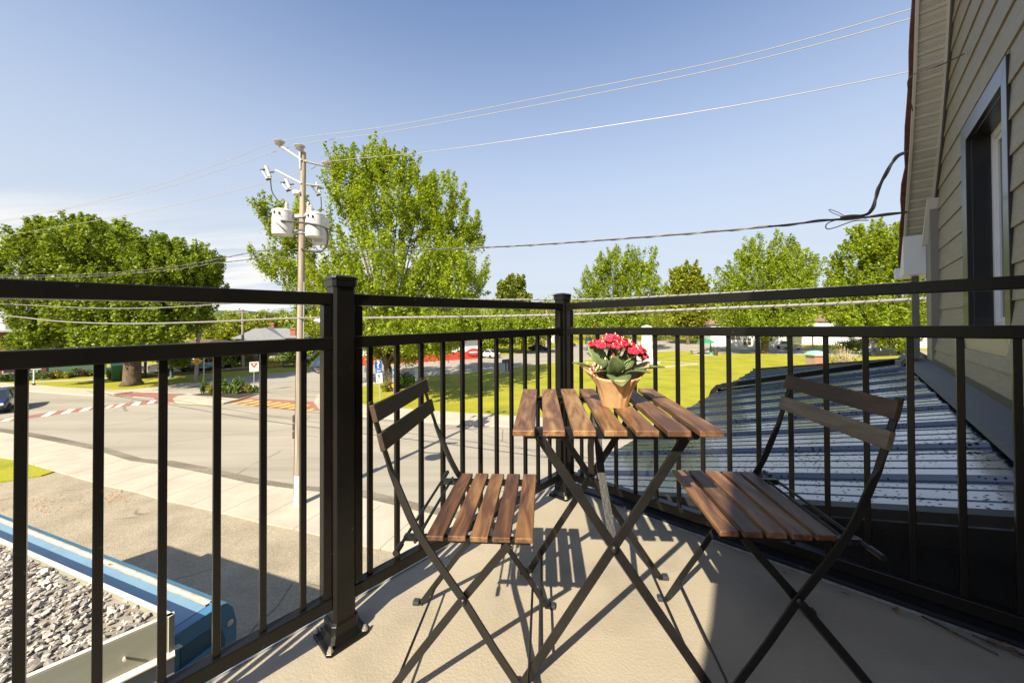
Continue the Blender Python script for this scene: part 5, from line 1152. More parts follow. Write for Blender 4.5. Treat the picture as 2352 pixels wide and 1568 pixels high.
for i, (u, v, h, w_, lab, lm) in enumerate([(467, 902, 1.0, .35, 'leftmost leafy plant on the traffic island', L_shrub), (485, 904, .9, .6, 'second plant from the left on the traffic island', L_yel), (512, 903, 1.25, .5, 'spiky plant in the middle of the traffic island', L_shrub), (528, 903, 1.1, .6, 'tallest dark spiky clump on the traffic island', L_shrub), (545, 903, 1.1, .6, 'wide spiky clump on the right half of the traffic island', L_shrub), (564, 901, .8, .8, 'low leafy plants at the right side of the traffic island', L_yel), (583, 900, .5, .6, 'rightmost low plant on the traffic island near the yield sign', L_shrub)]):
    shrub(lab, u, v, h, w_, lm, z=.16, seed=70 + i, spiky=(i in (2, 3, 4)), group='plants on the traffic island', n=22, npc=34, size=.10, name='island_plant', cat='plant')
shrub('leafy bush at the foot of the tall maple, behind the left chair', 925, 893, 1.5, 2.2, L_shrub, seed=80, n=40, npc=40, size=.16)
shrub('small yellow flowers at the foot of the tall maple trunk', 884, 901, .9, .6, L_yel, seed=81, name='flower_bed', cat='flowers')
shrub('clipped hedge bush behind the dark blue parked car', 1225, 797, 2.6, 5, L_yel, seed=82, n=60, npc=40, size=.3)
shrub('pale bush in front of the long white building', 1955, 803, 2.2, 3.6, L_yel, seed=83, n=50, npc=40, size=.26)
shrub('bush in front of the far house porch', 640, 833, 1.2, 4.5, L_yel, seed=84, n=60, npc=30, size=.2)
shrub('bush at the right corner of the far house', 672, 832, 2.0, 2.4, L_shrub, seed=85, n=50, npc=30, size=.2)
T = shrub('dry brushy shrub with pale bare twigs on the lawn by the brick pillar', 1935, 846, 2.6, 2.3, L_yel, seed=86, n=30, npc=22, size=.2)
b = gnd(1935, 846, .05); m = MB(); r = random.Random(5)
for k in range(130):
    a = r.uniform(0, 6.28); e = r.uniform(.1, .9); d = Vector((math.cos(a) * e, math.sin(a) * e, 1)).normalized(); L = r.uniform(1.2, 2.9); p = b + Vector((r.uniform(-.5, .5), r.uniform(-.4, .4), 0)); m.tube([p, p + d * L * .6, p + d * L + Vector((r.uniform(-.25, .25), r.uniform(-.2, .2), .1))], [.022, .016, .006], 4, cap=False)
m.build('twigs', mat('pale dry twig', (.50, .40, .26), rough=.9), T)
# ================================================================== BUILDINGS
def clap(name, col, pitch=.2, axis='Z', var=.06, rough=.6):
    m = mat(name, col, rough=rough, var=var, scale=3); t = m.node_tree; n = t.nodes; l = t.links; b = n['Principled BSDF']
    co = n.new('ShaderNodeTexCoord'); sp_ = n.new('ShaderNodeSeparateXYZ'); l.new(co.outputs['Object'], sp_.inputs[0])
    mt = n.new('ShaderNodeMath'); mt.operation = 'MULTIPLY'; mt.inputs[1].default_value = 1 / pitch; l.new(sp_.outputs[axis], mt.inputs[0]); fr = n.new('ShaderNodeMath'); fr.operation = 'FRACT'; l.new(mt.outputs[0], fr.inputs[0])
    bu = n.new('ShaderNodeBump'); bu.inputs['Strength'].default_value = 1; bu.inputs['Distance'].default_value = .03; bu.invert = True; l.new(fr.outputs[0], bu.inputs['Height']); l.new(bu.outputs[0], b.inputs['Normal']); return m
M_green = clap('green clapboard', (.085, .165, .10), .16); M_brown = clap('red brown siding', (.235, .105, .07), .34); M_wht = clap('white clapboard', (.70, .68, .63), .2)
M_trimw = mat('white trim', (.74, .72, .68), rough=.5); M_trimr = mat('dusty red trim', (.26, .075, .07), rough=.6); M_win = mat('dark window', (.05, .042, .035), rough=.12, var=.3, scale=1.2, spec=.8)
M_roofg = mat('grey shingles', (.20, .20, .205), rough=.9, var=.2, scale=6, bump=.5, bscale=12); M_brick = mat('red brick', (.36, .135, .075), rough=.85, var=.25, scale=9, bump=.4, bscale=30)
Zv = Vector((0, 0, 1))
def frame_(a, b):   # unit along facade a->b, outward normal towards us
    d = (b - a); d.z = 0; L = d.length; d.normalize(); n_ = Vector((d.y, -d.x, 0))
    if n_.dot(-a) < 0: n_ = -n_
    return d, n_, L
def window(mb_w, par, o, d, n_, x, z, w_, h, trim, bars=1, glass=None):
    c = o + d * (x + w_ / 2) + Zv * (z + h / 2)
    m = MB(); ax = (d, n_, Zv); t_ = .07
    for dx in (-1, 1): m.box(c + d * dx * (w_ / 2 + t_ / 2) + n_ * .03, (t_, .06, h + 2 * t_), ax)
    for dz in (-1, 1): m.box(c + Zv * dz * (h / 2 + t_ / 2) + n_ * .03, (w_, .06, t_), ax)
    for k in range(bars): m.box(c + d * (-w_ / 2 + w_ * (k + 1) / (bars + 1)) + n_ * .028, (.05, .05, h), ax)
    f = m.build('window', trim, par); m = MB(); m.box(c + n_ * .008, (w_, .03, h), ax); m.build('pane', glass or M_win, f); return f
# green shop at far left
ga = gnd(0, 877.5); gb = gnd(243, 860); d, n_, L = frame_(ga, gb); ga = ga - d * 12; L += 12
GS = thing('green_shop', 'green clapboard shop with brown mansard and white framed windows at the left edge', 'building', ga)
h1 = at(20, 807, gnd(20, 876).y).z
m = MB(); m.prism([ga, ga + d * L, ga + d * L - n_ * 9, ga - n_ * 9], Zv * h1); m.build('wall', M_green, GS)
h2 = 6 - (757 - 742) / 832 * gnd(20, 876).y
m = MB(); m.hexa([ga + Zv * (h1 + .05) + n_ * .25, ga + d * (L - 4) + Zv * (h1 + .05) + n_ * .25, ga + d * (L - 4) - n_ * 9 + Zv * (h1 + .05), ga - n_ * 9 + Zv * (h1 + .05), ga + Zv * h2 - n_ * .5, ga + d * (L - 4.3) + Zv * h2 - n_ * .5, ga + d * (L - 4.3) - n_ * 8.5 + Zv * h2, ga - n_ * 8.5 + Zv * h2]); m.build('mansard', M_brown, GS)
m = MB(); m.box(ga + d * (L - 4) / 2 - n_ * 4.4 + Zv * (h2 + .10), (L - 4 + .4, 9.2, .2), (d, n_, Zv)); m.build('roof_edge', mat('pale roof edge', (.55, .50, .44), rough=.7), GS)
m = MB(); m.box(ga + d * L / 2 + n_ * .14 + Zv * (h1 - .05), (L + .3, .28, .22), (d, n_, Zv)); m.build('cornice', M_trimr, GS)
zb_ = 1.0
for k in range(4):
    window(None, GS, ga, d, n_, L - 4.55 - (k + 1) * 2.75 + .05, zb_ - .1, 2.15, 1.45, M_trimw, 1)
m = MB()
for k in range(5): m.box(ga + d * (L - 4.60 - k * 2.75) + n_ * .025 + Zv * (zb_ + .55), (.32, .05, 1.75), (d, n_, Zv))
m.build('pilaster', M_trimr, GS)
for (u, v0, v1, r_, lab) in ((12, 727, 757, .62, ''), (54, 754, 761, .35, '')):
    Yd_ = gnd(20, 876).y + 3; a = at(u, v1, Yd_); bq = at(u, v0, Yd_); m = MB(); hh = bq.z - a.z
    m.lathe([(r_ * .6, -.3), (r_ * .6, hh * .55), (r_, hh * .6), (r_, hh * .95), (r_ * .3, hh), (.001, hh)], a, 14); m.build('roof_vent', mat('roof vent', (.60, .60, .58), rough=.4, metal=.3), GS, smooth='auto')
# dark green bin
ba = gnd(257, 874, .05); d_, nn_, _ = frame_(gnd(257, 874), gnd(292, 871)); bw = (gnd(292, 871) - gnd(257, 874)).length
BN = thing('storage_bin', 'dark green metal storage bin left of the thick maple trunk', 'bin', ba)
m = MB(); m.hexa([ba, ba + d_ * bw, ba + d_ * bw - nn_ * 1.3, ba - nn_ * 1.3] + [p + Zv * 1.55 for p in (ba, ba + d_ * bw, ba + d_ * bw - nn_ * 1.3, ba - nn_ * 1.3)]); m.build('body', mat('bin green', (.018, .12, .045), rough=.5, var=.15), BN, bevel=.02)
m = MB(); t0 = ba + Zv * 1.55; m.hexa([t0 + nn_ * .05 - d_ * .05, t0 + d_ * (bw + .05) + nn_ * .05, t0 + d_ * (bw + .05) - nn_ * 1.35, t0 - nn_ * 1.35 - d_ * .05, t0 + Zv * .08 + nn_ * .03, t0 + d_ * bw + Zv * .08 + nn_ * .03, t0 + d_ * bw - nn_ * 1.3 + Zv * .30, t0 - nn_ * 1.3 + Zv * .30]); m.build('lid', mat('bin lid', (.16, .34, .20), rough=.45), BN, bevel=.01)
m = MB(); m.lathe([(.12, 0), (.13, .03), (.05, .06), (.001, .07)], ba + Zv * 1.25 - d_ * .14, 10); m.tube([ba + Zv * 1.27 - d_ * .14, ba + Zv * 1.27 + d_ * .02], .03, 6); m.build('latch', mat('bin lid'), BN) if False else m.build('latch', MATS['bin lid'], BN)
# bungalow with grey roof
ha = gnd(560, 836); hb = gnd(664, 832); d, n_, L = frame_(ha, hb); n_ = Vector((d.y, -d.x, 0)); n_ = n_ if n_.dot(-ha) > 0 else -n_
BG = thing('bungalow', 'bungalow with grey hipped roof, red brick porch pillars and two chimneys beyond the crossing', 'house', ha)
Yh = ha.y; S_ = Yh / 832
def hx(u): return (u - 560) * S_
ez = 6 - (775 - 742) * S_; rz_ = 6 - (752 - 742) * S_; 
m = MB(); m.prism([ha - d * .6 - n_ * .8, ha + d * (L) - n_ * .8, ha + d * L - n_ * 8, ha - d * .6 - n_ * 8], Zv * ez); m.build('wall', clap('buff siding', (.32, .26, .19), .2), BG)
m = MB(); e = ez; r0 = ha + d * hx(535) + n_ * .3 + Zv * e; r1 = ha + d * hx(680) + n_ * .3 + Zv * e; r2 = r1 - n_ * 9; r3 = r0 - n_ * 9; q0 = ha + d * hx(566) - n_ * 4.2 + Zv * (rz_); q1 = ha + d * hx(636) - n_ * 4.2 + Zv * rz_
m.add([r0, r1, r2, r3, q0, q1], [(0, 1, 5, 4), (1, 2, 5), (2, 3, 4, 5), (3, 0, 4), (3, 2, 1, 0)]); rf = m.build('roof', M_roofg, BG)
gp = ha + d * hx(599) + n_ * .9; m = MB(); gw0, gw1 = hx(563), hx(647); gzp = 6 - (749.5 - 742) * S_; gze = 6 - (778 - 742) * S_
F0 = [ha + d * gw0 + n_ * 1.3 + Zv * gze, ha + d * gw1 + n_ * 1.3 + Zv * gze, ha + d * hx(601) + n_ * .2 + Zv * gzp, ha + d * hx(601) - n_ * 4.6 + Zv * gzp, ha + d * (gw0 + .5) - n_ * 3.5 + Zv * gze, ha + d * (gw1 - .5) - n_ * 3.5 + Zv * gze]
m.add(F0, [(0, 1, 2), (0, 2, 3, 4), (1, 5, 3, 2), (4, 5, 1, 0)]); m.build('porch_roof', M_roofg, BG)
m = MB(); m.hexa([ha + d * hx(570) + n_ * .9 + Zv * (gze - .75), ha + d * hx(645) + n_ * .9 + Zv * (gze - .75), ha + d * hx(645) - n_ * .7 + Zv * (gze - .75), ha + d * hx(570) - n_ * .7 + Zv * (gze - .75), ha + d * hx(570) + n_ * .9 + Zv * gze, ha + d * hx(645) + n_ * .9 + Zv * gze, ha + d * hx(645) - n_ * .7 + Zv * gze, ha + d * hx(570) - n_ * .7 + Zv * gze]); m.build('porch_beam', M_trimw, BG)
for k in range(4): window(None, BG, ha + n_ * .9, d, n_, hx(592) + k * .85, gze - .62, .6, .45, M_trimw, 1)
for x0, x1, y_, z1, mt in ((650, 661, -1, 6 - (755 - 742) * S_, M_brick), (596, 602, -5.5, 6 - (743 - 742) * S_, M_brick)):
    m = MB(); c = ha + d * (hx(x0) + hx(x1)) / 2 - n_ * (-y_ if y_ > 0 else -y_); w_ = hx(x1) - hx(x0); m.box(Vector((c.x, c.y, (z1 + .3) / 2 + 1)), (w_, .6, z1 - 1.7), (d, n_, Zv)); m.box(Vector((c.x, c.y, z1 + .05)), (w_ + .16, .76, .16), (d, n_, Zv)); m.build('chimney', mt, rf)
for x0, x1, mt in ((595, 602, M_brick), (661, 666, M_brick)):
    m = MB(); c = ha + d * (hx(x0) + hx(x1)) / 2 + n_ * .7; m.box(Vector((c.x, c.y, gze / 2 - .2)), (hx(x1) - hx(x0), .5, gze - .5), (d, n_, Zv)); m.build('porch_pillar', mt, BG)
window(None, BG, ha - n_ * .75, d, n_, hx(617), 1.2, 2.4, 1.6, M_trimw, 2, mat('curtained window', (.22, .17, .09), rough=.3)); window(None, BG, ha - n_ * .75, d, n_, hx(566), .9, .8, 1.9, M_trimw, 0); window(None, BG, ha - n_ * .75, d, n_, hx(583), .9, .8, 1.9, M_trimw, 0)
m = MB(); m.box(ha + d * hx(577.5) - n_ * .72 + Zv * 1.5, (.95, .1, 2.2), (d, n_, Zv)); dr_ = m.build('door', M_trimw, BG); m = MB(); m.lathe([(.30, 0), (.30, .02)], ha + d * hx(577.5) - n_ * .66 + Zv * 1.75, 18, (d, Zv * 1.3, n_)); m.build('door_glass', M_win, dr_)
m = MB()
for k in range(16): m.box(ha + d * (hx(614) + k * (hx(661) - hx(614)) / 15) + n_ * 1.0 + Zv * .75, (.09, .09, .62), (d, n_, Zv))
m.box(ha + d * (hx(614) + hx(661)) / 2 + n_ * 1.0 + Zv * 1.08, (hx(661) - hx(614), .14, .08), (d, n_, Zv)); m.box(ha + d * (hx(614) + hx(661)) / 2 + n_ * 1.0 + Zv * .42, (hx(661) - hx(614), .14, .1), (d, n_, Zv)); m.build('porch_balustrade', M_trimw, BG)
m = MB()
for k in range(4): m.box(ha + d * hx(577) + n_ * (.2 + .3 * k) + Zv * (.36 - .10 * k), (1.6, .3, .72 - .2 * k), (d, n_, Zv))
m.build('steps', G_conc, BG)
# shop with red base (middle)
sa = gnd(800, 842); sb = gnd(1099, 823.5); d, n_, L = frame_(sa, sb); RS_ = thing('snack_bar', 'white shop with red painted base and oval red sign behind the tall maple', 'building', sa)
m = MB(); m.prism([sa, sb, sb - n_ * 8, sa - n_ * 8], Zv * 3.3); m.build('wall', M_wht, RS_)
m = MB(); m.box((sa + sb) / 2 + n_ * .03 + Zv * .65, (L, .08, 1.3), (d, n_, Zv)); m.build('base', mat('red paint', (.50, .05, .03), rough=.5), RS_)
m = MB(); m.box((sa + sb) / 2 + Zv * 3.45 - n_ * 3.8, (L + 1, 9, .3), (d, n_, Zv)); m.build('roof', mat('flat roof white', (.6, .58, .54), rough=.6), RS_)
c = at(1090, 809, gnd(1086, 824.5).y - .3); c = sa + d * ((c - sa).dot(d)) + n_ * .16 + Zv * c.z; c.z = 6 - (808 - 742) / 832 * gnd(1086, 824.5).y
m = MB(); m.lathe([(1.0, 0), (1.0, .08), (.93, .10), (.001, .10)], c, 24, (d * 1.25, Zv * .62, n_)); sg = m.build('oval_sign', mat('sign red', (.48, .03, .03), rough=.45), RS_)
m = MB(); m.lathe([(.62, 0), (.62, .02), (.001, .02)], c + n_ * .105 - d * .1, 18, (d * 1.35, Zv * .22, n_)); m.build('sign_lettering', M_trimw, sg)
for x_, w_ in ((2.5, 2.2), (7.5, 2.6), (13, 2.4)): window(None, RS_, sa, d, n_, x_, 1.4, w_, 1.2, M_trimw, 1)
# white gabled house beyond (left of corner post)
wa = gnd(1225, 789); wb = gnd(1290, 786.5); d, n_, L = frame_(wa, wb); Yw = wa.y; Sw = Yw / 832
WH = thing('white_house', 'white gabled house with grey roof just left of the corner post', 'house', wa)
ze = 6 + (742 - 755) * Sw; zp = 6 + (742 - 727) * Sw; x0, x1, xp = (1238 - 1225) * Sw, (1285 - 1225) * Sw, (1262 - 1225) * Sw
A = wa + d * x0; B = wa + d * x1; Pm = (A + B) / 2
m = MB(); m.prism([A, B, B + Zv * ze, Pm + Zv * zp, A + Zv * ze], -n_ * 9); m.build('wall', M_wht, WH)
m = MB()
for s_, e_ in ((A, -1), (B, 1)):
    m.hexa([s_ + d * e_ * .4 + Zv * (ze - .4) + n_ * .4, s_ + d * e_ * .4 + Zv * (ze - .4) - n_ * 9.4, Pm + Zv * zp - n_ * 9.4, Pm + Zv * zp + n_ * .4, s_ + d * e_ * .4 + Zv * (ze - .2) + n_ * .4, s_ + d * e_ * .4 + Zv * (ze - .2) - n_ * 9.4, Pm + Zv * (zp + .25) - n_ * 9.4, Pm + Zv * (zp + .25) + n_ * .4])
m.build('roof', M_roofg, WH)
for k in range(4): window(None, WH, A, d, n_, .8 + k * (x1 - x0 - 1.6) / 4, 1.6, .9, 1.5, M_trimw, 1)
m = MB(); m.prism([A - d * 6, A, A - n_ * 8, A - d * 6 - n_ * 8], Zv * (ze - .4)); m.build('annex', M_roofg, WH)
# long white building right of the picnic shelter
la = gnd(1633, 794.5); lb = gnd(1806, 796.5); d, n_, L = frame_(la, lb); Yl = la.y; Sl = Yl / 832
WB = thing('white_hall', 'white clapboard hall with a glazed double door behind the green picnic canopy', 'building', la)
hz = 6 + (742 - 747) * Sl
m = MB(); m.prism([la, lb, lb - n_ * 10, la - n_ * 10], Zv * hz); m.build('wall', M_wht, WB)
m = MB(); A = la + n_ * .6 - d * .6 + Zv * hz; B = lb + n_ * .6 + d * .6 + Zv * hz; C_ = B - n_ * 11.2; D_ = A - n_ * 11.2; r0 = (A + D_) / 2 + Zv * 2.4 + d * 2; r1 = (B + C_) / 2 + Zv * 2.4 - d * 2
m.add([A, B, C_, D_, r0, r1], [(0, 1, 5, 4), (1, 2, 5), (2, 3, 4, 5), (3, 0, 4), (3, 2, 1, 0)]); m.build('roof', mat('brown shingles', (.19, .12, .085), rough=.9, var=.2), WB)
ux = lambda u: (u - 1633) * Sl
window(None, WB, la, d, n_, ux(1674), 1.6, 2.0, 1.5, M_trimw, 1); window(None, WB, la, d, n_, ux(1725), 1.3, 1.4, 1.7, M_trimw, 1); window(None, WB, la, d, n_, ux(1743), 1.3, 1.4, 1.7, M_trimw, 0)
m = MB(); 
for k in (0, 1): m.box(la + d * (ux(1700) + .15 + k * .98) + n_ * .05 + Zv * 1.3, (.9, .06, 2.35), (d, n_, Zv))
dd = m.build('door', M_trimw, WB); m = MB()
for k in (0, 1):
    for z_, hh in ((.8, .95), (1.85, .85)): m.box(la + d * (ux(1700) + .15 + k * .98) + n_ * .09 + Zv * z_, (.68, .02, hh), (d, n_, Zv))
m.build('pane', M_win, dd)
m = MB(); m.box(la + d * (ux(1700) + .15) + n_ * .105 + Zv * 2.0, (.42, .01, .42), (d, n_, Zv)); m.box(la + d * (ux(1700) + 1.13) + n_ * .105 + Zv * 2.05, (.36, .01, .30), (d, n_, Zv)); m.build('notice', mat('pale blue notice', (.45, .62, .66), rough=.7), dd)
# second long white building with ramp
ka = gnd(1842, 790.5); kb = gnd(1985, 793); d, n_, L = frame_(ka, kb); Sk = ka.y / 832; kz = 6 + (742 - 728) * Sk
WC = thing('long_white_building', 'long low white building with dark stair railing, seen under the right park trees', 'building', ka)
m = MB(); m.prism([ka, kb, kb - n_ * 12, ka - n_ * 12], Zv * (kz - 1.5)); m.build('wall', M_wht, WC)
m = MB(); A = ka + n_ * .6 - d * .6 + Zv * (kz - 1.5); B = kb + n_ * .6 + d * .6 + Zv * (kz - 1.5); C_ = B - n_ * 13.2; D_ = A - n_ * 13.2; m.add([A, B, C_, D_, (A + D_) / 2 + Zv * 2.6, (B + C_) / 2 + Zv * 2.6], [(0, 1, 5, 4), (1, 2, 5), (2, 3, 4, 5), (3, 0, 4), (3, 2, 1, 0)]); m.build('roof', MATS['brown shingles'], WC)
for k in range(3): window(None, WC, ka, d, n_, 2.5 + k * 5, 3.0, 1.6, 1.4, M_trimw, 1)
ra = gnd(1968, 800); rb = gnd(2052, 800)
m = MB(); m.prism([ra, rb, rb + Zv * 2.3, ra + Zv * .5], Vector((0, 2.5, 0))); m.build('ramp', mat('ramp beige', (.42, .36, .27), rough=.8), WC)
m = MB(); 
for k in range(7):
    t = k / 6; p = ra.lerp(rb, t); zz = .5 + 1.8 * t; m.tube([p + Zv * zz, p + Zv * (zz + 1.0)], .06, 6)
m.tube([ra + Zv * 1.5, rb + Zv * 3.3], .07, 6); m.tube([ra + Zv * 1.0, rb + Zv * 2.8], .04, 6); m.build('stair_railing', K_black, WC)
ga2 = gnd(2085, 798); gb2 = gnd(2300, 799); d, n_, L = frame_(ga2, gb2)
WD_ = thing('white_cottage', 'white wall of a building seen in the gap beside the downspout', 'building', ga2); m = MB(); m.prism([ga2, gb2, gb2 - n_ * 9, ga2 - n_ * 9], Zv * 6.2); m.build('wall', M_wht, WD_); m = MB(); A, B = ga2 + Zv * 6.2 + n_ * .5, gb2 + Zv * 6.2 + n_ * .5; C_, D_ = B - n_ * 10, A - n_ * 10; m.add([A, B, C_, D_, (A + D_) / 2 + Zv * 2.6, (B + C_) / 2 + Zv * 2.6], [(0, 1, 5, 4), (1, 2, 5), (2, 3, 4, 5), (3, 0, 4), (3, 2, 1, 0)]); m.build('roof', M_roofg, WD_)
# buff building behind the far car park
pa_ = gnd(395, 838); pb_ = gnd(478, 835.5); d, n_, L = frame_(pa_, pb_); PBD = thing('buff_shopfront', 'buff two tone shopfront with porch posts behind the far parked cars', 'building', pa_)
m = MB(); m.prism([pa_, pb_, pb_ - n_ * 9, pa_ - n_ * 9], Zv * 3.0); m.build('wall', clap('buff clapboard', (.40, .28, .18), .22), PBD)
m = MB(); A = pa_ + Zv * 3.0 + n_ * 1.2; B = pb_ + Zv * 3.0 + n_ * 1.2; C_ = B - n_ * 11; D_ = A - n_ * 11; m.add([A, B, C_, D_, (A + D_) / 2 + Zv * .6 + d * 1, (B + C_) / 2 + Zv * .6 - d], [(0, 1, 5, 4), (1, 2, 5), (2, 3, 4, 5), (3, 0, 4), (3, 2, 1, 0)]); m.build('roof', mat('brown roof', (.12, .075, .05), rough=.9), PBD)
m = MB()
for k in range(5): m.box(pa_ + d * (.4 + k * (L - .8) / 4) + n_ * 1.0 + Zv * 1.5, (.14, .14, 3.0), (d, n_, Zv))
m.build('porch_post', M_trimw, PBD)
for k in range(3): window(None, PBD, pa_, d, n_, .9 + k * 2.3, 1.0, 1.3, 1.6, M_trimw, 1)
# ================================================================== VEHICLES
M_tyre = mat('tyre rubber', (.02, .02, .02), rough=.85); M_rim = mat('alloy rim', (.45, .45, .46), rough=.3, metal=.7)
M_lampw = mat('headlamp', (.75, .75, .72), rough=.1); M_lampr = mat('tail lamp', (.45, .02, .015), rough=.2); M_plate = mat('number plate', (.7, .7, .68), rough=.5); M_cglass = mat('car glass', (.02, .024, .028), rough=.06, spec=.9, var=.1)
def paint(n_, c): return mat(n_, c, rough=.28, var=.04, scale=1, coat=.8)
def vehicle(name, label, cat, loc, yaw, pm, kind='sedan', L=4.6, W=1.78, Hh=1.45, group='parked cars', rear=None):
    """x forward, y left"""
    T = thing(name, label, cat, loc, (0, 0, yaw), group); hl, hw = L / 2, W / 2
    wb = L * .29; wr = .33 if kind != 'pickup' else .38
    def B(m, nm, mt, p=T, **k): return m.build(nm, mt, p, world=False, **k)
    if kind == 'sedan': st = [(-hl, .35, .78, .80), (-hl + .08, .28, .92, .93), (-hl * .72, .22, 1.0, .99), (-hl * .4, .2, 1.0, 1), (hl * .25, .2, .97, 1), (hl * .55, .22, .90, .99), (hl * .85, .26, .78, .93), (hl - .03, .32, .62, .80)]; cab = [(-hl * .80, .96), (-hl * .42, Hh - .03), (-.05, Hh), (hl * .12, Hh - .02), (hl * .52, .93)]
    elif kind == 'hatch': st = [(-hl, .4, .95, .86), (-hl + .07, .28, 1.05, .95), (-hl * .7, .22, 1.05, .99), (0, .2, 1.02, 1), (hl * .35, .2, .98, 1), (hl * .62, .22, .92, .99), (hl * .88, .26, .80, .92), (hl - .02, .32, .62, .78)]; cab = [(-hl * .97, 1.02), (-hl * .80, Hh - .04), (-.1, Hh), (hl * .12, Hh - .03), (hl * .60, .95)]
    else: st = [(-hl, .45, 1.1, .96), (-hl + .04, .42, 1.14, .98), (-hl * .3, .40, 1.14, 1), (hl * .1, .40, 1.12, 1), (hl * .45, .40, 1.12, 1), (hl * .9, .42, 1.04, .97), (hl - .02, .46, .85, .92)]; cab = [(-hl * .12, 1.10), (-hl * .06, Hh - .03), (hl * .15, Hh), (hl * .28, Hh - .03), (hl * .48, 1.10)]
    m = MB(); rings = []
    for x, z0, z1, wf in st:
        w_ = hw * wf; zm = z0 + (z1 - z0) * .55
        rings.append([Vector((x, s * a, z)) for s, a, z in ((-1, w_ * .86, z0), (-1, w_ * .98, z0 + .12), (-1, w_, zm), (-1, w_ * .95, z1 - .05), (-1, w_ * .86, z1), (1, w_ * .86, z1), (1, w_ * .95, z1 - .05), (1, w_, zm), (1, w_ * .98, z0 + .12), (1, w_ * .86, z0))])
    m.loft(rings)
    # roof skin and pillars
    tops = [p for p in cab[1:-1]]; rr = [[Vector((x, s * hw * a, z + dz)) for s, a, dz in ((-1, .70, -.06), (-1, .62, 0), (1, .62, 0), (1, .70, -.06))] for x, z in tops]; m.loft(rr)
    bw_ = .90
    for s in (-1, 1):
        for i in (0, -1):
            a = cab[i]; b_ = cab[1] if i == 0 else cab[-2]; m.bar((a[0], s * hw * bw_, a[1] - .05), (b_[0], s * hw * .68, b_[1] - .04), .07, .05)
        for xx in ([.02] if kind != 'hatch' else [-.1, -hl * .55]):
            if kind != 'pickup': m.bar((xx, s * hw * bw_, .98), (xx - .02, s * hw * .70, Hh - .05), .06, .05)
    body = B(m, 'body', pm, bevel=.02)
    m = MB(); rg_ = []
    for x, z in cab:
        zb = .93 if kind != 'pickup' else 1.08; zz = max(z - .035, zb + .005); f = (zz - zb) / (Hh - zb); rg_.append([Vector((x, -hw * .885, zb)), Vector((x, -hw * (.885 - .20 * f), zz)), Vector((x, hw * (.885 - .20 * f), zz)), Vector((x, hw * .885, zb))])
    m.loft(rg_); B(m, 'windows', M_cglass)
    for sx in (-1, 1):
        for sy in (-1, 1):
            c = Vector((sx * wb + (.05 if sx > 0 else 0), sy * (hw - .10), wr)); m = MB(); m.lathe([(wr * .62, -.10), (wr * .95, -.11), (wr, -.08), (wr, .08), (wr * .95, .11), (wr * .62, .10)], c, 20, (Vector((1, 0, 0)), Zv, Vector((0, sy, 0)))); w_ = B(m, 'wheel', M_tyre)
            m = MB(); m.lathe([(wr * .64, .06), (wr * .62, .09), (wr * .30, .075), (wr * .12, .10), (.001, .10)], c, 14, (Vector((1, 0, 0)), Zv, Vector((0, sy, 0)))); B(m, 'rim', M_rim, w_)
            m = MB(); m.lathe([(wr * 1.16, -.02), (wr * 1.16, .0), (wr * .4, .001)], Vector((c.x, sy * (hw + .002), wr)), 20, (Vector((1, 0, 0)), Zv, Vector((0, sy, 0)))); 
        for sy in (-1, 1):
            m = MB(); zl = .66 if kind != 'pickup' else .86; xx = sx * (hl - .06)
            m.box((xx, sy * hw * .66, zl), (.16, hw * .36, .15)); B(m, 'headlight' if sx > 0 else 'tail_light', M_lampw if sx > 0 else M_lampr, bevel=.03)
    m = MB(); m.box((hl - .05, 0, .42), (.16, W * .82, .16)); m.box((-hl + .04, 0, .45), (.16, W * .84, .16)); B(m, 'bumper', M_tyre if kind != 'pickup' else M_rim, bevel=.03)
    m = MB(); m.box((-hl - .012, 0, .72 if kind != 'pickup' else .5), (.02, .34, .16)); B(m, 'number_plate', M_plate)
    for sy in (-1, 1):
        m = MB(); m.box((cab[-1][0] - .28, sy * (hw + .06), 1.0 if kind != 'pickup' else 1.2), (.12, .18, .13)); B(m, 'mirror', pm, bevel=.03)
    if kind == 'pickup':
        m = MB(); m.box((-hl * .56, 0, 1.148), (hl * .80, W * .86, .02)); B(m, 'cargo_bed', M_tyre)
    return T
def yaw_of(a, b): v = b - a; return math.atan2(v.y, v.x)
# blue car entering at the left
c0 = gnd(22, 948, .012); vehicle('parked_car', 'blue hatchback driving in from the left edge over the crossing', 'car', c0 + Vector((-1.9, .6, 0)), rad(-45), paint('blue paint', (.015, .028, .12)), 'hatch', 4.1, 1.72, 1.5, group='cars on the street')
bpy.data.objects['parked_car'].name = 'blue_hatchback'
GC = 'cars parked round the crossing and the park'
c0 = gnd(1115, 822); vehicle('parked_car', 'white sedan parked beside the red based shop', 'car', c0 + Vector((.3, .8, 0)), rad(143), paint('white paint', (.72, .72, .70)), 'sedan', 4.6, 1.8, 1.46, GC)
c0 = gnd(1240, 806); vehicle('parked_car', 'dark blue sedan parked by the yellow hedge left of the corner post', 'car', c0 + Vector((0, 1.0, 0)), rad(-12), paint('dark blue paint', (.012, .02, .05)), 'sedan', 4.7, 1.8, 1.46, GC)
c0 = gnd(1222, 791); vehicle('parked_car', 'bright blue car half hidden behind the hedge', 'car', c0, rad(0), paint('bright blue paint', (.02, .09, .30)), 'hatch', 4.2, 1.75, 1.5, GC)
c0 = gnd(1310, 796); vehicle('parked_car', 'dark sedan showing its nose right of the corner post', 'car', c0 + Vector((-.8, 0, 0)), rad(-10), paint('ink paint', (.01, .013, .025)), 'sedan', 4.6, 1.8, 1.46, GC)
c0 = gnd(1352, 789); vehicle('parked_car', 'black pickup parked far beyond the flower pot', 'pickup', c0, rad(80), paint('black car paint', (.008, .008, .009)), 'pickup', 5.2, 1.9, 1.8, GC)
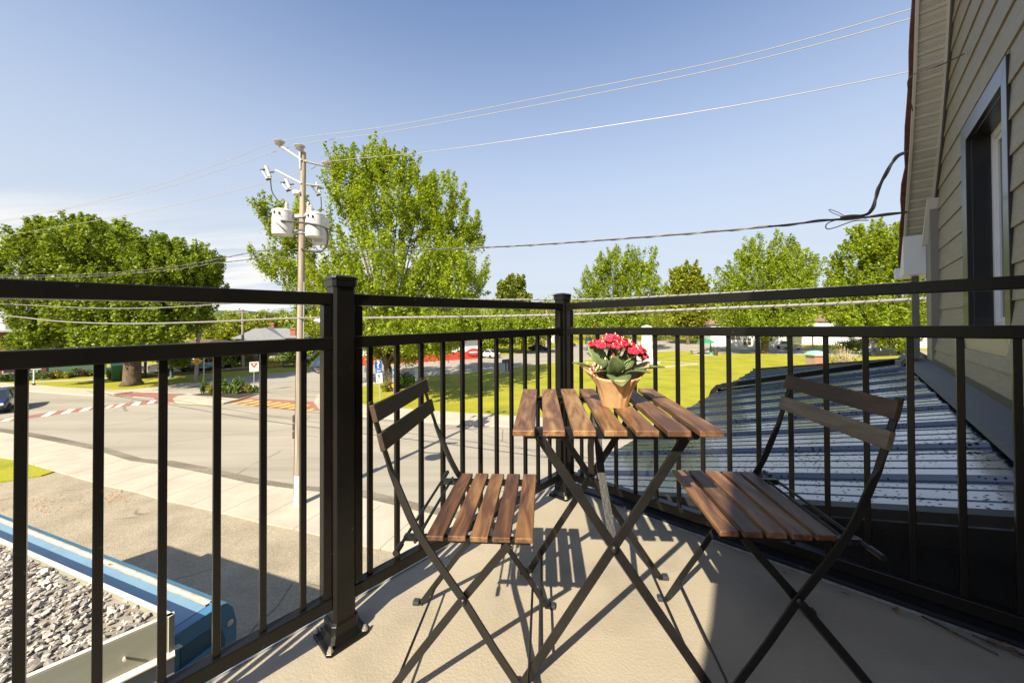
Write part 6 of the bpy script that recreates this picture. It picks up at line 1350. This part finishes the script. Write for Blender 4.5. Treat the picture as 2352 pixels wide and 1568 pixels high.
c0 = gnd(1829, 803.5); vehicle('parked_pickup', 'silver pickup seen from behind on the road past the park tree', 'pickup', c0 + Vector((0, 2.2, 0)), rad(96), paint('silver paint', (.50, .47, .42)), 'pickup', 5.4, 2.0, 1.82, GC)
c0 = gnd(2022, 818.5); vehicle('parked_car', 'black sedan parked along the right edge of the park', 'car', c0 + Vector((.3, .9, 0)), rad(176), paint('gloss black paint', (.006, .006, .007)), 'sedan', 4.9, 1.85, 1.45, GC)
c0 = gnd(381, 858); vehicle('parked_pickup', 'white pickup behind the lamp post in the far car park', 'pickup', c0 + Vector((0, 1.5, 0)), rad(80), paint('off white paint', (.58, .54, .48)), 'pickup', 5.2, 1.95, 1.8, GC)
c0 = gnd(433, 853); vehicle('parked_car', 'black sedan seen from behind left of the yellow sign', 'car', c0 + Vector((0, 1.5, 0)), rad(98), paint('dark paint', (.012, .012, .014)), 'sedan', 4.7, 1.8, 1.46, GC)
c0 = gnd(475, 850); tk = vehicle('parked_pickup', 'turquoise tailed pickup with a ladder rack right of the yellow sign', 'pickup', c0 + Vector((0, 1.5, 0)), rad(92), paint('turquoise paint', (.12, .32, .30)), 'pickup', 5.2, 1.95, 1.75, GC)
m = MB()
for sx in (-.8, .8):
    for xx in (-2.3, -.6): m.tube([(xx, sx, 1.1), (xx, sx, 2.3)], .05, 6)
    m.tube([(-2.5, sx, 2.3), (1.2, sx, 2.3)], .05, 6); m.tube([(-2.4, sx, 1.2), (-1.0, sx, 2.3)], .035, 6)
for xx in (-2.3, -.6, 1.0): m.tube([(xx, -.8, 2.3), (xx, .8, 2.3)], .05, 6)
m.build('ladder_rack', mat('rack red', (.32, .05, .04), rough=.5), tk, world=False)
m = MB()
for sy in (-.25, .25): m.bar((-2.75, sy, 1.3), (.6, sy, 2.75), .06, .09)
for k in range(11): t = k / 10; m.tube([(-2.7 + 3.25 * t, -.25, 1.33 + 1.4 * t), (-2.7 + 3.25 * t, .25, 1.33 + 1.4 * t)], .02, 6)
tag(m.build('ladder', mat('aluminium ladder', (.55, .56, .56), rough=.4), loc=None), 'aluminium ladder leaning on the rack of the turquoise pickup', 'ladder')
lo_ = bpy.data.objects['ladder']; lo_.location = tk.location; lo_.rotation_euler = tk.rotation_euler
# ================================================================== SIGNS, POLES, STREET FURNITURE
M_post = mat('galvanised post', (.42, .43, .42), rough=.5, metal=.3); M_sb = mat('sign blue', (.02, .10, .32), rough=.4, var=.03); M_sw = mat('sign white', (.72, .72, .68), rough=.45, var=.03); M_sr = mat('sign red', (.48, .03, .03)); M_sy = mat('sign yellow', (.78, .42, .02), rough=.4, var=.03); M_sk = mat('sign black', (.012, .012, .012), rough=.5); M_grey = mat('sign back', (.35, .36, .36), rough=.5, metal=.3)
def plate(par, c, w_, h, m_, n_, name, rot=0, roundc=.06, th=.012, off=0):
    d = Vector((-n_.y, n_.x, 0)).normalized(); d = d if d.x > 0 else -d; cr, sr = math.cos(rot), math.sin(rot); dx = d * cr + Zv * sr; dz = Zv * cr - d * sr
    P = []; 
    for sx, sz, a0 in ((1, 1, 0), (-1, 1, 90), (-1, -1, 180), (1, -1, 270)):
        for k in range(4):
            g_ = rad(a0 + 30 * k); P.append(c + dx * (sx * (w_ / 2 - roundc) + roundc * math.cos(g_)) + dz * (sz * (h / 2 - roundc) + roundc * math.sin(g_)) + n_ * off)
    m = MB(); m.prism(P, -n_ * th); return m.build(name, m_, par)
def shape(par, c, pts, m_, n_, name, off=.004, rot=0):
    d = Vector((-n_.y, n_.x, 0)).normalized(); d = d if d.x > 0 else -d; cr, sr = math.cos(rot), math.sin(rot); dx = d * cr + Zv * sr; dz = Zv * cr - d * sr
    m = MB()
    for poly in pts: m.prism([c + dx * x + dz * z + n_ * off for x, z in poly], -n_ * .003)
    return m.build(name, m_, par)
def line2(pts, w_):
    out = []
    for a, b in zip(pts, pts[1:]):
        v = Vector((b[0] - a[0], b[1] - a[1])); L = v.length; v = v / L; p = Vector((-v.y, v.x)) * w_ / 2; e = v * w_ * .25
        out.append([(a[0] - e.x + p.x, a[1] - e.y + p.y), (a[0] - e.x - p.x, a[1] - e.y - p.y), (b[0] + e.x - p.x, b[1] + e.y - p.y), (b[0] + e.x + p.x, b[1] + e.y + p.y)])
    return out
def circ(cx, cz, r, n=14, r2=None): 
    return [[(cx + r * math.cos(2 * math.pi * k / n), cz + r * math.sin(2 * math.pi * k / n)) for k in range(n)]]
def text(par, c, s, size, m_, n_, name, off=.006, rot=0, bold=.0):
    cu = bpy.data.curves.new(name, 'FONT'); cu.body = s; cu.size = size; cu.align_x = 'CENTER'; cu.align_y = 'CENTER'; cu.extrude = .002; cu.offset = bold
    t = bpy.data.objects.new(name, cu); COL.objects.link(t); bpy.context.view_layer.update()
    me = bpy.data.meshes.new_from_object(t.evaluated_get(bpy.context.evaluated_depsgraph_get())); bpy.data.objects.remove(t)
    o = bpy.data.objects.new(name, me); COL.objects.link(o); me.materials.clear(); me.materials.append(m_)
    d = Vector((-n_.y, n_.x, 0)).normalized(); d = d if d.x > 0 else -d; cr, sr = math.cos(rot), math.sin(rot); dx = d * cr + Zv * sr; dz = Zv * cr - d * sr; zz = dx.cross(dz)
    o.rotation_euler = Matrix((dx, dz, zz)).transposed().to_euler(); o.parent = par; o.location = c + n_ * off - ORG[par.name]; return o
def facing(p, turn=0): v = Vector((-p.x, -p.y, 0)).normalized(); return Matrix.Rotation(rad(turn), 3, 'Z') @ v
# yield sign
yb = gnd(583.5, 897, .15); n_ = facing(yb); Y = yb.y; s_ = Y / 832
T = thing('yield_sign', 'yield sign, white board with red triangle on a post at the traffic island tip', 'sign', yb)
m = MB(); m.tube([yb, at(583.5, 836, Y)], .032, 8); m.build('post', M_post, T)
c = at(583.6, 842, Y) + n_ * .05; plate(T, c, 17.6 * s_, 22.5 * s_, M_sw, n_, 'board'); r_ = 7.6 * s_; up_ = 4.0 * s_
shape(T, c, [[(-r_, up_ + r_ * .62), (r_, up_ + r_ * .62), (0, up_ - r_ * .92)]], M_sr, n_, 'triangle'); r2 = r_ * .42; shape(T, c, [[(-r2, up_ + r_ * .10 + r2 * .62), (r2, up_ + r_ * .10 + r2 * .62), (0, up_ + r_ * .10 - r2 * .92)]], M_sw, n_, 'triangle_centre', off=.008)
# blue question mark sign, arrow, pedestrian board
qb = gnd(874, 919, .1); Y = qb.y; s_ = Y / 832; n_ = facing(qb, 8); T = thing('information_sign', 'blue question mark sign with arrow and pedestrian board behind the left chair', 'sign', qb)
m = MB(); m.tube([qb, at(868.5, 826, Y)], .033, 8); m.build('post', M_post, T)
tl = rad(-2.2)
tl = rad(3.2)
c = at(868.4, 837.6, Y) + n_ * .05; b_ = plate(T, c, 17.2 * s_, 20.8 * s_, M_sw, n_, 'board', rot=tl); plate(b_, c, 16.2 * s_, 19.8 * s_, M_sb, n_, 'blue_face', rot=tl, off=.003, th=.002); text(b_, c, '?', 22 * s_, M_sw, n_, 'question_mark', rot=tl, bold=.014)
c = at(869.5, 851.4, Y) + n_ * .05; b_ = plate(T, c, 15.2 * s_, 10.0 * s_, M_sw, n_, 'board', rot=tl); plate(b_, c, 14.6 * s_, 9.4 * s_, M_sb, n_, 'blue_face', rot=tl, off=.003, th=.002)
k = s_; shape(b_, c, [[(-4.6 * k, 0), (-1.8 * k, 3 * k), (-1.8 * k, 1 * k), (4.4 * k, 1 * k), (4.4 * k, -1 * k), (-1.8 * k, -1 * k), (-1.8 * k, -3 * k)]], M_sw, n_, 'arrow', rot=tl, off=.007)
c = at(870.8, 867.8, Y) + n_ * .05; b_ = plate(T, c, 14.6 * s_, 24.6 * s_, M_sk, n_, 'board', rot=tl); plate(b_, c, 13.9 * s_, 23.9 * s_, M_sw, n_, 'white_face', rot=tl, off=.003, th=.002)
man = circ(0, 9.3, 1.0) + line2([(0, 8), (-.2, 3.2)], 2.0) + line2([(0, 7.6), (-1.9, 5.6), (-2.0, 3.6)], .8) + line2([(0, 7.6), (1.7, 5.8), (2.3, 4.0)], .8) + line2([(-.2, 3.4), (-.9, .6), (-1.4, -2.4)], 1.0) + line2([(-.2, 3.4), (1.2, .6), (2.6, -1.9)], 1.0)
man += [[(x0, -4.5), (x0 + 1.4, -4.4), (x0 + 1.4, -3.9), (x0, -4.0)] for x0 in (-5, -2.9, -.8, 1.3, 3.4)] + [[(-4.6, -10), (-4.6, -6.8), (-3.7, -7.7), (-2.2, -6.0), (-1.2, -6.9), (-2.8, -8.6), (-1.8, -9.6)]]
shape(b_, c, [[(x * k, z * k) for x, z in p] for p in man], M_sk, n_, 'pedestrian_symbol', rot=tl, off=.007)
# yellow diamond sign on the leaning pole
lp = gnd(449.5, 876, .1); Y = lp.y; s_ = Y / 832; T = thing('leaning_pole', 'leaning grey wooden pole behind the yellow diamond sign', 'utility pole', lp)
m = MB(); m.tube([lp, at(455, 790, Y), at(464, 640, Y + .3)], [.17, .15, .12], 12); m.build('pole', K_pole, T, smooth='auto'); m = MB(); m.box(at(463.5, 655, Y + .3), (1.6, .1, .1)); m.build('cross_arm', K_pole, T)
n_ = facing(lp); T = thing('warning_sign', 'yellow diamond warning sign with speed hump and bicycle symbols on the leaning pole', 'sign', at(452, 845, Y - .22))
c = at(452, 829.5, Y - .22); w2, h2 = 10.2 * s_, 8.2 * s_; shape(T, c, [[(-w2, 0), (0, -h2), (w2, 0), (0, h2)]], M_sy, n_, 'board', off=0); k = s_
bump = [[(-5, .9), (-4.4, 1.8), (-2, 2.6), (0, 2.9), (2, 2.6), (4.4, 1.8), (5, .9), (0, 1.6)]] + line2([(-2.8, -2.6), (-1.0, -.6), (1.8, -.8), (2.8, -2.6)], .5) + line2([(-1, -.6), (0, -2.6), (1.8, -.8)], .5) + [p for cx in (-2.8, 2.8) for p in line2([(cx + 1.4 * math.cos(a * .785), -2.6 + 1.4 * math.sin(a * .785)) for a in range(9)], .45)] + [[(-1.6, -5.0), (-1.6, -4.4), (1.0, -4.4), (1.0, -3.9), (2, -4.7), (1.0, -5.5), (1.0, -5.0)]]
shape(T, c, [[(x * k, z * k) for x, z in p] for p in bump], M_sk, n_, 'symbol', off=.01)
# thin bicycle route post on the island side and lamp post
tb = gnd(468, 879, .1); T = thing('marker_post', 'thin galvanised post with no sign right of the leaning pole', 'post', tb); m = MB(); m.tube([tb, at(469, 805, tb.y)], .045, 8); m.lathe([(.07, -.1), (.07, .0), (.001, .01)], at(469, 805, tb.y), 8); m.build('pole', M_post, T)
tb = gnd(393.5, 866.5, .05); T = thing('lamp_post', 'slim dark teal lamp post in front of the white pickup', 'lamp post', tb); K_teal = mat('teal lamp paint', (.02, .09, .10), rough=.45)
m = MB(); m.lathe([(.22, 0), (.20, .08), (.10, .3), (.075, .6), (.06, 3.8)], tb, 12); m.build('pole', K_teal, T, smooth='auto')
tb = gnd(455.5, 861, .05); T = thing('lamp_post', 'dark teal lamp post whose lantern shows between the rails beside the leaning pole', 'lamp post', tb)
m = MB(); m.lathe([(.22, 0), (.20, .08), (.10, .3), (.075, .6), (.06, 4.3)], tb, 12); m.build('pole', K_teal, T, smooth='auto'); m = MB(); q = at(455.5, 768, tb.y); q.x = tb.x; m.lathe([(.10, -.5), (.25, -.35), (.30, .15), (.45, .2), (.15, .45), (.03, .65), (.001, .66)], q, 14); m.build('lantern', K_teal, T, smooth='auto')
# street name sign, dark small pole, wooden props
tb = gnd(77.5, 884, .1); Y = tb.y; n_ = facing(tb); T = thing('street_sign', 'pale street name sign on a white post in front of the shop window', 'sign', tb); m = MB(); m.tube([tb, at(78, 849, Y)], .055, 8); m.build('post', M_sw, T); m = MB(); m.lathe([(.12, 0), (.12, .15), (.06, .2)], tb, 8); m.build('post_foot', K_dark, T); plate(T, at(82.5, 846.8, Y) + n_ * .07, 14.6 * Y / 832, 5.2 * Y / 832, M_sw, n_, 'board')
tb = gnd(333, 866, .05); T = thing('wooden_pole', 'short dark wooden pole standing right of the thick maple trunk', 'pole', tb); m = MB(); m.tube([tb, at(335, 800, tb.y)], .13, 10); m.build('pole', mat('dark wood pole', (.06, .045, .035), rough=.9), T)
a_ = gnd(301, 882, .12); bq = at(333, 844, tb.y - .2); m = MB(); m.tube([a_, bq], .05, 6); tag(m.build('guy_guard', mat('yellow guy guard', (.50, .34, .10), rough=.6), loc=a_), 'yellow guy wire guard slanting across the thick maple trunk', 'guy guard')
tb = gnd(558.5, 844); T = thing('utility_pole', 'distant pale utility pole in front of the grey-roofed bungalow', 'utility pole', tb); m = MB(); m.tube([tb, at(557, 711, tb.y)], [.19, .14], 10); m.build('pole', K_pole, T); m = MB(); m.box(at(557, 717, tb.y), (1.8, .12, .12)); m.build('cross_arm', K_pole, T)
tb = gnd(1255, 800); T = thing('utility_pole', 'distant pole rising between the rails left of the corner post', 'utility pole', tb); m = MB(); m.tube([tb, at(1255, 692, tb.y)], [.2, .15], 8); m.build('pole', K_pole, T)
for lab, pts in (('distant wire sloping over the grey-roofed bungalow', [(460, 738, 45), (557, 713, 49), (700, 752, 33)]), ('second distant wire in front of the far trees', [(440, 710, 50), (557, 716, 49), (720, 726, 60)]), ('distant wire above the bungalow roof', [(470, 733, 45), (560, 745, 47), (684, 753, 30)])):
    P = [at(*p) for p in pts]; wire('distant_wire', P, .018, K_cable, lab)
# bench
ba_ = gnd(652, 843.5, .05); bb_ = gnd(674, 842, .05); d, n_, L = frame_(ba_, bb_); T = thing('park_bench', 'dark green slatted bench on the verge left of the utility pole', 'bench', (ba_ + bb_) / 2)
K_bench = mat('dark green bench', (.02, .055, .035), rough=.6); Lb = 30.5 / 832 * ba_.y; c = (ba_ + bb_) / 2
m = MB(); m.box(c + Zv * .45, (Lb, .42, .05), (d, n_, Zv)); m.build('seat', K_bench, T)
m = MB(); [m.box(c + Zv * (.62 + .13 * k) + n_ * .22, (Lb, .04, .10), (d, n_, Zv)) for k in range(3)]; m.build('backrest', K_bench, T)
for s in (-1, 1): m = MB(); m.box(c + d * s * Lb * .33 + Zv * .42, (.08, .44, .84), (d, n_, Zv)); m.build('leg', K_dark, T)
# route signs by the maple
tb = gnd(905, 900, .1); Y = tb.y; s_ = Y / 832; n_ = facing(tb); T = thing('route_sign', 'blue and white route shield signs behind the baluster right of the maple trunk', 'sign', tb)
m = MB(); m.tube([tb, at(905, 846, Y)], .035, 8); m.build('post', M_post, T); c = at(906, 856.5, Y) + n_ * .05; b_ = plate(T, c, 11 * s_, 17 * s_, mat('sky blue sign', (.05, .24, .52), rough=.4), n_, 'board'); k = s_
shape(b_, c, [[(-3.6 * k, 3.6 * k), (0, 4.6 * k), (3.6 * k, 3.6 * k), (3.2 * k, -2.2 * k), (0, -4.6 * k), (-3.2 * k, -2.2 * k)]], M_sw, n_, 'shield', off=.006); text(b_, c, '1', 6 * s_, M_sb, n_, 'numeral', off=.011)
plate(T, at(906, 872, Y) + n_ * .05, 10.5 * s_, 11 * s_, M_grey, n_, 'lower_board'); c = at(904.5, 884.5, Y) + n_ * .07; b_ = plate(T, c, 8.5 * s_, 9 * s_, M_sy, n_, 'orange_board', roundc=.14); shape(b_, c, [[(x * k, z * k) for x, z in p] for p in line2([(-1.5, 2.2), (-1.5, -2.2)], .8) + line2([(-1.5, 2), (1.5, 2), (1.5, -2)], .8)], M_sk, n_, 'arrow_mark', off=.006)
tb = gnd(958, 893, .1); Y = tb.y; s_ = Y / 832; n_ = facing(tb); T = thing('info_panel', 'tall pale blue information panel behind the left chair back', 'sign', tb); plate(T, tb + Zv * 1.25 , 9.6 * s_, 30 * s_, mat('pale blue panel', (.38, .47, .56), rough=.3, var=.2, scale=2), n_, 'panel'); m = MB(); m.tube([tb + Vector((.25, .0, 0)), tb + Vector((.25, 0, 1.95))], .04, 8); m.build('post', M_post, T)
tb = gnd(927, 889, .1); Y = tb.y; n_ = facing(tb); T = thing('lectern_sign', 'small dark slanted lectern sign with green and white board near the maple', 'sign', tb); m = MB(); m.box(tb + Zv * .55, (.30, .25, 1.1)); m.build('stand', mat('grey stone', (.30, .28, .25), rough=.9), T); m = MB(); m.box(tb + Zv * 1.2, (1.1, .7, .05), (Vector((1, 0, .3)).normalized(), Vector((0, 1, 0)), Vector((-.3, 0, 1)).normalized())); m.build('top', K_dark, T); m = MB(); m.box(tb + Vector((-.1, .3, 1.5)), (.12, .05, .5)); m.box(tb + Vector((.18, .3, 1.5)), (.35, .05, .5)); m.build('small_board', M_sw, T)
tb = gnd(842, 872, .05); Y = tb.y; n_ = facing(tb); T = thing('round_sign', 'white round topped board at the roadside just right of the corner post', 'sign', tb); c = at(842, 845, Y); shape(T, c, [[(x * Y / 832, z * Y / 832) for x, z in ((-4, -10), (4, -10), (4.6, 0), (3, 6), (1, 10), (-1, 10), (-3, 6), (-4.6, 0))]], M_sw, n_, 'board'); m = MB(); m.tube([tb, c], .04, 6); m.build('post', M_post, T)
m = MB(); bm_ = circ(0, -1, 2.4); shape(T, c, [[(x * Y / 832, z * Y / 832) for x, z in p] for p in circ(0, -2, 2.6)], mat('mint green', (.2, .6, .45), rough=.5), n_, 'emblem', off=.01)
# lectern on the lawn edge
tb = gnd(1165, 855, .11); T = thing('lectern', 'black slanted lectern on a white slab at the lawn edge', 'lectern', tb)
m = MB(); m.prism([gnd(1148, 854.5, .11), gnd(1172, 858, .11), gnd(1185, 851, .11), gnd(1158, 849, .11)], Zv * .08); m.build('slab', G_conc, T)
for s in (-.16, .16): m = MB(); m.box(tb + Vector((s, .2, .65)), (.13, .13, 1.3)); m.build('leg', K_dark, T)
m = MB(); m.box(tb + Vector((0, .2, 1.36)), (1.25, .8, .07), (Vector((1, 0, .1)).normalized(), Vector((0, .93, .36)), Vector((0, -.36, .93)))); m.build('top', K_dark, T)
# monument
mb0 = gnd(1486, 833, .11); Y = mb0.y; s_ = Y / 832; M_stone = mat('white stone', (.66, .62, .54), rough=.8, var=.06, scale=2)
T = thing('monument', 'white stone pillar monument on a stepped plinth in the park', 'monument', mb0)
yawm = rad(12); ax = (Vector((math.cos(yawm), math.sin(yawm), 0)), Vector((-math.sin(yawm), math.cos(yawm), 0)), Zv)
m = MB(); m.box(mb0 + Zv * .12 - ax[0] * .6, (3.6, 2.8, .24), ax); m.box(mb0 + Zv * .42 - ax[0] * .3, (2.6, 2.0, .36), ax); m.build('plinth', M_stone, T, bevel=.02)
ht = 6 + (742 - 752) * s_
m = MB(); w0 = 8.9 * s_
m.loft([[mb0 + ax[0] * a * w_ + ax[1] * b * w_ + Zv * z for a, b in ((-1, -1), (1, -1), (1, 1), (-1, 1))] for z, w_ in ((.6, w0 * 1.05), (1.0, w0 * 1.0), (ht - .3, w0 * .88), (ht - .28, w0 * .96), (ht - .08, w0 * .96), (ht + .15, w0 * .2))]); m.build('shaft', M_stone, T, bevel=.015)
sp0 = mb0 - ax[0] * 1.35 - ax[1] * .2 + Zv * .6
m = MB()
m.lathe([(.42, 0), (.44, .25), (.34, .7), (.27, 1.1), (.24, 1.35), (.30, 1.6), (.27, 1.82), (.10, 1.92), (.09, 2.0), (.14, 2.08), (.15, 2.2), (.10, 2.32), (.001, 2.36)], sp0, 16); m.tube([sp0 + Vector((.2, 0, 1.75)), sp0 + Vector((.36, -.1, 1.45)), sp0 + Vector((.15, -.3, 1.3))], [.09, .08, .06], 8); m.tube([sp0 + Vector((-.2, 0, 1.75)), sp0 + Vector((-.38, -.05, 1.5)), sp0 + Vector((-.3, -.25, 1.25))], [.09, .08, .06], 8); m.box(sp0 + Vector((-.25, -.05, .25)), (.7, .6, .5)); m.build('statue', M_stone, T, smooth='auto')
# picnic shelter
pb0 = gnd(1622, 813.5, .11); Y = pb0.y; s_ = Y / 832; T = thing('picnic_shelter', 'green umbrella shaped canopy on a green post over a picnic table', 'shelter', pb0)
K_pg = mat('shelter green', (.02, .24, .10), rough=.45)
m = MB(); m.prism([gnd(u, v, .11) for u, v in ((1590, 814), (1620, 817.5), (1655, 814.5), (1640, 811), (1600, 810.5))], Zv * .05); m.build('slab', G_conc, T)
cz = 6 + (742 - 788) * s_; tz = 6 + (742 - 777) * s_; cx = at(1620, 790, Y); m = MB(); R_ = 27 * s_
m.add([Vector((cx.x + R_ * a, Y + R_ * b, cz)) for a, b in ((-1, -.5), (.1, -1), (1, .3), (-.1, 1))] + [Vector((cx.x - .2, Y, tz))] + [Vector((cx.x + R_ * a, Y + R_ * b, cz - .07)) for a, b in ((-1, -.5), (.1, -1), (1, .3), (-.1, 1))], [(0, 1, 4), (1, 2, 4), (2, 3, 4), (3, 0, 4), (8, 7, 6, 5), (0, 5, 6, 1), (1, 6, 7, 2), (2, 7, 8, 3), (3, 8, 5, 0)]); m.build('canopy', K_pg, T)
m = MB(); q = at(1633, 813, Y); q = Vector((q.x, Y, .16)); m.lathe([(.45, 0), (.35, .1), (.22, .5), (.3, .9), (.12, 1.3), (.10, cz - .2), (.35, cz - .02)], q, 12); m.build('post', K_pg, T, smooth='auto')
q = at(1607, 813, Y); q = Vector((q.x, Y + .3, .16)); T = thing('picnic_table', 'grey picnic table with benches under the green canopy', 'table', q)
m = MB(); m.box(q + Zv * .75, (3.2, .8, .06)); m.build('table_top', mat('grey plank', (.40, .34, .26), rough=.8), T)
for s in (-1, 1): m = MB(); m.box(q + Zv * .45 + Vector((0, s * .75, 0)), (3.2, .3, .05)); m.build('bench', MATS['grey plank'], T)
for s in (-1, 1): m = MB(); m.box(q + Vector((s * 1.2, 0, .38)), (.1, 1.5, .08)); m.box(q + Vector((s * 1.2, -.25, .37)), (.1, .08, .74)); m.box(q + Vector((s * 1.2, .25, .37)), (.1, .08, .74)); m.build('trestle', K_pg, T)
tb = gnd(1644, 815.5, .12); T = thing('litter_bin', 'black litter bin with hooped handle beside the green shelter post', 'bin', tb); m = MB(); m.lathe([(.36, 0), (.40, 1.1), (.42, 1.12), (.36, 1.16)], tb, 14); m.build('body', K_dark, T, smooth='auto'); m = MB(); m.tube(spline([tb + Vector((-.36, 0, 1.1)), tb + Vector((-.3, 0, 1.6)), tb + Vector((0, 0, 1.85)), tb + Vector((.3, 0, 1.6)), tb + Vector((.36, 0, 1.1))]), .03, 6); m.build('handle', K_dark, T)
# brick pillar with green cap
tb = gnd(1886, 846, .11); Y = tb.y; s_ = Y / 832; T = thing('brick_pillar', 'squat red brick pillar with pale green copper cap on the lawn', 'pillar', tb)
def brickmat():
    m = bpy.data.materials.new('brick courses'); m.use_nodes = True; t = m.node_tree; n = t.nodes; l = t.links; b = n['Principled BSDF']; b.inputs['Roughness'].default_value = .85
    co = n.new('ShaderNodeTexCoord'); mp_ = n.new('ShaderNodeMapping'); mp_.inputs['Rotation'].default_value = (rad(90), 0, 0); l.new(co.outputs['Object'], mp_.inputs[0]); br = n.new('ShaderNodeTexBrick'); br.inputs['Scale'].default_value = 5.0; br.inputs['Color1'].default_value = (.38, .13, .07, 1); br.inputs['Color2'].default_value = (.28, .09, .05, 1); br.inputs['Mortar'].default_value = (.42, .36, .28, 1); br.inputs['Mortar Size'].default_value = .012; l.new(mp_.outputs[0], br.inputs['Vector']); l.new(br.outputs['Color'], b.inputs['Base Color']); return m
hb_ = 6 + (742 - 822.5) * s_; wq = 13.6 * s_
m = MB(); m.box(tb + Vector((0, wq, hb_ / 2)), (2 * wq, 2 * wq, hb_)); m.build('shaft', brickmat(), T)
m = MB(); m.loft([[tb + Vector((a * w_, wq + b * w_, z)) for a, b in ((-1, -1), (1, -1), (1, 1), (-1, 1))] for z, w_ in ((hb_, wq * 1.22), (hb_ + .10, wq * 1.25), (hb_ + .28, wq * 1.0), (hb_ + .55, wq * .55), (hb_ + .62, wq * .3))]); m.build('cap', mat('copper green', (.24, .42, .33), rough=.6), T)
# pale posts in front of the long white building
tb = gnd(1867, 800); T = thing('gate_post', 'short pale wooden post on the verge before the long white building', 'post', tb); m = MB(); m.tube([tb, tb + Zv * 2.6], .14, 8); m.build('pole', mat('pale post', (.55, .45, .36), rough=.8), T)
